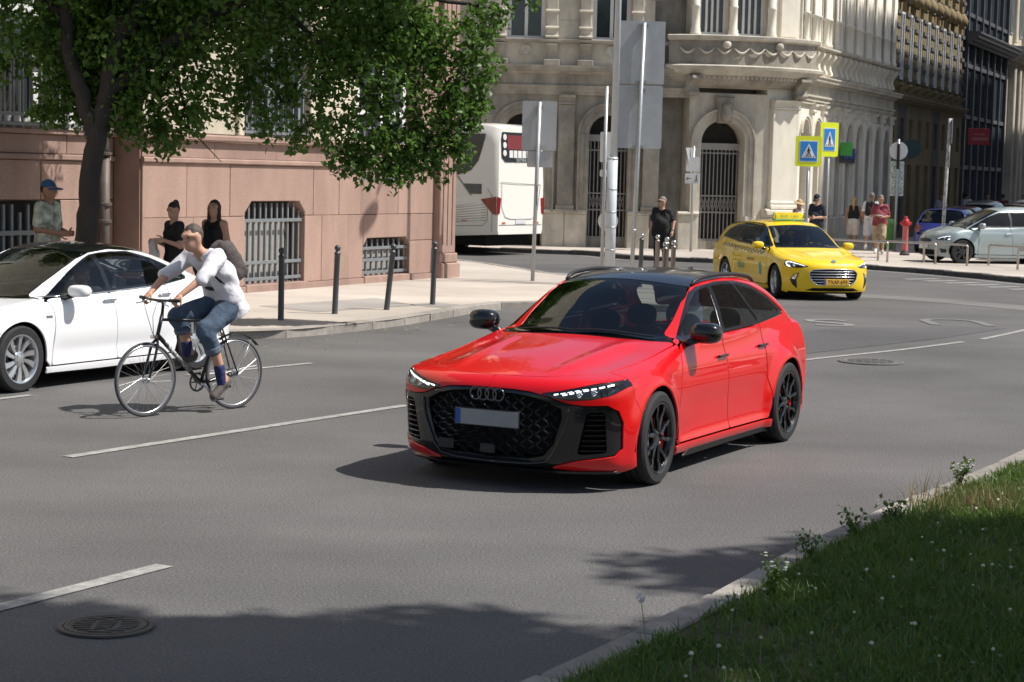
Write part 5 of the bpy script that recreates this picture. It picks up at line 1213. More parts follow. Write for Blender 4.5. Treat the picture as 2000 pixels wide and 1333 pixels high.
# ------------------------------------------------------------------ ornate corner house
def capital(parent, x, z, w, y, m, h=.30):
    mould('capital', x-w/2, x+w/2, z, [(0, 0), (0, .05+y), (.05, .07+y), (.06, .03+y), (h-.12, .04+y), (h-.10, .10+y), (h-.02, .12+y), (h, 0)], m, parent)
def pilaster(parent, x, w, z0, z1, y, m):
    slab('pilaster', rect(x-w/2, x+w/2, z0, z1-.3), m, parent, -y, .05, cham=.02)
    capital(parent, x, z1-.3, w, y, m)
    mould('pilaster_base', x-w/2-.03, x+w/2+.03, z0, [(0, 0), (0, .07+y), (.09, .07+y), (.11, .03+y), (.20, .05+y), (.24, .01+y), (.24, 0)], m, parent)
ENT = [(0, 0), (0, .10), (.10, .10), (.10, .14), (.20, .14), (.23, .20), (.28, .20), (.28, .12), (.60, .12), (.62, .20), (.68, .24), (.70, .40), (.78, .42), (.82, .46), (.86, .46), (.88, 0)]
def arch_bay(parent, x0, x1, cx, hw, zs, zt, m, door=None, depth=.45):
    """stretch of wall with a round-headed opening and stepped archivolts"""
    slab('wall', rect(x0, x1, .05, zt), m, parent, 0, .6, holes=[archpoly(cx, hw, .12, zs)])
    for r0, r1, dpt in ((hw+.02, hw+.16, .07), (hw+.16, hw+.30, .11), (hw+.30, hw+.36, .16)):
        path = [(cx+(r0)*math.cos(PI*i/20), zs+(r0)*math.sin(PI*i/20)) for i in range(21)]
        sweep('archivolt', path[::-1], [(0, -.03), (0, dpt), (r1-r0, dpt), (r1-r0, -.03)], m, parent)
        for s in (-1, 1): slab('door_jamb', rect(*sorted((cx+s*r0, cx+s*r1)), 1.15, zs), m, parent, -dpt, .03)
    o = bpy.data.objects.new('door', None); COL.objects.link(o); o.parent = parent
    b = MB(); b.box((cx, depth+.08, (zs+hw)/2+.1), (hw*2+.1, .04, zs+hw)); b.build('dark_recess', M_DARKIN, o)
    b = MB(); b.box((cx, depth-.10, zs-.10), (hw*2, .14, .20)); b.build('door_lintel', M_SHUT, o)
    if door == 'gate':
        n = max(5, int(hw*2/.115))
        for k in range(n):
            x = cx-hw+.06+(2*hw-.12)*k/(n-1); b = MB(); b.box((x, depth-.12, (zs-.2+.38)/2), (.03, .03, zs-.2-.38)); b.build('gate_bar', M_GATE, o)
        for z in (.42, 1.25, 1.75, 3.05):
            b = MB(); b.box((cx, depth-.14, min(z, zs-.25)), (2*hw, .03, .045)); b.build('gate_rail', M_GATE, o)
        for k in range(n-1):
            x = cx-hw+.06+(2*hw-.12)*(k+.5)/(n-1)
            for s in (-1, 1):
                b = MB(); b.tube([(x-.05*s, depth-.15, 1.30), (x+.05*s, depth-.15, 1.70)], .012, 5); b.build('gate_lattice', M_GATE, o)
        b = MB(); b.box((cx, depth-.1, .25), (2*hw, .2, .28)); b.build('gate_plinth', M_STONE2, o)
    else:
        for s in (-1, 1):
            b = MB(); b.box((cx+s*hw*.5, depth-.05, (zs-.2+.2)/2), (hw*.96, .06, zs-.35), bev=.01); b.build('door_leaf', M_SHUT if door == 'shut' else M_DARKIN, o)
            for z0, z1 in ((.35, 1.2), (1.35, 2.6)):
                b = MB(); b.box((cx+s*hw*.5, depth-.085, (z0+z1)/2), (hw*.6, .02, z1-z0), bev=.008); b.build('door_panel', M_SHUT if door == 'shut' else M_DARKIN, o)
    return o
def console(parent, x, z0, z1, w, d, m):
    """scrolled bracket"""
    prof = [(0, 0), (.04, d*.95), (.18, d*1.0), (.34, d*.75), (.52, d*.42), (.70, d*.42), (.86, d*.62), (.96, d*.60), (1.0, d*.3), (1.0, 0)]
    H_ = z1-z0; b = MB(); b.rings([[(xx, -dd, z1-t*H_) for t, dd in prof] for xx in (x-w/2, x+w/2)], True); return smooth_angle(b.build('console', m, parent), 50)
def medallion(parent, x, z, r, m):
    b = MB(); b.lathe([(r, .0), (r, .05), (r*.8, .07), (r*.72, .03), (r*.4, .05), (.001, .075)], c=(x, 0, z), n=20, axis='Y', caps=False)
    b.v = [(p[0], -p[1]-.0, p[2]) for p in b.v]; b.f = [q[::-1] for q in b.f]; return b.build('medallion', m, parent, True)
cn = thing('corner_house', 'ornate limestone corner house with arched gates and a bowed balcony', 'building', (5.2, 59.0, 0), 0)
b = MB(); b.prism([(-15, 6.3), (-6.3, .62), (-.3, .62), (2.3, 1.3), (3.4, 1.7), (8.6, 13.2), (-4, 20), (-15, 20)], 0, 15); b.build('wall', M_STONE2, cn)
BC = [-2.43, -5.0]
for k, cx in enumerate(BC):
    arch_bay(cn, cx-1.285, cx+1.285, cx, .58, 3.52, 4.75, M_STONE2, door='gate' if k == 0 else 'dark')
    pilaster(cn, cx+1.285, .50, 1.15, 4.70, .10, M_STONE2)
    slab('plinth_block', rect(cx-1.28, cx-.62, .06, 1.12), M_STONE, cn, -.10, .1, cham=.02); slab('plinth_block', rect(cx+.62, cx+1.28, .06, 1.12), M_STONE, cn, -.10, .1, cham=.02)
    mould('plinth_cap', cx-1.28, cx-.62, 1.12, [(0, 0), (0, .13), (.06, .16), (.12, .12), (.12, 0)], M_STONE, cn); mould('plinth_cap', cx+.62, cx+1.28, 1.12, [(0, 0), (0, .13), (.06, .16), (.12, .12), (.12, 0)], M_STONE, cn)
    # first floor
    slab('wall', rect(cx-1.285, cx+1.285, 5.5, 12), M_STONE, cn, 0, .6, holes=[rect(cx-.56, cx+.56, 6.32, 9.2)])
    sash('window', cn, cx-.56, cx+.56, 6.32, 9.2, .22, M_WFRAME, 1, (8.2,), .11)
    for s in (-1, 1):
        slab('pilaster', rect(cx+s*.78-.17, cx+s*.78+.17, 6.38, 9.3), M_STONE, cn, -.09, .05, cham=.02)
        for z in (6.36, 6.62, 7.12): mould('pilaster_band', cx+s*.78-.20, cx+s*.78+.20, z, [(0, 0), (0, .12), (.05, .15), (.10, .12), (.10, 0)], M_STONE, cn)
        console(cn, cx+s*.78, 5.62, 6.22, .34, .20, M_STONE2); slab('console_block', rect(cx+s*.78-.24, cx+s*.78+.24, 5.55, 5.72), M_STONE2, cn, -.22, .05, cham=.02)
    medallion(cn, cx, 5.98, .19, M_STONE)
    for z in (6.9, 7.55, 8.2): slab('wall_joint', rect(cx+.98, cx+1.285+.3, z, z+.018), M_STONE2, cn, -.004, .05)
    slab('wall_joint', rect(cx-.2, cx-.1, 5.15, 5.32), M_STONE2, cn, -.15, .05) if k == 1 else None
mould('entablature', -6.3, -.02, 4.68, ENT, M_STONE2, cn); mould('window_ledge', -6.3, -.02, 6.22, [(0, 0), (0, .14), (.05, .18), (.10, .18), (.13, 0)], M_STONE2, cn)
# chamfered door bay
AB = math.atan2(.6, 2.4)
cb = thing('door_bay', 'sunlit limestone corner bay with iron gate under the bowed balcony', 'building', (5.18, 58.98, 0), AB)
arch_bay(cb, 0, 2.50, 1.08, .68, 3.35, 4.85, M_STONE, door='gate', depth=.5)
slab('keystone', [(.88, 3.95), (1.28, 3.95), (1.38, 4.75), (.78, 4.75)], M_STONE2, cb, -.26, .05, cham=.06); b = MB(); b.lathe([(.02, .0), (.14, .05), (.17, .2), (.12, .36), (.10, .42), (.16, .5), (.02, .56)], c=(1.08, -.30, 4.0), n=12); b.build('keystone_carving', M_STONE2, cb, True)
slab('plinth_block', rect(-.3, .32, .06, 1.15), M_STONE, cb, -.12, .1, cham=.02); slab('plinth_block', rect(1.84, 2.2, .06, 1.15), M_STONE, cb, -.12, .1, cham=.02)
mould('plinth_cap', -.32, .34, 1.15, [(0, 0), (0, .15), (.06, .19), (.12, .14), (.12, 0)], M_STONE, cb)
slab('wall', rect(0, 2.5, 5.0, 12), M_STONE, cb, .02, .6, holes=[rect(.25, 1.1, 6.6, 9.4), rect(1.42, 2.32, 6.6, 9.4)])
sash('window', cb, .25, 1.1, 6.6, 9.4, .2, M_WFRAME, 3, (), .07); sash('window', cb, 1.42, 2.32, 6.6, 9.4, .2, M_WFRAME, 3, (), .07)
for x in (.06, 1.26, 2.48):
    b = MB(); b.lathe([(.17, 6.52), (.17, 6.62), (.145, 6.66), (.15, 6.72), (.12, 6.78), (.12, 7.38), (.135, 7.40), (.135, 7.44), (.115, 7.46), (.10, 9.4)], c=(x, -.12, 0), n=16); b.build('column', M_CREAM, cb, True)
# right pilaster and corner
cp = thing('corner_pier', 'broad sunlit limestone pier right of the iron gate', 'building', (7.6, 59.6, 0), math.atan2(.62, 1.05))
slab('wall', rect(0, 1.22, .05, 12), M_CREAM, cp, .03, .6)
pilaster(cp, .62, 1.0, 1.40, 4.72, .16, M_CREAM)
slab('plinth_block', rect(-.08, 1.25, .06, 1.15), M_STONE, cp, -.22, .1, cham=.03); mould('plinth_cap', -.12, 1.28, 1.15, [(0, 0), (0, .26), (.08, .32), (.18, .30), (.25, .18), (.25, 0)], M_STONE, cp)
slab('pilaster', rect(.35, 1.0, 6.6, 10), M_CREAM, cp, -.06, .05, cham=.04)
# bowed balcony: ledges swept round a curved plan
def bow(name, z0, prof, m, parent, p0=(4.55, 58.9), p1=(9.05, 60.45), bulge=.85):
    P = []; a, c = Vector(p0), Vector(p1); t = (c-a); n_ = Vector((t.y, -t.x)).normalized()
    for i in range(33):
        u = i/32; s = math.sin(PI*u)**.7; P.append(a+t*u+n_*(bulge*s))
    rs = []
    for i, p in enumerate(P):
        tt = (P[min(i+1, 32)]-P[max(i-1, 0)]).normalized(); nn = Vector((tt.y, -tt.x)); rs.append([(p.x+nn.x*d, p.y+nn.y*d, z0+u) for u, d in prof])
    b = MB(); b.rings(rs, True); return b.build(name, m, parent)
bal = thing('balcony', 'carved stone balcony bowing out over the corner gate', 'balcony', (0, 0, 0))
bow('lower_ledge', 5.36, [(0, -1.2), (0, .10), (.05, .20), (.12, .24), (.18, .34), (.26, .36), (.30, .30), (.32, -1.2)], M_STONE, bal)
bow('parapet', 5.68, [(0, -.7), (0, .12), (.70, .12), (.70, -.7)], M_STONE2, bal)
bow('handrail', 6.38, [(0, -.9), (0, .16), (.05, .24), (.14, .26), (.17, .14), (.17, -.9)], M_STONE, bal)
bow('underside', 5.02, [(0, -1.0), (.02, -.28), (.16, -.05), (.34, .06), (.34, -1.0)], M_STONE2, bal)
a, c = Vector((4.55, 58.9)), Vector((9.05, 60.45)); t_ = c-a; n_ = Vector((t_.y, -t_.x)).normalized()
for i in range(9):      # swags and lion heads on the parapet
    u = (i+.7)/9.4; p = a+t_*u+n_*(.85*math.sin(PI*u)**.7+.13); ang = math.atan2(t_.y, t_.x)+(-.9*math.cos(PI*u))*.35
    q = MB(); q.tube([(.24*k/4, -.03-.03*math.sin(PI*(k+4)/8), .05-.16*math.cos(PI*k/8)) for k in range(-4, 5)], [.012, .022, .03, .036, .04, .036, .03, .022, .012], 7)
    o = q.build('swag', M_STONE, bal, True); o.location = (p.x, p.y, 6.12); o.rotation_euler = (0, 0, ang)
for u in (.30, .66):
    p = a+t_*u+n_*(.85*math.sin(PI*u)**.7+.16); pod('carved_head', (p.x, p.y, 6.26), (.13, .13, .12), M_STONE, bal, power=2.3)
for u in (.12, .88):
    p = a+t_*u+n_*.25; o = console(bal, 0, 4.75, 5.36, .34, .55, M_STONE2); o.location = (p.x, p.y, 0); o.rotation_euler = (0, 0, math.atan2(t_.y, t_.x))
for i in range(22):
    u = .18+.64*i/21; p = a+t_*u+n_*(.85*math.sin(PI*u)**.7+.02); q = MB(); q.box((p.x, p.y, 5.30), (.07, .07, .08)); q.build('dentil', M_STONE, bal)
# right-hand wing along the side street
A2 = R(67)
rw = thing('street_wing', 'limestone street front with slim arches and scrolled brackets behind the crossing signs', 'building', (8.65, 60.2, 0), A2)
for k in range(9):
    cx = .72+1.44*k
    m_ = M_CREAM
    slab('wall', rect(cx-.72, cx+.72, .05, 4.7), m_, rw, 0, .6, holes=[archpoly(cx, .42, 1.1, 3.75)])
    for r0, r1, dpt in ((.44, .52, .06), (.52, .60, .10)):
        sweep('archivolt', [(cx+r0*math.cos(PI*i/14), 3.75+r0*math.sin(PI*i/14)) for i in range(15)][::-1], [(0, -.03), (0, dpt), (r1-r0, dpt), (r1-r0, -.03)], m_, rw)
    o = sash('window', rw, cx-.42, cx+.42, 1.1, 4.16, .3, M_GFRAME, 1, (3.2,), .06)
    slab('pilaster', rect(cx+.72-.15, cx+.72+.15, 1.15, 4.45), m_, rw, -.10, .05, cham=.03); capital(rw, cx+.72, 4.40, .34, .10, m_)
    slab('plinth_block', rect(cx-.70, cx+.70, .06, 1.08), M_STONE, rw, -.12, .1, cham=.02)
    slab('wall', rect(cx-.72, cx+.72, 5.5, 12), m_, rw, 0, .6, holes=[rect(cx-.36, cx+.36, 6.6, 9.6)])
    sash('window', rw, cx-.36, cx+.36, 6.6, 9.6, .2, M_WFRAME, 1, (8.6,), .07)
    for s in (-1, 1):
        b = MB(); b.lathe([(.13, 6.50), (.13, 6.60), (.10, 6.66), (.095, 7.36), (.12, 7.38), (.12, 7.44), (.09, 7.46), (.085, 10)], c=(cx+s*.52, -.08, 0), n=10); b.build('column', m_, rw, True)
        console(rw, cx+s*.36, 5.62, 6.36, .24, .30, m_)
mould('entablature', 0, 13.0, 4.66, ENT, M_STONE, rw); mould('window_ledge', 0, 13.0, 6.36, [(0, 0), (0, .34), (.05, .38), (.10, .38), (.13, 0)], M_STONE, rw)
# ochre house farther down
E1 = Vector((8.65+13.03*math.cos(A2), 60.2+13.03*math.sin(A2)))
oc = thing('ochre_house', 'dark ochre house front with pilaster strips in the shaded street', 'building', (E1.x, E1.y, 0), A2)
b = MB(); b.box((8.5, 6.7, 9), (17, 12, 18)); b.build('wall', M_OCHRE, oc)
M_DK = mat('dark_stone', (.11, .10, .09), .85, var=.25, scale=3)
for k in range(10):
    cx = .85+1.7*k
    sash('window', oc, cx-.45, cx+.45, 6.3, 8.9, .62, M_WFRAME, 1, (), .08)
    for s in (-1, 1): slab('pilaster', rect(cx+s*.66-.16, cx+s*.66+.16, 6.1, 10.5), M_OCHRE, oc, .55, .75, cham=.03)
    for j in range(9): slab('dark_band', rect(cx+.52, cx+1.18, 6.25+.5*j, 6.40+.5*j), M_DK, oc, .50, .72)
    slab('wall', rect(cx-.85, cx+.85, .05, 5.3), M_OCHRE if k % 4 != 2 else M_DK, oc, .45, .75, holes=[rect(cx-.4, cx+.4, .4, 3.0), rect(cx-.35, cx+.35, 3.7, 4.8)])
    b = MB(); b.box((cx, .74, 1.7), (.9, .02, 2.8)); b.build('shop_window', M_PANE, oc); b = MB(); b.box((cx, .735, 4.25), (.8, .02, 1.2)); b.build('fanlight', M_PANE, oc)
    console(oc, cx, 5.62, 6.1, .5, .4, M_OCHRE).location = (0, .55, 0)
mould('cornice', 0, 17, 5.3, sc_prof(1.0), M_OCHRE, oc, .5)
for j in range(12):
    q = MB(); q.lathe([(.05, 0), (.22, .1), (.25, .3), (.15, .5), (.05, .6)], c=(.8+1.4*j, .45, 9.2), n=9); q.build('carved_head', M_OCHRE, oc, True)
# dark glass-fronted block and pale stone block beyond
E2 = Vector((E1.x+17.05*math.cos(A2), E1.y+17.05*math.sin(A2)))
dk = thing('glass_block', 'dark glass and metal office front between ochre and pale stone houses', 'building', (E2.x, E2.y, 0), A2)
b = MB(); b.box((6.5, 6.6, 10), (13, 12, 20)); b.build('wall', M_SLATE, dk)
M_OFF = mat('office_glass', (.05, .06, .075), .08, var=.4, scale=.5, spec=.9)
for i in range(6):
    for j in range(5):
        b = MB(); b.box((1.6+1.85*i, .58, 1.9+2.3*j), (1.7, .02, 2.1)); b.build('pane', M_OFF, dk)
for i in range(7):
    b = MB(); b.box((.68+1.85*i, .52, 7), (.14, .2, 13.6)); b.build('mullion', M_SLATE, dk)
for j in range(6):
    b = MB(); b.box((6.3, .54, .75+2.3*j), (12, .12, .18)); b.build('transom', M_SLATE, dk)
mould('canopy', .3, 12.6, 8.6, sc_prof(1.6), M_SLATE, dk, .4)
E3 = Vector((E2.x+13.05*math.cos(A2), E2.y+13.05*math.sin(A2)))
ps = thing('pale_house', 'pale stone house at the far end of the street with sunlit upper floors', 'building', (E3.x, E3.y, 0), A2)
b = MB(); b.box((15, 7.6, 11), (30, 14, 22)); b.build('wall', M_STONE, ps)
for k in range(9):
    cx = 1.4+3.1*k
    for s in (-.85, .85): slab('pilaster', rect(cx+s-.25, cx+s+.25, .2, 8.4), M_STONE, ps, .25, .7, cham=.05)
    slab('pilaster', rect(cx-.3, cx+.3, 9.6, 16), M_STONE, ps, .4, .7, cham=.05)
    sash('window', ps, cx-.55, cx+.55, 1.0, 7.6, .55, M_GFRAME, 1, (4.0,), .1); 
    for s in (-1, 1): sash('window', ps, cx+s*.9-.45, cx+s*.9+.45, 10, 12.6, .58, M_GFRAME, 1, (), .08)
mould('cornice', 0, 30, 8.6, sc_prof(2.2), M_STONE, ps, .4)
# the row across the street, outside the picture, that keeps the far pavement in shade
ac = thing('opposite_house', 'tall house row across the street outside the right edge', 'building', (25.2, 53.2, 0), A2)
b = MB(); b.box((27.0, -7, 17.5), (35, 14, 35)); b.box((57.6, -7, 16.2), (26, 14, 32.4)); b.build('wall', M_STONE2, ac)
for k in range(12):
    for j in range(9):
        b = MB(); b.box((11+2.9*k, .03, 2.4+3.7*j), (1.3, .06, 2.2)); b.build('window', M_PANE, ac)
# ------------------------------------------------------------------ trees, grass
RN = np.random.default_rng(11)
M_LEAF = leafmat('lime_leaf', (0.040, 0.105, 0.018), (0.15, 0.26, 0.045), 2.2, .42)
M_LEAFD = leafmat('dark_leaf', (0.016, 0.040, 0.012), (0.035, 0.075, 0.02), 1.2, .25)
M_BARK = mat('tree_bark', (0.036, 0.030, 0.026), .95, var=.4, scale=9, bump=1.0, bscale=14, stretch=(1, 1, .25), detail=8)
def big_mesh(name, V, F, m, parent=None):
    """mesh from arrays; F is (n, 3)"""
    me = bpy.data.meshes.new(name); me.vertices.add(len(V)); me.vertices.foreach_set('co', np.asarray(V, np.float32).ravel())
    k = F.shape[1]; me.loops.add(F.size); me.loops.foreach_set('vertex_index', F.astype(np.int32).ravel()); me.polygons.add(len(F))
    me.polygons.foreach_set('loop_start', np.arange(0, F.size, k, dtype=np.int32)); me.update(calc_edges=True); me.validate()
    me.materials.append(m); return link(name, me, parent)
def leaves(C, size, jit=.35, droop=.5):
    """small folded leaves at points C"""
    n = len(C); L_ = size*(1+jit*RN.uniform(-1, 1, n)); W_ = L_*RN.uniform(.55, .8, n)
    d = RN.normal(size=(n, 3)); d[:, 2] -= droop; d /= np.linalg.norm(d, axis=1)[:, None]
    u = RN.normal(size=(n, 3)); u[:, 2] += 1.4; s = np.cross(d, u); s /= np.linalg.norm(s, axis=1)[:, None]; nn = np.cross(s, d)
    a = C; tip = C+d*L_[:, None]; mid = C+d*(L_*.45)[:, None]; fold = nn*(W_*.18)[:, None]
    l = mid+s*(W_*.5)[:, None]+fold; r = mid-s*(W_*.5)[:, None]+fold
    V = np.stack([a, l, tip, r], 1).reshape(-1, 3); i = np.arange(n)*4
    F = np.concatenate([np.stack([i, i+2, i+1], 1), np.stack([i, i+3, i+2], 1)]); return V, F
def cluster(c, r, n, hang=0.0):
    """points of a leafy clump: denser outside, thinning downwards"""
    d = RN.normal(size=(n, 3)); d /= np.linalg.norm(d, axis=1)[:, None]; q = RN.uniform(.15, 1, n)**.55
    P = d*q[:, None]*np.asarray(r); P[:, 2] -= hang*np.abs(P[:, 2])*.3
    return np.asarray(c)+P
def limb(b, pts, r0, r1, n=8):
    P = spline([tuple(p) for p in pts], 6) if len(pts) > 2 else pts
    P = [Vector(p)+Vector(RN.normal(size=3))*min(.012, r1*.3) for p in P]; b.tube(P, [r0+(r1-r0)*(k/(len(P)-1)) for k in range(len(P))], n)
def make_tree(name, label, base, trunk, limbs, clumps, leaf, per, m_leaf, group=None, rad=.17):
    t = thing(name, label, 'tree', base, 0, group)
    b = MB(); limb(b, trunk, rad*1.15, rad*.72, 14); smooth_angle(b.build('trunk', M_BARK, t), 60)
    for q in limbs:
        b = MB(); limb(b, q[0], q[1], q[2], 8); b.build('branch', M_BARK, t, True)
    P = np.concatenate([cluster(c, r, int(per*(np.prod(r))**(2/3)*9), .6) for c, r in clumps]); V, F = leaves(P, leaf)
    o = big_mesh('crown', V, F, m_leaf, t); o['kind'] = 'stuff'
    return t
# the street tree over the left pavement. clumps are (x, y, z) in the world, then moved to the tree's base
TB = np.array([-5.63, 25.6, .115])
cl = []
def cp_(x, y, z, rx, rz=None, ry=None): cl.append(((x-TB[0], y-TB[1], z-TB[2]), (rx, ry or rx, rz or rx*.8)))
for x, y, z, r in ((-7.3, 26, 4.9, .75), (-6.9, 25.4, 4.3, .5), (-6.35, 25.8, 3.85, .55), (-6.0, 26.0, 3.2, .40), (-6.15, 25.6, 4.7, .6), (-5.5, 26.4, 4.4, .75), (-5.1, 26.0, 3.6, .55), (-5.2, 25.8, 3.05, .40), (-4.6, 26.2, 4.4, .75), (-4.7, 26.0, 3.6, .60), (-4.55, 26.3, 2.95, .42), (-4.0, 26.2, 3.95, .70), (-4.05, 26.0, 3.3, .45), (-3.55, 26.0, 4.6, .75),
                   (-3.45, 26.4, 3.5, .42), (-3.3, 26.2, 2.95, .32), (-2.95, 26.6, 4.3, .72), (-2.75, 26.4, 3.6, .55), (-2.75, 26.6, 2.85, .38), (-2.2, 26.8, 4.5, .75), (-2.2, 26.6, 3.7, .60), (-2.15, 26.9, 3.0, .50), (-1.6, 27.0, 4.3, .70), (-1.65, 27.0, 3.4, .50), (-1.6, 27.1, 2.75, .40), (-1.72, 27.0, 2.42, .30), (-1.2, 27.2, 3.75, .50), (-1.15, 27.2, 3.05, .40), (-1.3, 27.3, 2.55, .30), (-.75, 27.3, 4.2, .50), (-.72, 27.4, 3.5, .38), (-.45, 27.5, 4.55, .40), (-.95, 27.4, 2.72, .22), (-.52, 27.4, 3.25, .18), (-.05, 27.6, 4.9, .25), (-2.3, 26.8, 2.55, .24)):
    cp_(x, y, z, r)
for x, y, z, r in ((-5.75, 26.0, 3.6, .5), (-5.35, 25.9, 3.9, .6), (-4.95, 26.0, 3.3, .5), (-5.0, 26.1, 4.6, .7), (-5.9, 26.2, 4.5, .6), (-1.9, 27.0, 2.55, .36), (-1.45, 27.1, 2.35, .28), (-1.1, 27.2, 2.75, .36), (-.8, 27.3, 3.1, .36), (-.55, 27.4, 3.8, .4)): cp_(x, y, z, r)
for k in range(60):      # ragged drooping twigs along the lower edge
    q_ = cl[int(RN.integers(0, 36))]; c_ = np.array(q_[0])+TB; a_ = RN.uniform(0, 2*PI); cp_(c_[0]+q_[1][0]*.9*math.cos(a_), c_[1]+q_[1][0]*.5*math.sin(a_), c_[2]-q_[1][2]*RN.uniform(.5, 1.1), RN.uniform(.12, .22), RN.uniform(.16, .30))
for k in range(16): cp_(RN.uniform(-6.4, -4.6), RN.uniform(26.2, 27.3), RN.uniform(3.3, 4.9), RN.uniform(.4, .6))
for x, y, z, r in ((-5.0, 26.0, 2.8, .36), (-5.6, 26.0, 2.95, .36), (-4.72, 26.1, 2.65, .30), (-6.2, 26.0, 3.0, .30)): cp_(x, y, z, r)
for k in range(70):      # upper crown above the picture
    a = RN.uniform(0, 2*PI); q = RN.uniform(0, 1)**.5; x = -3.9+3.6*q*math.cos(a); y = 26.4+2.9*q*math.sin(a); cp_(x, y, 5.4+RN.uniform(0, 1)*(3.6*(1-q*q)+.6), RN.uniform(.6, .95))
for k in range(26):      # back of the crown
    cp_(-6.6+RN.uniform(0, 5.6), 27.2+RN.uniform(0, 1.3), RN.uniform(3.9, 5.2), RN.uniform(.4, .7))
B0 = lambda *q: [tuple(np.array(p)-TB) for p in q]
trk = B0((-5.66, 25.6, .1), (-5.65, 25.6, 1.0), (-5.60, 25.62, 1.9), (-5.50, 25.65, 2.7), (-5.38, 25.7, 3.3), (-5.25, 25.8, 4.2))
lb = [(B0((-5.52, 25.65, 2.6), (-5.7, 25.65, 3.2), (-5.9, 25.65, 3.8), (-5.95, 25.7, 4.8)), .12, .07), (B0((-5.4, 25.7, 3.2), (-4.6, 25.9, 3.9), (-3.4, 26.2, 4.6), (-1.8, 26.9, 4.7), (-.4, 27.5, 4.6)), .11, .02), (B0((-5.2, 25.8, 4.0), (-4.6, 26.2, 5.2), (-3.9, 26.5, 6.6), (-3.6, 26.5, 8.0)), .12, .03), (B0((-3.4, 26.2, 4.6), (-2.6, 26.5, 3.9), (-1.9, 26.9, 3.2), (-1.6, 27.0, 2.6)), .04, .01), (B0((-5.9, 25.7, 4.2), (-6.6, 25.6, 4.6), (-7.3, 25.9, 5.0)), .05, .015), (B0((-4.6, 25.9, 3.9), (-4.5, 26.1, 3.3), (-4.4, 26.3, 2.8)), .03, .008), (B0((-4.4, 26.2, 2.8), (-4.15, 26.2, 2.55), (-3.95, 26.2, 2.35)), .01, .004), (B0((-1.8, 26.9, 4.7), (-1.1, 27.2, 3.8), (-.9, 27.4, 2.8)), .03, .008)]
make_tree('street_tree', 'leafy street tree with dark trunk standing behind the white car', tuple(TB), trk, lb, cl, .095, 235, M_LEAF, rad=.142)
# trees on the grass island, to the right of the camera: they shade the near road and the grass
def shade_tree(x, y, h, rr, label, n, seed):
    g_ = np.random.default_rng(seed); q = []
    for k in range(n):
        a = g_.uniform(0, 2*PI); u = g_.uniform(0, 1)**.5; q.append(((rr*u*math.cos(a), rr*u*math.sin(a), h+g_.uniform(-.9, 1.0)*rr*.75*(1-u*u*.6)), (g_.uniform(.55, .95),)*3))
    q = [(c, tuple(r)) for c, r in q]
    lim = [([(0, 0, h*.55), (rr*.5*math.cos(a), rr*.5*math.sin(a), h*.85), (rr*.85*math.cos(a), rr*.85*math.sin(a), h*1.05)], .09, .02) for a in g_.uniform(0, 2*PI, 6)]
    make_tree('island_tree', label, (x, y, .1), [(0, 0, 0), (.05, .02, h*.3), (0, .05, h*.6), (.1, 0, h*1.1)], lim, q, .17, 95, M_LEAF, 'trees on the grass island', .19)
shade_tree(8.3, 6.1, 10.5, 3.3, 'broad tree on the grass nearest the camera, out to the right', 56, 3)
shade_tree(11.5, 9.5, 10.5, 2.4, 'second tree on the grass island outside the right edge', 40, 5)
shade_tree(5.5, 6.4, 10.5, 2.6, 'tree on the grass close beside the camera', 36, 9)
# dark tree at the right edge far up the street
make_tree('far_tree', 'dark leafy tree at the right edge beyond the parked cars', (21.4, 71.0, .12), [(0, 0, 0), (0, 0, 2), (.1, 0, 4.2)], [([(0, 0, 2.6), (.5, 0, 3.6), (1.0, .2, 4.6)], .06, .02)],
          [((RN.normal()*.9, RN.normal()*.9, 4.6+RN.normal()*1.0), (.55, .55, .5)) for k in range(26)], .14, 160, M_LEAFD, rad=.12)
# grass
M_GRASS = leafmat('grass_blade', (0.055, 0.12, 0.018), (0.16, 0.24, 0.05), 1.6, .4)
M_HAY = leafmat('dry_grass', (0.20, 0.15, 0.06), (0.36, 0.29, 0.14), 3, .2)
KMa = np.array(KM)
def grass_pts(n, x0, x1, y0, y1, d0, d1):
    """points on the island between two distances from the kerb line"""
    P = np.c_[RN.uniform(x0, x1, n), RN.uniform(y0, y1, n)]; xe = np.interp(P[:, 1], KMa[:, 1], KMa[:, 0]); dd = (P[:, 0]-xe)*.82
    return P[(dd > d0) & (dd < d1)]
def blades(P, h0, h1, w, lean=.5, z=.10):
    n = len(P); h = RN.uniform(h0, h1, n); a = RN.uniform(0, 2*PI, n); l = h*RN.uniform(.1, lean, n); ww = w*RN.uniform(.7, 1.3, n); f = RN.uniform(0, 2*PI, n)
    d = np.c_[np.cos(a), np.sin(a)]; s = np.c_[np.cos(f), np.sin(f)]*ww[:, None]*.5; b0 = np.c_[P, np.full(n, z-.01)]
    def at(t, k): return b0+np.c_[d*(l*t*t)[:, None], h*t]
    v0, v1 = b0-np.c_[s, np.zeros(n)], b0+np.c_[s, np.zeros(n)]; m = at(.55, 0); v2, v3 = m-np.c_[s*.75, np.zeros(n)], m+np.c_[s*.75, np.zeros(n)]; v4 = at(1, 0)
    V = np.stack([v0, v1, v2, v3, v4], 1).reshape(-1, 3); i = np.arange(n)*5
    return V, np.concatenate([np.stack([i, i+1, i+3], 1), np.stack([i, i+3, i+2], 1), np.stack([i+2, i+3, i+4], 1)])
def merge(L_):
    Vs, Fs, n = [], [], 0
    for V, F in L_: Vs.append(V); Fs.append(F+n); n += len(V)
    return np.concatenate(Vs), np.concatenate(Fs)
Pn = np.concatenate([grass_pts(430000, .2, 6.5, 6.3, 18.0, .15, 3.0), grass_pts(70000, .2, 12, 3.0, 20.0, 3.4, 8)])
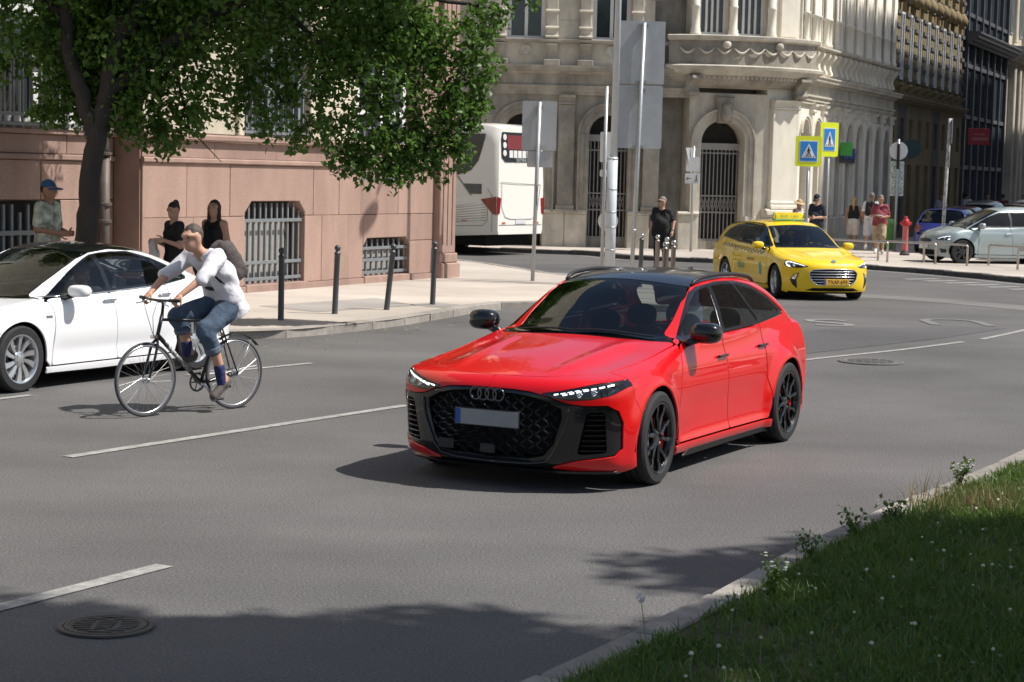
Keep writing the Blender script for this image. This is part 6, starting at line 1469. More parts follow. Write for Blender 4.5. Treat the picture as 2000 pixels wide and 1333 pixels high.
nz = np.sin(Pn[:, 0]*3.1+1.3*np.sin(Pn[:, 1]*1.7))*np.sin(Pn[:, 1]*2.3+.8*np.sin(Pn[:, 0]*2.1)); xe = np.interp(Pn[:, 1], KMa[:, 1], KMa[:, 0]); dd = (Pn[:, 0]-xe)*.82
bare = (np.exp(-((Pn[:, 0]-1.05)/.30)**2-((Pn[:, 1]-9.35)/.28)**2) > .35) & (RN.uniform(0, 1, len(Pn)) > .25)
Pn = Pn[~bare & (RN.uniform(0, 1, len(Pn)) < .62+.38*nz)]
gv = merge([blades(Pn, .03, .098, .0085, 1.0), blades(grass_pts(2600, .2, 8, 7, 18, .14, .5), .08, .17, .006, .7)])
go = big_mesh('grass', gv[0], gv[1], M_GRASS); tag(go, 'short green grass covering the island in the bottom right corner', 'grass', kind='stuff')
# broad clover and weed leaves, flower heads
Q = grass_pts(9000, .2, 7, 7, 17, .16, 3); Vc, Fc = leaves(np.c_[Q, .10+RN.uniform(.01, .06, len(Q))], .030, .4, -.1)
tag(big_mesh('clover_leaves', Vc, Fc, leafmat('clover', (.035, .09, .02), (.075, .16, .035), 3, .25)), 'low clover leaves scattered through the grass', 'clover', kind='stuff')
fl = MB(); Qf = grass_pts(1500, .2, 7, 7, 16, .2, 3.2)
for (x, y) in Qf[:230]:
    h = RN.uniform(.07, .15); r = RN.uniform(.006, .011); fl.lathe([(.001, -r), (r, -r*.3), (r*.9, r*.5), (.001, r)], c=(x, y, .10+h), n=6, caps=False)
    fl.add([(x-.0012, y, .10), (x+.0012, y, .10), (x, y, .10+h)], [(0, 1, 2)])
tag(fl.build('clover_flowers', mat('cream_petals', (.55, .50, .40), .8, var=.2, scale=20)), 'small white clover flowers dotted over the grass', 'flowers', kind='stuff')
def clump_at(x, y, r, n): a = RN.uniform(0, 2*PI, n); q = RN.uniform(0, 1, n)**.6*r; return np.c_[x+q*np.cos(a), y+q*np.sin(a)]
hy = merge([blades(clump_at(3.05, 13.0, .40, 210), .12, .28, .006, 1.0), blades(clump_at(3.5, 13.2, .4, 120), .10, .24, .006, 1.2)])
tag(big_mesh('dry_grass_tuft', hy[0], hy[1], M_HAY), 'tall straw coloured grass tuft by the kerb at the right', 'grass', kind='stuff')
M_WFL = mat('weed_flower', (.42, .45, .36), .8, var=.2)
def weed(x, y, h, n, lab):
    t = thing('weed', lab, 'weed', (x, y, .10), 0, 'weeds along the island kerb'); b = MB(); P = []
    for k in range(n):
        a = RN.uniform(0, 2*PI); e = (h*.35*math.cos(a), h*.35*math.sin(a), h*RN.uniform(.7, 1.1)); pts = [(0, 0, 0), (e[0]*.4, e[1]*.4, e[2]*.6), e]; b.tube(pts, [.0035, .003, .002], 4)
        for q in np.linspace(.15, 1, 10): P.append((e[0]*q*q+RN.normal()*.02, e[1]*q*q+RN.normal()*.02, e[2]*q))
    b.build('stem', M_GRASS, t); V, F = leaves(np.repeat(np.array(P), 3, 0)+RN.normal(size=(len(P)*3, 3))*.015, .030, .4, -.2); o = big_mesh('foliage', V, F, M_GRASS, t)
    u = MB()
    for k in range(0, len(P), 10):
        for j in range(3): p = np.array(P[min(k+9, len(P)-1)])+RN.normal(size=3)*.014; u.lathe([(.001, -.004), (.012, 0), (.001, .004)], c=tuple(p), n=6, caps=False)
    u.build('flower_head', M_WFL, t)['kind'] = 'stuff'
for (x, y, h, n, lab) in ((1.40, 10.05, .20, 7, 'bushy green weed leaning over the kerb, nearest of the kerb weeds'), (1.75, 11.1, .15, 4, 'thin white flowered weed on the kerb, second from the camera'), (2.15, 11.9, .16, 4, 'tall thin weed by the kerb just before the straw tuft'), (2.5, 12.5, .15, 4, 'small weed right in front of the straw coloured tuft'), (3.25, 13.9, .22, 5, 'farthest kerb weed, behind the straw coloured tuft')): weed(x, y, h, n, lab)
dn = thing('dandelion', 'single white seed head on a thin stalk by the kerb', 'flower', (.66, 8.95, .10)); b = MB(); b.tube([(0, 0, 0), (-.01, .01, .12), (-.03, .01, .24)], .002, 5); b.build('stalk', M_HAY, dn)
P = RN.normal(size=(160, 3)); P = P/np.linalg.norm(P, axis=1)[:, None]; b = MB(); b.lathe([(.001, -.006), (.006, 0), (.001, .006)], c=(-.03, .01, .24), n=6, caps=False)
for p in P: q = np.array([-.03, .01, .24]); b.add([tuple(q+p*.005), tuple(q+p*.024+np.array([.0012, 0, .001])), tuple(q+p*.024-np.array([.0012, 0, .001]))], [(0, 1, 2)])
b.build('seed_head', mat('seed_fluff', (.75, .73, .70), .9, var=.05), dn)
# fallen leaves and litter on the road by the kerb
lf = MB()
for k in range(60):
    u = RN.uniform(0, 1); x = -3.2+3.0*u+RN.normal()*.25; y = 25.2+6.6*u-RN.uniform(.1, 1.4); a = RN.uniform(0, 6.3); s_ = RN.uniform(.02, .05)
    lf.add([(x, y, .006), (x+s_*math.cos(a), y+s_*math.sin(a), .012), (x+s_*1.6*math.cos(a+.4), y+s_*1.6*math.sin(a+.4), .007)], [(0, 1, 2)])
tag(lf.build('fallen_leaves', mat('dry_leaf', (.30, .23, .10), .9, var=.3)), 'dry fallen leaves scattered along the left kerb', 'leaves', kind='stuff')
# ------------------------------------------------------------------ coach in the side street
M_COACH = paint('coach_white', (.78, .76, .71), .8, rough=.35); M_COACHG = mat('coach_grille', (.10, .11, .11), .6, var=.2)
M_COACHSEAM = mat('coach_seam', (.16, .155, .14), .7, var=.2)
bs = thing('coach', 'white coach seen from behind with dark side glass and red tail lamp', 'bus', (.155, 54.57, 0), math.atan2(.54, -.84))
def coach_sec(x):
    k = min(1, max(0, x/.5)); top = 3.66-.10*(1-k)**2; w = 1.275-.07*(1-k)**2; z0 = .46+.14*(1-min(1, x/2.5))
    return w, z0, top
b = MB(); rs = []
for x in (0, .03, .10, .22, .5, 1.2, 2.5, 6, 11.4, 11.8, 12):
    w, z0, tp = coach_sec(min(x, 12-x) if x > 6 else x); sh = -.05*(1-min(1, x/.3)) if x < .3 else 0
    pts = [(-w*.96, z0), (-w, z0+.12), (-w, 2.0), (-w*.965, 3.1), (-w*.93, tp-.28), (-w*.84, tp-.07), (-w*.55, tp), (w*.55, tp), (w*.84, tp-.07), (w*.93, tp-.28), (w*.965, 3.1), (w, 2.0), (w, z0+.12), (w*.96, z0)]
    rs.append([(x+(.06*(z-2)/1.7 if x < .5 and z > 2 else 0), y*(1-.04*max(0, (.10-x)/.1)), z) for y, z in pts])
b.rings(rs, True); smooth_angle(b.build('body', M_COACH, bs), 35)
def coach_panel(nm, poly, m, face, off=.006, par=None):
    """flat trim laid on the side (x, z) or on the rear (y, z)"""
    if face == 'side': v = [(x, coach_sec(x)[0]*(1-(.035*max(0, min(1, (z-2)/1.1))))+off, z) for x, z in poly]
    else: v = [((.06*(z-2)/1.7 if z > 2 else 0)-off, y, z) for y, z in poly]
    n = len(v); q = MB(); d = Vector((0, .02, 0)) if face == 'side' else Vector((-.02, 0, 0))
    c = [tuple(Vector(p)-d) for p in v]; P, T_ = cdt_poly(poly)
    f = [tuple(t) for t in T_]
    q.add(v, f); q.add(v+c, [(i, (i+1) % n, n+(i+1) % n, n+i) for i in range(n)]); return q.build(nm, m, par or bs)
# side (left flank, facing the pavement)
coach_panel('side_window', [(.42, 3.36), (.50, 3.0), (.62, 2.62), (.85, 2.35), (1.25, 2.22), (6.5, 2.18), (11.3, 2.2), (11.3, 3.36)], M_PANE, 'side', .012)
vent = coach_panel('air_vent', [(.48, 1.98), (.48, 1.70), (.85, 1.70), (1.10, 1.98)], M_COACHG, 'side', .010)
for k in range(5): coach_panel('vent_slat', [(.50, 1.735+.05*k), (.50, 1.755+.05*k), (.88+.045*k, 1.755+.05*k), (.88+.045*k, 1.735+.05*k)], M_COACHSEAM, 'side', .018, vent)
coach_panel('flash_stripe', [(.78, 1.66), (.86, 1.66), (1.35, 2.2), (1.27, 2.2)], mat('tan_stripe', (.36, .31, .25), .5, var=.1), 'side', .008)
def seam(nm, pts, face):
    q = MB()
    if face == 'side': v = [(x, coach_sec(x)[0]*(1-(.035*max(0, min(1, (z-2)/1.1))))+.004, z) for x, z in pts]
    else: v = [((.06*(z-2)/1.7 if z > 2 else 0)-.004, y, z) for y, z in pts]
    q.tube(v, .007, 4); q.build(nm, M_COACHSEAM, bs)
seam('panel_seam', [(.16, 1.66), (4, 1.66)], 'side'); seam('panel_seam', [(.28, 1.50), (.28, .98), (.42, .84), (1.3, .80), (1.75, 1.02), (1.80, 1.28), (.28, 1.50)], 'side'); seam('panel_seam', [(.14, .68), (.14, 1.66), (.3, 1.85)], 'side')
for k in range(7): seam('louvre', [(.32, 1.43-.075*k), (1.72-.03*k, 1.25-.058*k)], 'side')
coach_panel('side_marker', [(.95, .93), (.95, .97), (1.12, .97), (1.12, .93)], mat('orange_lens', (.5, .16, .02), .3, var=.1), 'side')
# rear
rwin = coach_panel('rear_window', [(-.95, 3.42), (.98, 3.42), (1.04, 3.2), (1.0, 2.72), (.82, 2.60), (-.8, 2.60), (-1.0, 2.72), (-1.04, 3.2)], M_PANE, 'rear', .010)
M_CURT = mat('red_curtain', (.16, .02, .025), .8, var=.5, scale=3, stretch=(1, 14, 1))
coach_panel('curtain', [(-.8, 3.34), (.72, 3.34), (.72, 2.95), (-.8, 2.95)], M_CURT, 'rear', .016, rwin)
for k in range(3): 
    q = MB(); q.lathe([(.085, 0), (.085, .006), (.001, .008)], c=(.0, .87, 3.28-.22*k), n=18, axis='X', caps=False); q.v = [(-p[0]+.03, p[1], p[2]) for p in q.v]; q.v = [(p[0]-.03+.03*(p[2]-2.2)-.012, p[1], p[2]) for p in q.v]; q.build('round_sticker', M_WFRAME, rwin)
for k in range(5): coach_panel('notice', [(.62-.22*k, 2.92), (.44-.22*k, 2.92), (.44-.22*k, 2.72), (.62-.22*k, 2.72)], M_WFRAME, 'rear', .016, rwin)
text_obj('coach_text', 'SETRA', .12, M_WFRAME, rwin, (-.012, .05, 2.655), (PI/2, 0, -PI/2), .002, space=1.6)
for s in (1, -1):
    tl = coach_panel('tail_light', [(s*1.21, 1.64), (s*1.21, 1.14), (s*1.08, 1.18), (s*1.03, 1.60)], M_REDLAMP, 'rear', .012)
coach_panel('tail_light', [(.04, 1.64), (.04, 1.14), (.12, 1.16), (.50, 1.56)], M_REDLAMP, 'side', .016)
seam('panel_seam', [(-1.0, 1.98), (1.05, 2.04)], 'rear'); seam('panel_seam', [(1.0, 2.0), (.98, 1.35), (.80, 1.08), (.55, 1.02), (-.55, 1.02), (-.85, 1.15), (-1.0, 1.98)], 'rear'); seam('panel_seam', [(-1.1, .86), (1.1, .86)], 'rear')
coach_panel('number_plate', [(.26, 1.0), (-.26, 1.0), (-.26, .89), (.26, .89)], M_PLATE, 'rear', .012)
for s in (1, -1): coach_panel('reflector', [(s*.95, .94), (s*.78, .94), (s*.78, .89), (s*.95, .89)], mat('orange_reflector', (.5, .12, .03), .3, var=.1), 'rear')
for x in (2.9, 8.9):
    for s in (1, -1): wheel('wheel', bs, (x, s*1.1, .5), s, .5, .30, .30, 8, M_ALLOY)
q = MB(); q.box((6, 0, .42), (11.2, 2.2, .3)); q.build('underbody', M_BLACKMAT, bs)

# ------------------------------------------------------------------ bollards
M_BOL = mat('bollard_paint', (.075, .082, .088), .45, var=.15, scale=12, metal=.3); M_BOLB = mat('bollard_bronze', (.21, .175, .16), .4, var=.15, metal=.6)
M_BALL = mat('polished_cap', (.45, .46, .47), .22, metal=.9, var=.1)
def bollard(x, y, lab, grp, tilt=(0, 0), m=M_BOL, h=1.0, cap=None):
    t = thing('bollard', lab, 'bollard', (x, y, .112), 0, grp); t.rotation_euler = (tilt[0], tilt[1], 0)
    b = MB(); b.lathe([(.052, 0), (.048, .01), (.044, .03), (.043, h-.10), (.050, h-.09), (.050, h-.075), (.032, h-.055), (.026, h-.045)], n=18); smooth_angle(b.build('post', m, t), 40)
    b = MB(); b.lathe([(.001, h-.052)]+[(.048*math.cos(a), h+.0+.048*math.sin(a)) for a in np.linspace(-PI/2, PI/2, 11)][1:-1]+[(.001, h+.048)], n=18, caps=False); b.build('ball_cap', cap or m, t, True)
for x, y, tl, lab in ((-3.33, 27.89, (0, 0), 'dark bollard nearest the cyclist on the left pavement'), (-2.69, 29.33, (0, .03), 'second dark bollard to the right of the cyclist'), (-1.98, 30.46, (0, .09), 'leaning dark bollard in front of the small barred window'), (-1.32, 31.89, (0, .02), 'dark bollard nearest the corner of the red building')): bollard(x, y, lab, 'bollards on the left pavement', tl)
for x, y, m, lab in ((2.50, 38.4, M_BOL, 'dark ball topped bollard just right of the tall sign pole'), (2.77, 37.8, M_BOLB, 'bronze bollard in front of the man in black'), (2.86, 36.6, M_BOLB, 'bronze bollard left of the tight bollard group behind the red car'), (2.83, 34.7, M_BOLB, 'rightmost bronze bollard behind the red car roof'), (2.62, 33.9, M_BOLB, 'front bronze bollard of the tight group behind the red car roof')): bollard(x, y, lab, 'bollards on the corner behind the red car', (0, .01), m, 1.02, M_BALL)

# ------------------------------------------------------------------ poles and signs
M_GALV = mat('galvanised_steel', (.42, .44, .45), .45, metal=.6, var=.15, scale=14); M_SBACK = mat('sign_back_grey', (.43, .45, .465), .5, var=.10, scale=3, metal=.2, stain=.12)
M_LAMPP = mat('grey_lamp_post', (.50, .54, .57), .5, var=.08, scale=6)
def post(parent, x, y, z0, z1, r, m=None, n=12, lean=0):
    b = MB(); b.tube([(x, y, z0), (x+lean*(z1-z0)*.5, y, (z0+z1)/2), (x+lean*(z1-z0), y, z1)], r, n); return b.build('pole', m or M_GALV, parent, True)
def plate(parent, x, y, z0, z1, w, m, nm='sign_panel', rz=0, r=.03, th=.012):
    o = slab(nm, [tuple(p) for p in rnd(rect(-w/2, w/2, z0, z1), r, 4)], m, parent, -th/2, th/2); o.location = (x, y, 0); o.rotation_euler = (0, 0, rz); return o
def disc(parent, x, y, z, r, m, nm='sign_disc', rz=0, th=.012):
    o = slab(nm, [(r*math.cos(a), r*math.sin(a)) for a in np.linspace(0, 2*PI, 33)[:-1]], m, parent, -th/2, th/2); o.location = (x, y, z); o.rotation_euler = (0, 0, rz); return o
def clamp(parent, x, y, z, w=.14):
    b = MB(); b.box((x, y, z), (w, .07, .035)); b.build('bracket', M_GALV, parent)
# big direction board seen from behind
t = thing('sign_pole', 'tall galvanised pole carrying two big grey sign backs', 'sign', (2.36, 39.0, .11))
post(t, 0, 0, 0, 5.22, .042, lean=.022)
for z0, z1, w in ((2.74, 3.99, .93), (4.02, 5.26, .96)):
    plate(t, .06, .07, z0, z1, w, M_SBACK); clamp(t, .022*z0+.01, .03, z0+.06, .2); clamp(t, .022*z1, .03, z1-.06, .2)
b = MB(); b.lathe([(.05, 1.08), (.06, 1.09), (.06, 1.12), (.05, 1.13)], c=(.02, 0, 0), n=14); b.build('pole_band', M_GALV, t)
t = thing('sign_pole', 'galvanised pole with small grey sign backs in front of the coach', 'sign', (.39, 39.7, .11))
post(t, 0, 0, 0, 3.64, .040, lean=.015); plate(t, .06, .06, 2.66, 3.66, .70, M_SBACK); plate(t, .085, .075, 2.32, 2.645, .52, M_SBACK); clamp(t, .045, .02, 2.76); clamp(t, .055, .02, 3.56); clamp(t, .035, .02, 2.42)
b = MB(); b.tube([(.045, -.041, 1.55), (.05, -.041, 1.95)], .006, 6); b.build('sticker_strip', M_DARKIN, t)
t = thing('lamp_post', 'thick pale grey lamp post beside the big sign backs', 'lamp post', (1.90, 38.6, .11))
b = MB(); b.tube([(0, 0, 0), (0, 0, 2.55)], .105, 18); b.tube([(.02, 0, 2.55), (.025, 0, 7.2), (.03, 0, 9.0)], [.070, .058, .05], 16); b.tube([(.03, 0, 8.9), (.4, -.5, 9.5), (1.0, -1.3, 9.75)], .04, 10); b.build('pole', M_LAMPP, t, True)
for z in (.7, 1.15, 1.45, 1.9, 2.5): 
    b = MB(); b.lathe([(.106, z), (.110, z+.005), (.110, z+.025), (.106, z+.03)], n=18, caps=False); b.build('band', M_GALV, t)
pod('lamp_head', (1.2, -1.6, 9.75), (.16, .34, .07), M_LAMPP, t); b = MB(); b.tube([(-.03, 0, 4.3), (-.12, 0, 4.7)], .018, 6); b.build('bracket_arm', M_LAMPP, t)
t = thing('sign_pole', 'slim pole with white round and square sign backs just left of the lamp post', 'sign', (1.76, 38.9, .11))
post(t, 0, 0, 0, 3.95, .036)
M_WSB = mat('white_sign_back', (.62, .63, .63), .5, var=.06)
disc(t, .10, .06, 1.28, .20, M_WSB); plate(t, .05, .055, 2.45, 3.05, .30, M_WSB); plate(t, .08, .055, 2.16, 2.30, .34, M_WSB)
# plate with arrow and walking figure by the door
t = thing('sign_pole', 'pole by the corner gate with triangular sign back and arrow plate', 'sign', (5.22, 57.6, .115))
post(t, 0, 0, 0, 3.1, .035); pa = plate(t, -.02, -.06, 2.0, 2.30, .44, M_WSB)
tri = slab('sign_panel', [tuple(p) for p in rnd([(-.36, 3.05), (.36, 3.05), (0, 2.38)], .05)], M_SBACK, t, 0, .012); tri.location = (-.08, .04, 0); tri.rotation_euler = (0, 0, 1.05)
plate(t, -.02, -.05, 2.36, 2.78, .40, M_WSB)
b = MB(); b.box((-.13, -.072, 2.15), (.14, .006, .02)); b.tube([(-.15, -.072, 2.19), (-.20, -.072, 2.15), (-.15, -.072, 2.11)], .009, 4); b.build('arrow', M_INK, pa).location = (.02, .06, 0)
b = MB(); b.tube([(.1, -.073, 2.22), (.1, -.073, 2.12)], .012, 5); b.tube([(.1, -.073, 2.13), (.06, -.073, 2.05)], .009, 4); b.tube([(.1, -.073, 2.13), (.14, -.073, 2.05)], .009, 4); b.lathe([(.001, -.02), (.018, 0), (.001, .02)], c=(.1, -.073, 2.25), n=8, caps=False); b.build('walking_figure', M_INK, pa).location = (.02, .06, 0)
# pedestrian crossing signs
M_FLUO = mat('fluorescent_yellow', (.72, .80, .02), .5, var=.04); M_SBLUE = mat('sign_blue', (.02, .22, .62), .45, var=.05); M_SWHITE = mat('sign_white', (.78, .78, .78), .5, var=.03)
def crossing(x, y, zc, w, h, bw, bh, rz, lab, ph):
    t = thing('crossing_sign', lab, 'sign', (x, y, .115), rz, 'pedestrian crossing signs'); post(t, .02, .05, 0, ph, .045)
    s = plate(t, 0, 0, zc-h/2, zc+h/2, w, M_FLUO, r=.07, th=.02)
    bl_ = plate(s, 0, -.014, zc-bh/2, zc+bh/2, bw, M_SWHITE, 'white_border', r=.02, th=.006); plate(bl_, 0, -.006, zc-bh/2+.02, zc+bh/2-.02, bw-.04, M_SBLUE, 'blue_field', r=.015, th=.006)
    k = bw/.5; q = slab('white_triangle', [(-.19*k, zc-.17*bh/.55), (.19*k, zc-.17*bh/.55), (0, zc+.20*bh/.55)], M_SWHITE, bl_, -.016, -.010)
    b = MB(); Y = -.020; f = bh/.55
    b.tube([(0, Y, zc+.085*f), (.005*k, Y, zc-.01*f)], .022*k, 6); b.tube([(.005*k, Y, zc-.01*f), (-.05*k, Y, zc-.13*f)], .012*k, 5); b.tube([(.005*k, Y, zc-.01*f), (.055*k, Y, zc-.13*f)], .012*k, 5); b.tube([(0, Y, zc+.07*f), (-.045*k, Y, zc-.01*f)], .009*k, 5); b.tube([(0, Y, zc+.07*f), (.05*k, Y, zc+.01*f)], .009*k, 5)
    b.lathe([(.001, -.018), (.018*k, 0), (.001, .018)], c=(.004, Y, zc+.115*f), n=8, caps=False)
    b.build('walking_figure', M_INK, q); 
    for j in range(5):
        b = MB(); x_ = (-.13+.065*j)*k; b.add([(x_-.012*k, Y, zc-.155*f), (x_+.016*k, Y, zc-.155*f), (x_+.010*k, Y, zc-.115*f), (x_-.006*k, Y, zc-.115*f)], [(0, 1, 2, 3)]); b.build('zebra_stripe', M_INK, q)
crossing(8.06, 54.0, 2.98, .74, .84, .52, .58, R(6), 'left, squarer yellow and blue pedestrian crossing sign above the taxi', 2.9)
crossing(8.97, 56.2, 3.36, .60, .98, .40, .66, R(22), 'right, taller and narrower yellow and blue crossing sign', 3.5)
# round no-entry sign seen from behind, with plates
t = thing('sign_pole', 'round white sign back over sticker covered plates beyond the walkers', 'sign', (12.1, 62.0, .115)); post(t, 0, 0, 0, 3.55, .045, M_GALV); disc(t, .02, .06, 3.18, .29, M_WSB)
M_STICK = mat('stickered_plate', (.42, .47, .44), .6, var=.75, scale=16, detail=1)
plate(t, .0, .06, 1.75, 2.85, .44, M_STICK); b = MB(); b.tube([(0, -.02, 2.6), (0, -.02, 3.4)], .05, 8); b.build('pole_sleeve', M_DARKIN, t)
t = thing('sign_pole', 'sticker covered pole with edge on signs behind the silver car', 'sign', (12.35, 56.3, .115)); post(t, 0, 0, 0, 4.05, .05, mat('stickered_pole', (.40, .40, .39), .6, var=.7, scale=9, detail=2), lean=.022)
plate(t, .16, 0, 3.35, 4.05, .60, M_WSB, rz=1.35); disc(t, .12, .02, 2.95, .30, M_WSB, rz=1.35)
# hydrant
M_HYD = paint('hydrant_red', (.42, .03, .035), .5, rough=.4); M_HYD2 = mat('faded_hydrant_red', (.50, .13, .13), .6, var=.2, scale=8)
t = thing('hydrant', 'tall faded red fire hydrant on the right pavement', 'hydrant', (11.75, 58.6, .115))
b = MB(); b.lathe([(.15, 0), (.15, .06), (.11, .09), (.095, .14)], n=18); b.build('base', mat('hydrant_foot', (.06, .05, .05), .7, var=.3), t)
b = MB(); b.lathe([(.095, .14), (.088, .3), (.088, .86), (.10, .88)], n=18); smooth_angle(b.build('barrel', M_HYD2, t), 40)
b = MB(); b.lathe([(.12, .88), (.13, .92), (.13, 1.0), (.10, 1.06), (.06, 1.10), (.05, 1.16), (.02, 1.18)], n=18); smooth_angle(b.build('cap', M_HYD, t), 40)
for a in (0, PI): 
    b = MB(); b.tube([(.09*math.cos(a), 0, .96), (.17*math.cos(a), 0, .96)], .045, 10); b.build('outlet', M_HYD, t)
b = MB(); b.lathe([(.04, 0), (.035, .015), (.001, .02)], c=(0, -.086, .62), n=10, axis='Y', caps=False); b.build('badge', M_BALL, t)
# green litter bin
M_BIN = mat('bin_green', (.20, .50, .12), .5, var=.12, scale=6)
t = thing('litter_bin', 'bright green litter bin behind the man in maroon', 'bin', (12.15, 63.6, .115)); b = MB(); b.lathe([(.23, .02), (.25, .05), (.30, .78), (.30, .82)], n=20); smooth_angle(b.build('body', M_BIN, t), 40)
b = MB(); b.lathe([(.32, .80), (.33, .86), (.27, .96), (.12, 1.0), (.001, 1.0)], n=20, caps=False); smooth_angle(b.build('lid', M_BIN, t), 40)
# hoop rails along the kerb
M_STEEL = mat('brushed_steel', (.42, .39, .36), .35, metal=.8, var=.12)
HP = [((8.6, 55.0), (10.2, 53.2)), ((10.15, 54.3), (11.45, 52.9)), ((11.28, 53.6), (12.15, 52.2)), ((12.9, 52.9), (14.2, 50.3)), ((13.1, 50.6), (14.5, 47.6))]
for k, (p, q) in enumerate(HP):
    t = thing('hoop_rail', ['bent steel hoop rail just right of the taxi roof', 'steel hoop rail in front of the hydrant and walkers', 'steel hoop rail in front of the silver car front wheel', 'steel hoop rail in front of the silver car doors', 'steel hoop rail nearest the right edge of the picture'][k], 'railing', (p[0], p[1], .115), 0, 'steel hoop rails along the right kerb')
    d = Vector((q[0]-p[0], q[1]-p[1], 0)); L_ = d.length; d /= L_
    pts = [(0, 0, 0), (0, 0, .48)]+[tuple(d*(.07-.07*math.cos(a))+Vector((0, 0, .48+.07*math.sin(a)))) for a in np.linspace(.3, PI/2, 4)]+[tuple(d*(L_-.07+.07*math.sin(a))+Vector((0, 0, .48+.07*math.cos(a)))) for a in np.linspace(0, PI/2-.3, 4)]+[tuple(d*L_+Vector((0, 0, .48))), tuple(d*L_)]
    b = MB(); b.tube(pts, .030, 10); b.build('hoop', M_STEEL, t, True)
    for u in (Vector((0, 0, 0)), d*L_): 
        b = MB(); b.lathe([(.05, 0), (.05, .008), (.03, .012)], c=tuple(u), n=14); b.build('foot_plate', M_STEEL, t)
# yellow beacon peeping past the corner
M_BEAC = mat('beacon_yellow', (.75, .50, .02), .45, var=.08)
t = thing('beacon', 'yellow traffic beacon peeping out behind the red building corner', 'beacon', (-1.78, 50.3, .0)); b = MB(); b.tube([(0, 0, 0), (0, 0, .75)], .06, 10); b.build('post', M_BOL, t, True); pod('globe', (0, 0, .92), (.19, .19, .22), M_BEAC, t, power=2.0); b = MB(); b.lathe([(.16, .36), (.19, .40), (.16, .46)], n=14); b.build('collar', M_BEAC, t)
# shop signs on the shaded street
M_SGNR = mat('shop_red', (.40, .03, .04), .5, var=.08); M_SGNB = mat('shop_blue', (.05, .09, .30), .5, var=.1); M_SGNG = mat('shop_green', (.10, .50, .10), .5, var=.1)
def street_pt(al, out): return (8.65+al*math.cos(A2)+out*math.sin(A2), 60.2+al*math.sin(A2)-out*math.cos(A2))
x, y = street_pt(27.0, .5); t = thing('shop_sign', 'red projecting shop sign high on the dark house wall', 'sign', (x, y, 0)); b = MB(); b.box((.35, 0, 4.35), (.95, .10, .72), bev=.02); q = b.build('sign_box', M_SGNR, t); [(lambda m_: (m_.box((.35+(.06 if z_ < 4.3 else 0), -.053, z_), (w_, .006, h_)), m_.build('lettering_strip', mat('faded_lettering', (.46, .16, .17), .6, var=.6, scale=22, detail=1), q)))(MB()) for z_, w_, h_ in ((4.45, .5, .05), (4.26, .7, .13))]; b = MB(); b.tube([(-.6, .1, 4.35), (.0, 0, 4.35)], .02, 6); b.build('arm', M_BOL, t)
x, y = street_pt(5.0, .1); t = thing('shop_sign', 'dark blue lettering sign on the street front behind the crossing signs', 'sign', (x, y, 0), A2); [(lambda m_: (m_.box((.35+.36*k_, -.08, 3.15+(.05 if k_ % 2 else 0)), (.20, .05, .34 if k_ % 2 else .24), bev=.02), m_.build('raised_letter', M_SGNB, t)))(MB()) for k_ in range(5)]; b = MB(); b.box((1.0, -.03, 3.15), (2.1, .04, .5)); b.build('backing', M_SLATE, t); b = MB(); b.box((-.15, -.25, 3.35), (.05, .4, .45), bev=.01); b.build('projecting_panel', M_SGNG, t)
x, y = street_pt(13.6, .7); t = thing('shop_sign', 'round dark teal projecting sign behind the round sign back', 'sign', (x, y, 0)); disc(t, 0, 0, 3.55, .36, mat('teal_sign', (.012, .05, .055), .5, var=.2), th=.08); b = MB(); b.tube([(-.7, .3, 3.55), (-.3, .1, 3.55)], .02, 6); b.build('arm', M_BOL, t)
# ------------------------------------------------------------------ people: smooth bodies grown from joint chains
def snet(V, lo, h):
    """surface nets on a grid of values"""
    S = V < 0; nx, ny, nz = V.shape; acc = np.zeros((nx-1, ny-1, nz-1, 3)); cnt = np.zeros((nx-1, ny-1, nz-1)); Q = []
    for ax in range(3):
        a = [slice(None)]*3; b = [slice(None)]*3; a[ax] = slice(0, -1); b[ax] = slice(1, None); ch = S[tuple(a)] != S[tuple(b)]
        I = np.argwhere(ch); va, vb = V[tuple(a)][ch], V[tuple(b)][ch]; P = I.astype(float); P[:, ax] += va/(va-vb); o1, o2 = [k for k in range(3) if k != ax]
        dims = np.array([nx-1, ny-1, nz-1])
        for d1 in (0, -1):
            for d2 in (0, -1):
                C_ = I.copy(); C_[:, o1] += d1; C_[:, o2] += d2; ok = ((C_ >= 0) & (C_ < dims)).all(1); np.add.at(acc, tuple(C_[ok].T), P[ok]); np.add.at(cnt, tuple(C_[ok].T), 1)
        ok = (I[:, o1] > 0) & (I[:, o2] > 0) & (I[:, o1] < dims[o1]) & (I[:, o2] < dims[o2]); I2 = I[ok]; sa = S[tuple(a)][ch][ok]
        q = []
        for d1, d2 in ((-1, -1), (0, -1), (0, 0), (-1, 0)):
            C_ = I2.copy(); C_[:, o1] += d1; C_[:, o2] += d2; q.append(np.ravel_multi_index(tuple(C_.T), tuple(dims)))
        q = np.stack(q, 1); flip = sa if ax != 1 else ~sa; q[~flip] = q[~flip][:, ::-1]; Q.append(q)
    Q = np.concatenate(Q); used, inv = np.unique(Q, return_inverse=True); Q = inv.reshape(Q.shape)
    A = acc.reshape(-1, 3)[used]/np.maximum(cnt.reshape(-1)[used], 1)[:, None]; return np.asarray(lo)+A*h, Q
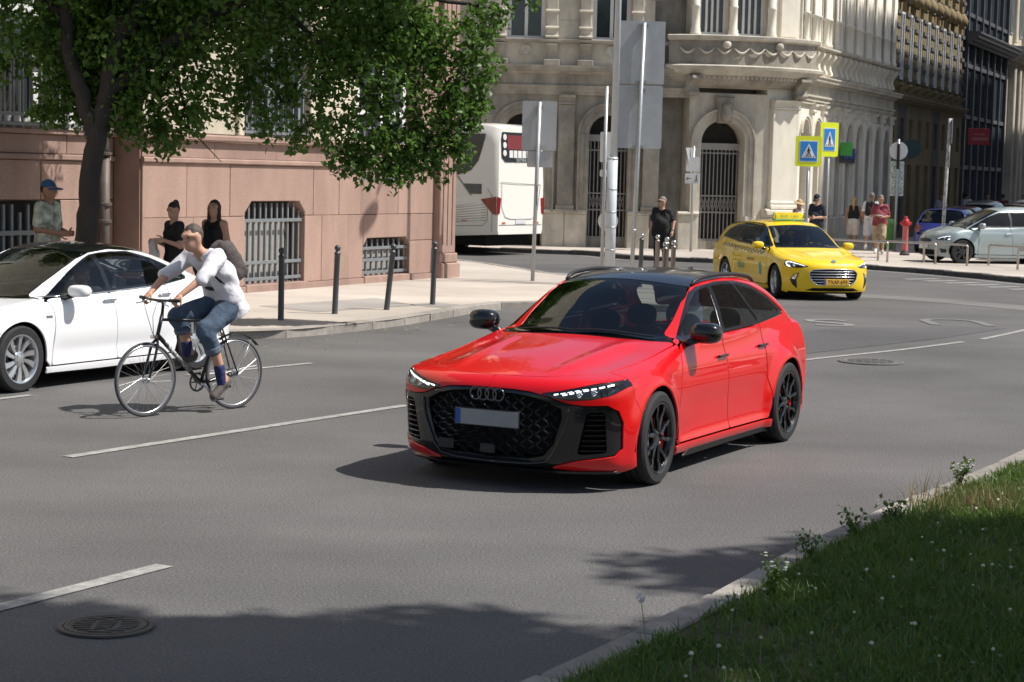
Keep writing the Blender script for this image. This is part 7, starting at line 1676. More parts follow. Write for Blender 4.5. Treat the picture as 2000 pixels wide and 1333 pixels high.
def sdf(prims, h, k=.03, cuts=(), noise=0.0, nscale=18.0, balls=()):
    """prims: ('c', a, b, ra, rb) tapered limbs, ('e', centre, radii[, 3x3 axes]) ellipsoids; cuts: (point, normal) keep the inside"""
    lo = np.full(3, 9e9); hi = -lo
    for p in prims:
        if p[0] == 'c':
            for q, r in ((p[1], p[3]), (p[2], p[4])): lo = np.minimum(lo, np.asarray(q)-r); hi = np.maximum(hi, np.asarray(q)+r)
        else: r = max(p[2]); lo = np.minimum(lo, np.asarray(p[1])-r); hi = np.maximum(hi, np.asarray(p[1])+r)
    lo -= 2.5*h+.01; hi += 2.5*h+.01; n = np.ceil((hi-lo)/h).astype(int)+1; V = np.full(n, .2); ax = [lo[i]+np.arange(n[i])*h for i in range(3)]
    for p in prims:
        kk = p[5] if p[0] == 'c' and len(p) > 5 else k
        if p[0] == 'c': a, b = np.asarray(p[1], float), np.asarray(p[2], float); rm = max(p[3], p[4]); bl, bh = np.minimum(a, b)-rm-kk-.05, np.maximum(a, b)+rm+kk+.05
        else: a = np.asarray(p[1], float); rm = max(p[2]); bl, bh = a-rm-kk-.05, a+rm+kk+.05
        i0 = np.clip(((bl-lo)/h).astype(int), 0, n-1); i1 = np.clip(((bh-lo)/h).astype(int)+2, 1, n); sl = tuple(slice(i0[i], i1[i]) for i in range(3))
        X, Y, Z = np.meshgrid(*(ax[i][sl[i]] for i in range(3)), indexing='ij', sparse=True)
        if p[0] == 'c':
            d = b-a; L2 = max(d@d, 1e-9); t = np.clip(((X-a[0])*d[0]+(Y-a[1])*d[1]+(Z-a[2])*d[2])/L2, 0, 1); D = np.sqrt((X-a[0]-t*d[0])**2+(Y-a[1]-t*d[1])**2+(Z-a[2]-t*d[2])**2)-(p[3]+(p[4]-p[3])*t)
        else:
            M_ = np.asarray(p[3]) if len(p) > 3 else np.eye(3); u = [(X-a[0])*M_[i][0]+(Y-a[1])*M_[i][1]+(Z-a[2])*M_[i][2] for i in range(3)]; r = p[2]
            q = np.sqrt((u[0]/r[0])**2+(u[1]/r[1])**2+(u[2]/r[2])**2); D = (q-1)*min(r)
        V[sl] = smin(V[sl], D, kk)
    X, Y, Z = np.meshgrid(*ax, indexing='ij', sparse=True)
    if noise: V = V+noise*(np.sin(X*nscale+2.1*np.sin(Z*nscale*.7))*np.sin(Z*nscale*1.2+1.7*np.sin(Y*nscale*.8))+.5*np.sin(Y*nscale*2.1+X*nscale*1.3+Z*nscale*.9))
    for pt, nn in cuts: nn = np.asarray(nn, float)/np.linalg.norm(nn); V = np.maximum(V, (X-pt[0])*nn[0]+(Y-pt[1])*nn[1]+(Z-pt[2])*nn[2])
    for c, r in balls: V = np.maximum(V, r-np.sqrt((X-c[0])**2+(Y-c[1])**2+(Z-c[2])**2))
    return snet(V, lo, h)
def unit(v): v = np.asarray(v, float); return v/max(np.linalg.norm(v), 1e-9)
# one hand, fingers along +x, palm down, thumb towards +y: relaxed and gripping
def hand_mesh(curl):
    pr = [('e', (.045, 0, 0), (.050, .040, .016))]
    for k, (y, L_) in enumerate(((.030, .072), (.010, .082), (-.011, .076), (-.031, .058))):
        p = np.array([.082-.004*abs(k-1), y, 0]); a = 0
        for j, f in enumerate((.45, .32, .23)):
            a += curl*(.75 if j == 0 else 1.0); q = p+L_*f*np.array([math.cos(a), 0, -math.sin(a)]); pr.append(('c', tuple(p), tuple(q), .0092-.001*j, .0085-.001*j, .004)); p = q
    p = np.array([.022, .034, -.004])
    for j, (ay, az) in enumerate(((.9, .15), (.45+curl*.2, .35), (.15, .45+curl*.3))):
        q = p+.030*unit((1, ay, -az)); pr.append(('c', tuple(p), tuple(q), .0115-.001*j, .0105-.001*j, .006)); p = q
    pr.append(('c', (-.035, 0, 0), (.02, 0, 0), .024, .026)); return sdf(pr, .0055, .010)
HAND_R, HAND_G = hand_mesh(.35), hand_mesh(1.0)
def skin_tone(nm, c): return mat(nm, c, .55, var=.08, scale=14, spec=.35)
SK_A, SK_B = skin_tone('fair_skin', (.52, .30, .21)), skin_tone('tanned_skin', (.38, .20, .13))
M_EYE = mat('eye_dark', (.03, .022, .02), .3, var=.05); M_LIP = mat('lips', (.38, .14, .11), .5, var=.08)
def frame_from(f, up=(0, 0, 1)):
    f = unit(f); s = unit(np.cross(up, f)); u = np.cross(f, s); return f, s, u
STAND = dict(pelvis=(0, 0, .93), chest=(.0, 0, 1.24), neck=(.0, 0, 1.47), head=(.02, 0, 1.63), face=(1, 0, 0), shL=(0, .175, 1.41), shR=(0, -.175, 1.41), elL=(-.02, .235, 1.13), elR=(-.02, -.235, 1.13), wrL=(.06, .25, .90), wrR=(.06, -.25, .90), hipL=(0, .085, .90), hipR=(0, -.085, .90), knL=(.015, .10, .49), knR=(.015, -.10, .49), anL=(-.02, .105, .085), anR=(-.02, -.105, .085), toL=(.14, .12, .03), toR=(.14, -.12, .03))
def person(label, loc, rz, J, skin, h=1.75, vox=.016, wear=(), female=False, hands=('r', 'r'), group=None, hair=None, bulk=1.0, legs_skin=True, face=True, neckline=1.0):
    """wear: list of dicts(name, mat, kind ...) made by the garment helpers"""
    t = thing('person', label, 'person', loc, rz, group); k = h/1.75; t.scale = (k, k, k); bw = bulk
    g = {a: np.asarray(b, float) for a, b in J.items()}; f, s, u = frame_from(g['face']); sd = unit(g['shL']-g['shR']); tw = unit(g['neck']-g['pelvis'])
    P, C_, N_, H_ = g['pelvis'], g['chest'], g['neck'], g['head']; fw = unit(np.cross(sd, tw))
    tor = []
    for q in (1, -1):
        tor += [('c', P+sd*q*.075*bw, C_+sd*q*.085*bw, .098*bw, (.098 if not female else .088)*bw), ('c', C_+sd*q*.085*bw, N_-tw*.09+sd*q*.09, .098*bw, .070)]
    tor += [('c', g['shL']-sd*.02, g['shR']+sd*.02, .058, .058)]
    if bw > 1.05: tor.append(('e', tuple(P+tw*.17+fw*.06), (.13*bw, .15*bw, .17)))
    if female: tor += [('e', tuple(C_+tw*.05+fw*.075+sd*q*.075), (.06, .065, .06)) for q in (1, -1)]
    def arm(S_): return [('c', g['sh'+S_], g['el'+S_], .050*bw**.5, .040), ('c', g['el'+S_], g['wr'+S_], .041, .027)]
    def leg(S_): return [('c', g['hip'+S_], g['kn'+S_], .086*bw**.4, .056), ('c', g['kn'+S_], g['kn'+S_]*.62+g['an'+S_]*.38-unit(g['to'+S_]-g['an'+S_])*.012, .056, .055), ('c', g['kn'+S_]*.62+g['an'+S_]*.38-unit(g['to'+S_]-g['an'+S_])*.012, g['an'+S_], .055, .036)]
    def foot(S_): a, b = g['an'+S_], g['to'+S_]; d = unit(b-a); return [('c', a, a-np.array([0, 0, .02]), .038, .042), ('c', a-np.array([d[0], d[1], 0])*.035-np.array([0, 0, .035]), b, .036, .030)]
    head = [('c', N_-tw*.05, H_-u*.07-f*.012, .056, .052), ('e', tuple(H_+u*.015-f*.012), (.094, .076, .108), np.array([f, s, u])), ('e', tuple(H_-u*.062+f*.028), (.066, .056, .062), np.array([f, s, u])), ('c', H_+f*.083+u*.012, H_+f*.107-u*.022, .011, .016, .012), ('e', tuple(H_+f*.068+u*.034), (.03, .055, .014), np.array([f, s, u]))]
    for q in (1, -1): head.append(('e', tuple(H_+s*q*.077-f*.008-u*.005), (.018, .010, .030), np.array([f, s, u])))
    V, F = sdf(tor+arm('L')+arm('R')+leg('L')+leg('R')+foot('L')+foot('R')+head, vox, .035)
    Vs, Fs = [V], [F]; n = len(V)
    for S_, hm in (('L', hands[0]), ('R', hands[1])):
        hv, hf = HAND_G if hm == 'g' else HAND_R; d = unit(J.get('hd'+S_, g['wr'+S_]-g['el'+S_])); pn = unit(J.get('hp'+S_, sd*(1 if S_ == 'L' else -1)))
        th = unit(np.cross(d, pn)*(-1 if S_ == 'L' else 1)); th = unit(np.cross(pn, d)*(1 if np.dot(np.cross(pn, d), fw) > 0 else -1)); pn = unit(np.cross(d, th))*(1 if np.dot(np.cross(d, th), pn) > 0 else -1)
        W_ = g['wr'+S_]+hv[:, :1]*d+hv[:, 1:2]*th+hv[:, 2:]*pn; hf2 = hf if np.dot(np.cross(d, th), pn) > 0 else hf[:, ::-1]; Vs.append(W_); Fs.append(hf2+n); n += len(W_)
    me = mesh('body', np.concatenate(Vs), np.concatenate(Fs), skin, t, True)
    if face:
        for q in (1, -1):
            b = MB(); c = H_+f*.083+s*q*.033+u*.016; b.lathe([(.001, -.010), (.015, -.003), (.015, .003), (.001, .010)], c=(0, 0, 0), n=10, axis='X', caps=False); o = b.build('eye', M_EYE, t, True); o.matrix_local = Matrix(((f[0], s[0], u[0], c[0]), (f[1], s[1], u[1], c[1]), (f[2], s[2], u[2], c[2]), (0, 0, 0, 1))) @ Matrix.Diagonal((.8, 1, .6, 1))
        for q in (1, -1):
            b = MB(); b.tube([tuple(H_+f*(.092-abs(y-.033)*.2-.02*(y > .04))+u*(.043-.06*abs(y-.03))+s*q*y) for y in (.014, .025, .036, .048)], [.003, .0055, .005, .003], 5); b.build('eyebrow', M_EYE, t)
        b = MB(); b.tube([tuple(H_+f*.088-u*.062+s*y-f*(y*y*4)) for y in (-.024, -.012, 0, .012, .024)], [.003, .006, .007, .006, .003], 6); b.build('mouth', M_LIP, t, True)
    ctx = dict(t=t, g=g, f=f, s=s, u=u, sd=sd, tw=tw, fw=fw, P=P, C=C_, N=N_, H=H_, tor=tor, arm=arm, leg=leg, foot=foot, vox=vox, bw=bw)
    for w in wear: w(ctx)
    return ctx
def infl(pr, d): return [(p[0], p[1], p[2], p[3]+d, p[4]+d)+tuple(p[5:]) if p[0] == 'c' else ('e', p[1], tuple(r+d for r in p[2]))+tuple(p[3:]) for p in pr]
def lerp(a, b, t): return np.asarray(a)+(np.asarray(b)-np.asarray(a))*t
def top_(m, sleeve=.75, hem=.0, loose=.016, name='shirt', noise=.0035, vneck=False, back=False):
    def w(c):
        g = c['g']; pr = infl(c['tor'], loose)
        if sleeve > 0:
            for S_ in 'LR':
                if sleeve <= 1: pr.append(('c', g['sh'+S_], lerp(g['sh'+S_], g['el'+S_], sleeve), (.060*c['bw']**.5+loose*.5), .054+loose*.6))
                else: pr += [('c', g['sh'+S_], g['el'+S_], .062+loose*.5, .050+loose*.7), ('c', g['el'+S_], lerp(g['el'+S_], g['wr'+S_], sleeve-1), .050+loose*.7, .044+loose*.7)]
        pr += [('c', c['P']+c['sd']*q*.085*c['bw'], c['P']-c['tw']*(.12+hem)+c['sd']*q*.09*c['bw'], .102*c['bw']+loose, .106*c['bw']+loose) for q in (1, -1)]
        cuts = [(c['P']-c['tw']*(.04+hem), -c['tw'])]; balls = [(c['N']+c['tw']*.035+c['fw']*.015, .088)]
        if vneck: balls += [(c['N']-c['tw']*.05+c['fw']*.12, .062), (c['N']-c['tw']*.12+c['fw']*.145, .045)]
        if sleeve == 0: balls += [(g['sh'+S_]+c['sd']*(.05 if S_ == 'L' else -.05)+c['tw']*.02, .105) for S_ in 'LR']
        V, F = sdf(pr, c['vox'], .03, cuts, noise, 18, balls); mesh(name, V, F, m, c['t'], True)
    return w
def legs_(m, length=1.0, loose=.016, name='trousers', noise=.003, top=.06):
    """length 1 = to the ankle, .5 = to the knee"""
    def w(c):
        g = c['g']; pr = [p for q in (1, -1) for p in [('c', c['P']+c['sd']*q*.075*c['bw']-c['tw']*.02, c['P']+c['sd']*q*.075*c['bw']+c['tw']*.05, .105*c['bw']+loose*.5, .100*c['bw']+loose*.5)]]
        for S_ in 'LR':
            hp, kn, an = g['hip'+S_], g['kn'+S_], g['an'+S_]
            if length <= .5: pr.append(('c', hp, lerp(hp, kn, length*2), .095*c['bw']**.4+loose, .078+loose*1.3))
            else: pr += [('c', hp, kn, .090*c['bw']**.4+loose, .064+loose), ('c', kn, lerp(kn, an, (length-.5)*2), .064+loose, .050+loose)]
        V, F = sdf(pr, c['vox'], .03, (), noise); mesh(name, V, F, m, c['t'], True)
    return w
def shoes_(m, sole=None):
    def w(c):
        g = c['g']
        for S_ in 'LR':
            a, b = g['an'+S_], g['to'+S_]; d = unit(b-a); dd = unit(np.array([b[0]-a[0], b[1]-a[1], (b[2]-a[2]+.055)])); V, F = sdf(infl([('c', a-dd*.045-np.array([0, 0, .035]), b+dd*.015, .036, .032), ('c', a-np.array([0, 0, .02]), a-np.array([0, 0, .03]), .036, .04)], .010), min(c['vox'], .012), .02)
            o = mesh('shoe', V, F, m, c['t'], True)
            if sole is not None: V, F = sdf([('c', a-dd*.045-np.array([0, 0, .062]), b+dd*.018-np.array([0, 0, .018]), .036, .034)], min(c['vox'], .012), .01, [(b-np.array([0, 0, .012]), np.cross(dd, c['sd']) if np.cross(dd, c['sd'])[2] > 0 else -np.cross(dd, c['sd']))]); mesh('sole', V, F, sole, o, True)
    return w
def hair_(m, style='short'):
    def w(c):
        H_, f, s, u = c['H'], c['f'], c['s'], c['u']; ax = np.array([f, s, u]); pr = [('e', tuple(H_+u*.030-f*.022), (.098, .085, .105), ax)]; cuts = [(H_+f*.062+u*.030, f-u*.50)]
        if style == 'short': cuts.append((H_-u*.045-f*.02, -u-f*.3))
        if style == 'bun': pr += [('e', tuple(H_+u*.10-f*.085), (.045, .045, .045))]; cuts.append((H_-u*.05-f*.03, -u-f*.4))
        if style == 'long':
            pr += [('c', H_-f*.045, H_-f*.07-u*.20, .082, .075), ('c', H_-f*.07-u*.20, H_-f*.05-u*.40+s*.05, .075, .05)]+[('c', H_+s*q*.065+u*.02, H_+s*q*.085-u*.22-f*.01, .035, .032) for q in (1, -1)]
        if style == 'tail': pr += [('c', H_-f*.09+u*.03, H_-f*.11-u*.13, .045, .05), ('c', H_-f*.11-u*.13, H_-f*.09-u*.30, .05, .02)]; cuts.append((H_-u*.34, -u))
        V, F = sdf(pr, min(c['vox'], .012), .02, cuts if style in ('short', 'bun') else [], .003, 60)
        if style in ('long', 'tail'):      # keep the face free
            mv = V-H_; keep = ~((mv@f > .035+.25*np.maximum(mv@u-.05, 0)*-1) & (mv@u < .075) & (np.abs(mv@s) < .062)); km = keep[F].all(1); F = F[km]
        mesh('hair', V, F, m, c['t'], True)
    return w
def cap_(m, kind='cap'):
    def w(c):
        H_, f, s, u = c['H'], c['f'], c['s'], c['u']; ax = np.array([f, s, u]); V, F = sdf([('e', tuple(H_+u*.035-f*.012), (.108, .092, .105), ax)], min(c['vox'], .012), .02, [(H_+u*.035, -u)])
        o = mesh('hat', V, F, m, c['t'], True); b = MB()
        if kind == 'cap': rs = [[tuple(H_+u*(.040-.02*t)+f*(.06+.13*t)*math.cos(a)*1.0+s*.088*math.sin(a)*(1-.1*t)+f*.02-u*.02*abs(math.sin(a))) for a in np.linspace(-1.35, 1.35, 11)] for t in (0, .5, 1)]
        else: rs = [[tuple(H_+u*(.045-.03*t)+(f*math.cos(a)+s*math.sin(a))*(.095+.09*t)) for a in np.linspace(0, 2*PI, 25)] for t in (0, .5, 1)]
        b.rings(rs, False, closed=False); q = b.build('brim', m, o, True); q.modifiers.new('th', 'SOLIDIFY').thickness = .006
    return w
def pack_(m, m2=None, size=(.13, .15, .22)):
    def w(c):
        ce = c['C']+c['tw']*.04-c['fw']*(.10+size[0]*.85); ax = np.array([c['fw'], c['sd'], c['tw']]); pr = []
        for a in (1, -1):
            for q in (1, -1): pr.append(('c', ce+c['fw']*a*size[0]*.38+c['sd']*q*size[1]*.55-c['tw']*size[2]*.72, ce+c['fw']*a*size[0]*.30+c['sd']*q*size[1]*.45+c['tw']*size[2]*.70, size[0]*.58, size[0]*.48))
        pr += [('e', tuple(ce), (size[0]*.8, size[1]*.85, size[2]*.9), ax), ('c', ce-c['fw']*size[0]*.85-c['tw']*size[2]*.55-c['sd']*.05, ce-c['fw']*size[0]*.80-c['tw']*size[2]*.05+c['sd']*.03, size[0]*.42, size[0]*.36)]
        V, F = sdf(pr, c['vox'], .045, [(ce+c['fw']*size[0]*.75, c['fw'])], .003, 30)
        o = mesh('backpack', V, F, m, c['t'], True)
        for q in (1, -1):
            p = [ce+c['tw']*size[2]*.75+c['sd']*q*.09+c['fw']*.06, c['N']-c['tw']*.055+c['sd']*q*.115+c['fw']*.02, c['C']+c['tw']*.08+c['sd']*q*.125+c['fw']*.115, c['C']-c['tw']*.08+c['sd']*q*.16+c['fw']*.05, ce-c['tw']*size[2]*.55+c['sd']*q*.12+c['fw']*.05]
            b = MB(); b.tube(spline([tuple(x) for x in p], 4), .017, 6); b.build('strap', m2 or m, o, True)
    return w
def item_(fn):
    return fn
# fabrics
def cloth(nm, c, var=.12, scale=12): return mat(nm, c, .85, var=var, scale=scale, bump=1.0, bscale=11)
F_WHITE = cloth('white_cotton', (.66, .66, .70), .08); F_DENIM = mat('blue_denim', (.055, .085, .13), .9, var=.45, scale=7, bump=1.0, bscale=13, detail=6); F_BLACK = cloth('black_cotton', (.012, .012, .014)); F_NAVY = cloth('navy_cotton', (.012, .016, .03)); F_MAROON = cloth('maroon_cotton', (.22, .04, .055)); F_KHAKI = cloth('khaki_cargo', (.36, .27, .17), .3, 9); F_LGREY = cloth('light_grey_cotton', (.48, .48, .50)); F_GREYB = cloth('brown_grey_nylon', (.075, .062, .06), .2); F_PRINT = mat('flower_print', (.42, .44, .36), .85, var=.85, scale=9, detail=1.5); F_OFFW = cloth('off_white_linen', (.60, .57, .52)); F_STRAW = cloth('straw', (.52, .38, .20)); F_BLUEC = cloth('blue_cap', (.03, .10, .22))
H_BROWN = mat('brown_hair', (.035, .018, .012), .6, var=.3, scale=40, stretch=(1, 1, .2)); H_BROWN2 = mat('greying_brown_hair', (.075, .055, .042), .7, var=.4, scale=40); H_DARK = mat('dark_hair', (.02, .014, .012), .6, var=.3, scale=40); H_BLOND = mat('blond_hair', (.46, .30, .13), .6, var=.25, scale=40, stretch=(1, 1, .2)); H_GREY = mat('grey_hair', (.17, .155, .135), .7, var=.3, scale=40)
S_WHITE = mat('white_shoe', (.62, .62, .60), .6, var=.1); S_DARK = mat('dark_shoe', (.03, .028, .027), .7, var=.2); S_BRN = mat('grey_brown_shoe', (.10, .085, .075), .8, var=.25, scale=20)

# ------------------------------------------------------------------ bicycle
M_FRAME = paint('black_bike_frame', (.012, .013, .015), .7, rough=.35); M_RIM = mat('bike_rim', (.58, .59, .60), .25, metal=.9, var=.08); M_BTYRE = mat('bike_tyre', (.045, .046, .05), .8, var=.2); M_SPOKE = mat('spoke_steel', (.5, .5, .5), .3, metal=1, var=.05)
BY = -2.317
bk_ = thing('bicycle', 'black city bicycle with silver rims ridden past the white car', 'bicycle', (-2.989, 18.052, 0), BY)
def bwheel(x, nsp, ph):
    o = bpy.data.objects.new('wheel', None); COL.objects.link(o); o.parent = bk_; o.location = (x, 0, .342)
    b = MB(); b.lathe([(.322+.0145*math.cos(a)+.006, .0145*math.sin(a)) for a in np.linspace(0, 2*PI, 11)], n=72, axis='Y', caps=False); b.build('tyre', M_BTYRE, o, True)
    b = MB(); b.lathe([(.318, -.010), (.318, .010), (.300, .0085), (.298, 0), (.300, -.0085), (.318, -.010)], n=72, axis='Y', caps=False); b.build('rim', M_RIM, o, True)
    hb = MB(); hb.lathe([(.012, -.055), (.018, -.04), (.028, -.034), (.028, -.03), (.014, -.024), (.014, .024), (.028, .03), (.028, .034), (.018, .04), (.012, .055)], n=16, axis='Y'); hub = hb.build('hub', M_RIM, o, True)
    for k in range(nsp):
        a = ph+2*PI*k/nsp; s = 1 if k % 2 else -1; a2 = a+(.9 if (k//2) % 2 else -.9); b = MB(); b.tube([(.027*math.cos(a2), s*.032, .027*math.sin(a2)), (.300*math.cos(a), s*.002, .300*math.sin(a))], .0014, 4); b.build('spoke', M_SPOKE, o)
    return o
bwheel(.515, 28, .1); bwheel(-.515, 28, .25)
def tb(nm, pts, r, m=M_FRAME, n=10, par=None): b = MB(); b.tube(pts, r, n); return b.build(nm, m, par or bk_, True)
HT, HB, SJ, BBk, FH, RH = (.335, 0, .93), (.395, 0, .70), (-.33, 0, .845), (-.115, 0, .275), (.515, 0, .342), (-.515, 0, .342)
tb('head_tube', [HT, HB], .019); tb('top_tube', [(.345, 0, .885), SJ], .015); dt = tb('down_tube', [(.385, 0, .745), BBk], .021); tb('seat_tube', [(-.35, 0, .895), BBk], .015)
for s in (1, -1):
    tb('fork_blade', [(.395, s*.012, .70), (.415, s*.045, .66), (.455, s*.050, .52), (.515, s*.048, .342)], [.013, .014, .012, .008]); tb('chain_stay', [(BBk[0], s*.03, BBk[2]), (-.25, s*.045, .29), (-.515, s*.055, .342)], .009); tb('seat_stay', [(-.335, s*.015, .82), (-.515, s*.055, .342)], .008)
tb('steerer', [HT, (.325, 0, 1.02), (.33, 0, 1.05)], .015); tb('stem', [(.33, 0, 1.05), (.40, 0, 1.065)], .015); hbr = tb('handlebar', [(.36, .29, 1.075), (.395, .10, 1.068), (.40, 0, 1.066), (.395, -.10, 1.068), (.36, -.29, 1.075)], .0125)
for s in (1, -1):
    tb('grip', [(.385, s*.17, 1.071), (.358, s*.30, 1.076)], .017, M_BLACKSATIN, par=hbr); tb('brake_lever', [(.40, s*.15, 1.065), (.44, s*.17, 1.04), (.445, s*.25, 1.025)], .006, M_RIM, par=hbr); tb('cable', [(.40, s*.15, 1.06), (.47, s*.10, 1.05), (.47, s*.04, .92), (.43, .0, .74)], .003, M_BLACKSATIN, 5)
tb('seat_post', [SJ, (-.355, 0, .93)], .013, M_RIM)
V_, F_ = sdf([('c', (-.43, .0, .955), (-.26, 0, .955), .050, .022), ('c', (-.46, .05, .96), (-.40, .03, .957), .04, .035), ('c', (-.46, -.05, .96), (-.40, -.03, .957), .04, .035)], .010, .03, [((0, 0, .975), (0, 0, 1))]); mesh('saddle', V_, F_, M_BLACKSATIN, bk_, True)
b = MB(); b.lathe([(.092, -.002), (.092, .002), (.072, .002), (.072, -.002), (.092, -.002)], c=(BBk[0], -.05, BBk[2]), n=36, axis='Y', caps=False)
for k in range(5): a = k*2*PI/5; b.tube([(BBk[0], -.05, BBk[2]), (BBk[0]+.08*math.cos(a), -.05, BBk[2]+.08*math.sin(a))], .006, 5)
b.build('chainring', M_DISC, bk_)
b = MB(); b.lathe([(.096, -.002), (.098, .002)], c=(BBk[0], -.055, BBk[2]), n=36, axis='Y', caps=False)
PL, PR_ = (-.215, .13), (-.015, .42)
tb('crank', [(BBk[0], .055, BBk[2]), (PL[0], .07, PL[1])], [.013, .009], M_RIM); tb('crank', [(BBk[0], -.065, BBk[2]), (PR_[0], -.075, PR_[1])], [.013, .009], M_RIM)
for (x, z), s in ((PL, 1), (PR_, -1)): b = MB(); b.box((x, s*.13, z), (.09, .09, .022), bev=.005); b.build('pedal', M_BLACKSATIN, bk_)
for dz in (.090, -.060): tb('chain', [(BBk[0]-.02, -.05, BBk[2]+dz), (-.515, -.055, .342+(.035 if dz > 0 else -.07))], .004, M_DISC, 5)
b = MB(); b.lathe([(.045, -.045), (.045, -.060), (.03, -.065)], c=(-.515, 0, .342), n=20, axis='Y'); b.build('cassette', M_DISC, bk_); tb('derailleur', [(-.515, -.06, .31), (-.50, -.06, .24), (-.52, -.06, .20)], .012, M_BLACKSATIN, 6)
b = MB(); rs = []
for a in np.linspace(R(60), R(138), 14): rs.append([(-.515+.378*math.cos(a)*1.0, y, .342+.378*math.sin(a)+(.008 if abs(y) < .01 else 0)) for y in (-.024, -.012, 0, .012, .024)])
b.rings(rs, False, closed=False); o = b.build('mudguard', M_BLACKSATIN, bk_, True); o.modifiers.new('th', 'SOLIDIFY').thickness = .004
for s in (1, -1): tb('mudguard_stay', [(-.515, s*.05, .35), (-.70, s*.028, .66)], .0035, M_RIM, 5, o)
b = MB(); b.box((.425, 0, .73), (.05, .06, .03), bev=.006); b.build('front_brake', M_RIM, bk_); b = MB(); b.box((-.35, 0, .72), (.04, .06, .03), bev=.006); b.build('rear_brake', M_RIM, bk_)
tb('frame_decal', [(.27, .0035, .637), (.02, .0035, .402)], .0205, mat('worn_frame_lettering', (.30, .31, .32), .5, var=.95, scale=38, detail=1), par=dt)
# ------------------------------------------------------------------ cyclist
CJ = dict(pelvis=(-.40, 0, 1.03), chest=(-.29, 0, 1.29), neck=(-.12, 0, 1.50), head=(.00, .0, 1.63), face=(.93, .10, -.12), shL=(-.16, .185, 1.455), shR=(-.13, -.185, 1.455), elL=(.10, .27, 1.265), elR=(.09, -.27, 1.275), wrL=(.30, .225, 1.12), wrR=(.30, -.225, 1.12), hdL=(.75, 0, -.55), hdR=(.75, 0, -.55), hpL=(.45, 0, .85), hpR=(.45, 0, .85), hipL=(-.40, .095, 1.00), hipR=(-.40, -.095, 1.00), knL=(-.07, .13, .775), knR=(.06, -.12, .90), anL=(-.285, .135, .30), anR=(-.085, -.13, .545), toL=(-.175, .14, .165), toR=(.055, -.135, .455))
def socks_(m):
    def w(c):
        g = c['g']
        for S_ in 'LR': V, F = sdf([('c', lerp(g['an'+S_], g['kn'+S_], .26), lerp(g['an'+S_], g['to'+S_], .22), .052, .046)], .010, .01); mesh('sock', V, F, m, c['t'], True)
    return w
def cuff_(m, at, r=.078):
    def w(c):
        g = c['g']
        for S_ in 'LR': p = lerp(g['kn'+S_], g['an'+S_], at); q = lerp(g['kn'+S_], g['an'+S_], at+.12); d = unit(q-p); V, F = sdf([('c', p, q, r, r*.98)], .010, .01, [(q, d), (p, -d)]); mesh('trouser_cuff', V, F, m, c['t'], True)
    return w
def belt_strap(m):
    def w(c):
        b = MB(); ce = c['C']-c['tw']*.08; pts = [tuple(ce+c['sd']*.155*math.cos(a)+c['fw']*.135*math.sin(a)) for a in np.linspace(-.4, PI+.4, 18)]; b.tube(pts, .017, 6); b.build('waist_strap', m, c['t'], True)
    return w
person('cyclist in loose white shirt and rolled jeans with grey backpack', (-2.989, 18.052, 0), BY, CJ, SK_A, h=1.75, vox=.0095, hands=('g', 'g'), wear=[top_(F_WHITE, 1.0, .10, .022, noise=.010, vneck=True), legs_(F_DENIM, .68, .024, 'jeans', .008), cuff_(mat('denim_cuff', (.11, .14, .18), .9, var=.2, scale=20), .32, .080), socks_(cloth('blue_sock', (.022, .028, .10), .4, 30)), shoes_(S_BRN, mat('shoe_sole', (.25, .24, .24), .8, var=.1)), hair_(H_BROWN2), pack_(F_GREYB, F_BLACK, (.105, .14, .195)), belt_strap(F_BLACK)], bulk=1.02)
# ------------------------------------------------------------------ pedestrians
def pose(**k): d = dict(STAND); d.update(k); return d
ZP = .115
def face_to(p, q): return math.atan2(q[1]-p[1], q[0]-p[0])
person('man in blue cap and flower print shirt by the tree trunk', (-6.62, 27.6, ZP), -.35, pose(elL=(.0, .24, 1.13), wrL=(.24, .12, 1.08), elR=(.0, -.24, 1.13), wrR=(.24, -.10, 1.08), hdL=(1, -.3, 0), hdR=(1, .3, 0)), SK_B, 1.92, .013, [top_(F_PRINT, .8, .06, .022), legs_(F_BLACK, 1.0), shoes_(S_DARK), hair_(H_DARK), cap_(F_BLUEC)], group='people on the left pavement')
person('woman in black top with hair in a bun holding a cloth, behind the cyclist', (-4.77, 27.3, ZP), -2.5, pose(elL=(.02, .24, 1.12), wrL=(.25, .16, 1.20), elR=(.02, -.24, 1.12), wrR=(.26, -.10, 1.18), face=(.9, .35, -.25), hdL=(1, 0, 0), hdR=(1, .2, 0)), SK_A, 1.66, .013, [top_(F_BLACK, .6, .02, .012), legs_(F_NAVY, 1.0), shoes_(S_DARK), hair_(H_BROWN, 'bun'), lambda c: mesh('cloth', *sdf([('c', c['g']['wrR']+np.array([.06, .02, -.02]), c['g']['wrR']+np.array([.05, .08, -.22]), .06, .075)], .014, .02, (), .01, 30), F_OFFW, c['t'], True)], True, group='people on the left pavement')
person('woman with long dark hair and bare shoulders behind the cyclist', (-4.25, 27.6, ZP), -2.1, pose(face=(.95, .25, 0)), SK_A, 1.70, .013, [top_(F_BLACK, 0, .0, .010), legs_(F_NAVY, 1.0), shoes_(S_DARK), hair_(H_BROWN, 'long')], True, group='people on the left pavement')
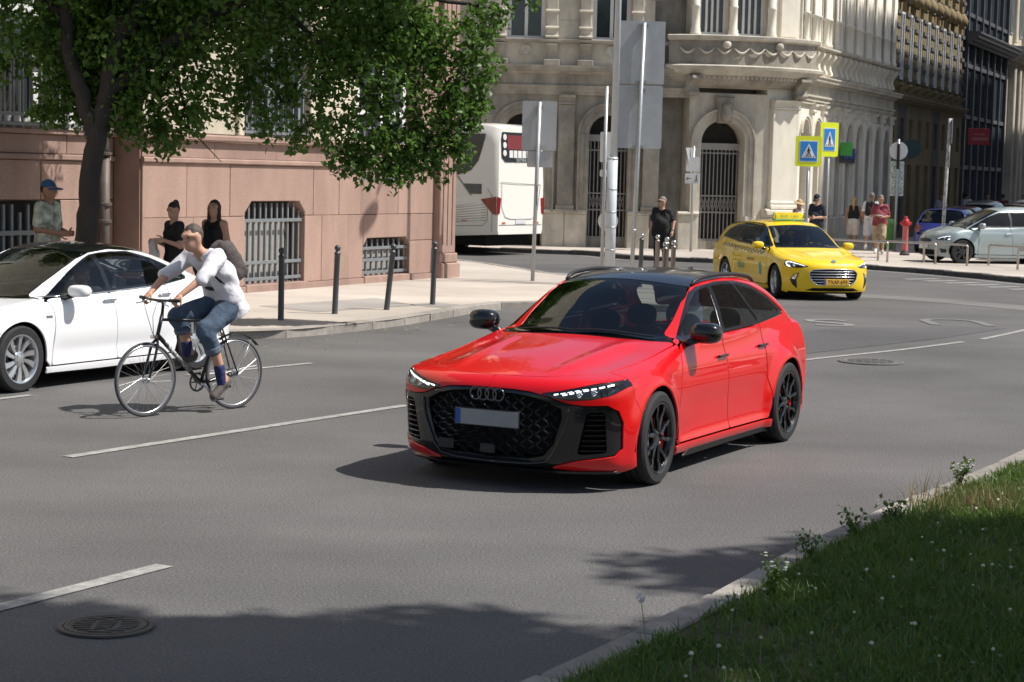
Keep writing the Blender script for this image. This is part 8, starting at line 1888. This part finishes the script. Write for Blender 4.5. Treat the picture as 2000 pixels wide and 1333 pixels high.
person('stocky man in black shirt with shoulder bag waiting at the corner', (3.66, 48.6, 0.0), -1.9, pose(wrL=(.08, .30, .92), elL=(-.03, .29, 1.15), wrR=(.04, -.28, .90), face=(.75, -.66, -.05), anL=(-.02, .13, .085), toL=(.13, .16, .03)), SK_A, 1.80, .014, [top_(F_BLACK, .75, .10, .022), legs_(F_BLACK, 1.0), shoes_(S_DARK), hair_(H_GREY), pack_(F_BLACK, F_BLACK, (.09, .14, .19)), lambda c: (lambda b: (b.box(tuple(c['H']+c['f']*.092+c['u']*.016), (.03, .13, .035), rz=math.atan2(c['f'][1], c['f'][0])), b.build('sunglasses', M_BLACKGLOSS, c['t'])))(MB()), lambda c: (lambda b: (b.lathe([(.036, 0), (.038, .012), (.036, .024)], c=tuple(c['g']['wrL']+np.array([-.005, 0, .02])), n=12), b.build('wristwatch', M_BALL, c['t'])))(MB())], group='people at the corner house', bulk=1.14)
person('woman in straw sun hat and white top behind the taxi', (8.17, 56.2, ZP), -1.0, pose(wrL=(.20, .05, 1.08), elL=(.0, .22, 1.12), hdL=(1, -.4, 0), face=(.9, .1, -.3)), SK_B, 1.62, .018, [top_(F_OFFW, 0, .02, .014), legs_(F_KHAKI, .45, .03, 'skirt'), shoes_(S_WHITE), hair_(H_BROWN), cap_(F_STRAW, 'hat')], True, group='people at the corner house')
person('man in navy shirt and dark cap reading his phone behind the taxi', (8.66, 56.0, ZP), -2.2, pose(elL=(-.02, .25, 1.12), wrL=(.24, .08, 1.10), elR=(-.02, -.25, 1.12), wrR=(.24, -.08, 1.10), hdL=(1, -.2, 0), hdR=(1, .2, 0), face=(.85, .1, -.45)), SK_A, 1.78, .018, [top_(F_NAVY, .75, .06, .02), legs_(F_NAVY, 1.0), shoes_(S_DARK), cap_(F_NAVY), lambda c: (lambda b: (b.box(tuple(c['g']['wrL']+np.array([.10, -.08, .02])), (.08, .14, .012)), b.build('phone', M_BLACKGLOSS, c['t'])))(MB())], group='people at the corner house', bulk=1.08)
WALK = dict(knL=(.16, .10, .51), anL=(.24, .10, .095), toL=(.39, .11, .075), knR=(-.02, -.10, .49), anR=(-.26, -.10, .16), toR=(-.13, -.11, .035), wrR=(.17, -.26, .93), elR=(.03, -.24, 1.13), wrL=(-.14, .26, .91), elL=(-.09, .24, 1.13))
person('blond woman in black top and white shorts walking away', (10.88, 62.7, ZP), 1.35, pose(**WALK), SK_B, 1.68, .018, [top_(F_BLACK, 0, -.02, .012), legs_(F_OFFW, .42, .035, 'shorts', top=.10), shoes_(S_WHITE), hair_(H_BLOND, 'tail')], True, group='people walking on the right pavement')
person('man in white shirt and grey shorts with black backpack walking away', (11.30, 61.9, ZP), 1.25, pose(**{**WALK, 'knL': (-.02, .10, .49), 'anL': (-.24, .10, .15), 'toL': (-.11, .11, .035), 'knR': (.16, -.10, .51), 'anR': (.24, -.10, .095), 'toR': (.39, -.11, .075), 'wrL': (.15, .26, .92), 'wrR': (-.12, -.26, .9)}), SK_B, 1.84, .018, [top_(F_WHITE, .7, .02, .02), legs_(F_LGREY, .46, .035, 'shorts', top=.10), shoes_(S_WHITE), hair_(H_GREY), pack_(F_BLACK)], group='people walking on the right pavement')
person('grey haired man in maroon shirt and khaki shorts walking towards us', (11.12, 59.4, ZP), -1.75, pose(**{**WALK, 'wrL': (.24, .06, 1.10), 'elL': (-.02, .25, 1.13), 'wrR': (.24, -.06, 1.16), 'elR': (-.02, -.25, 1.13), 'hdL': (1, -.4, 0), 'hdR': (1, .4, 0), 'face': (.9, 0, -.35)}), SK_B, 1.78, .018, [top_(F_MAROON, .75, .06, .022), legs_(F_KHAKI, .52, .035, 'shorts'), shoes_(S_WHITE), hair_(H_GREY), lambda c: (lambda b: (b.box(tuple(c['g']['wrL']+np.array([.09, -.06, .05])), (.10, .16, .03), rz=.3), b.build('papers', F_WHITE, c['t'])))(MB())], group='people walking on the right pavement', bulk=1.08)
FAR = [((17.9, 82.0), F_LGREY, F_NAVY, 'far walker in grey shirt, leftmost of the shaded crowd'), ((20.8, 90.0), F_WHITE, F_KHAKI, 'far walker in pale shirt beside the leftmost one in the shade'), ((21.3, 88.0), cloth('teal_shirt', (.22, .42, .38)), F_NAVY, 'far walker in pale teal shirt in the shaded street'), ((22.6, 90.5), F_MAROON, F_NAVY, 'far walker in dark red shirt in the shaded street'), ((23.7, 91.0), cloth('blue_shirt', (.10, .13, .32)), F_BLACK, 'far walker in blue shirt near the right edge'), ((25.2, 94.0), F_BLACK, F_DENIM, 'rightmost far walker in black in the shaded street')]
for k, ((x, y), a, b_, lab) in enumerate(FAR):
    person(lab, (x, y, .123), 1.2 if k % 2 else -1.9, pose(**WALK), SK_A, 1.74, .03, [top_(a, .75, .05, .022), legs_(b_, 1.0), hair_(H_DARK)], group='walkers in the shaded street', face=False)
# drivers
SIT = pose(pelvis=(0, 0, .30), chest=(-.14, 0, .58), neck=(-.17, 0, .80), head=(-.12, 0, .96), shL=(-.17, .175, .74), shR=(-.17, -.175, .74), elL=(.06, .25, .55), elR=(.06, -.25, .55), wrL=(.30, .16, .62), wrR=(.30, -.16, .62), hipL=(.02, .09, .28), hipR=(.02, -.09, .28), knL=(.42, .13, .36), knR=(.42, -.13, .36), anL=(.68, .12, .06), anR=(.68, -.12, .06), toL=(.80, .12, .10), toR=(.80, -.12, .10))
def driver(root, pos, lab, shirt, hr, grp='drivers seen through windscreens'):
    M_ = Matrix.Translation(root.location) @ Matrix.Rotation(root.rotation_euler.z, 4, 'Z'); p = M_ @ Vector(pos)
    person(lab, tuple(p), root.rotation_euler.z, SIT, SK_A, 1.72, .018, [top_(shirt, .9, .0, .016), legs_(F_NAVY, 1.0), hair_(hr)], hands=('g', 'g'), group=grp)
driver(red, (-.12, .37, .20), 'grey haired driver at the wheel of the red car', F_BLACK, H_GREY)
driver(taxi, (-.02, .36, .22), 'driver at the wheel of the yellow taxi', F_NAVY, H_DARK)
driver(wcar, (.02, .37, .18), 'driver in the white car at the left edge', F_LGREY, H_BROWN)
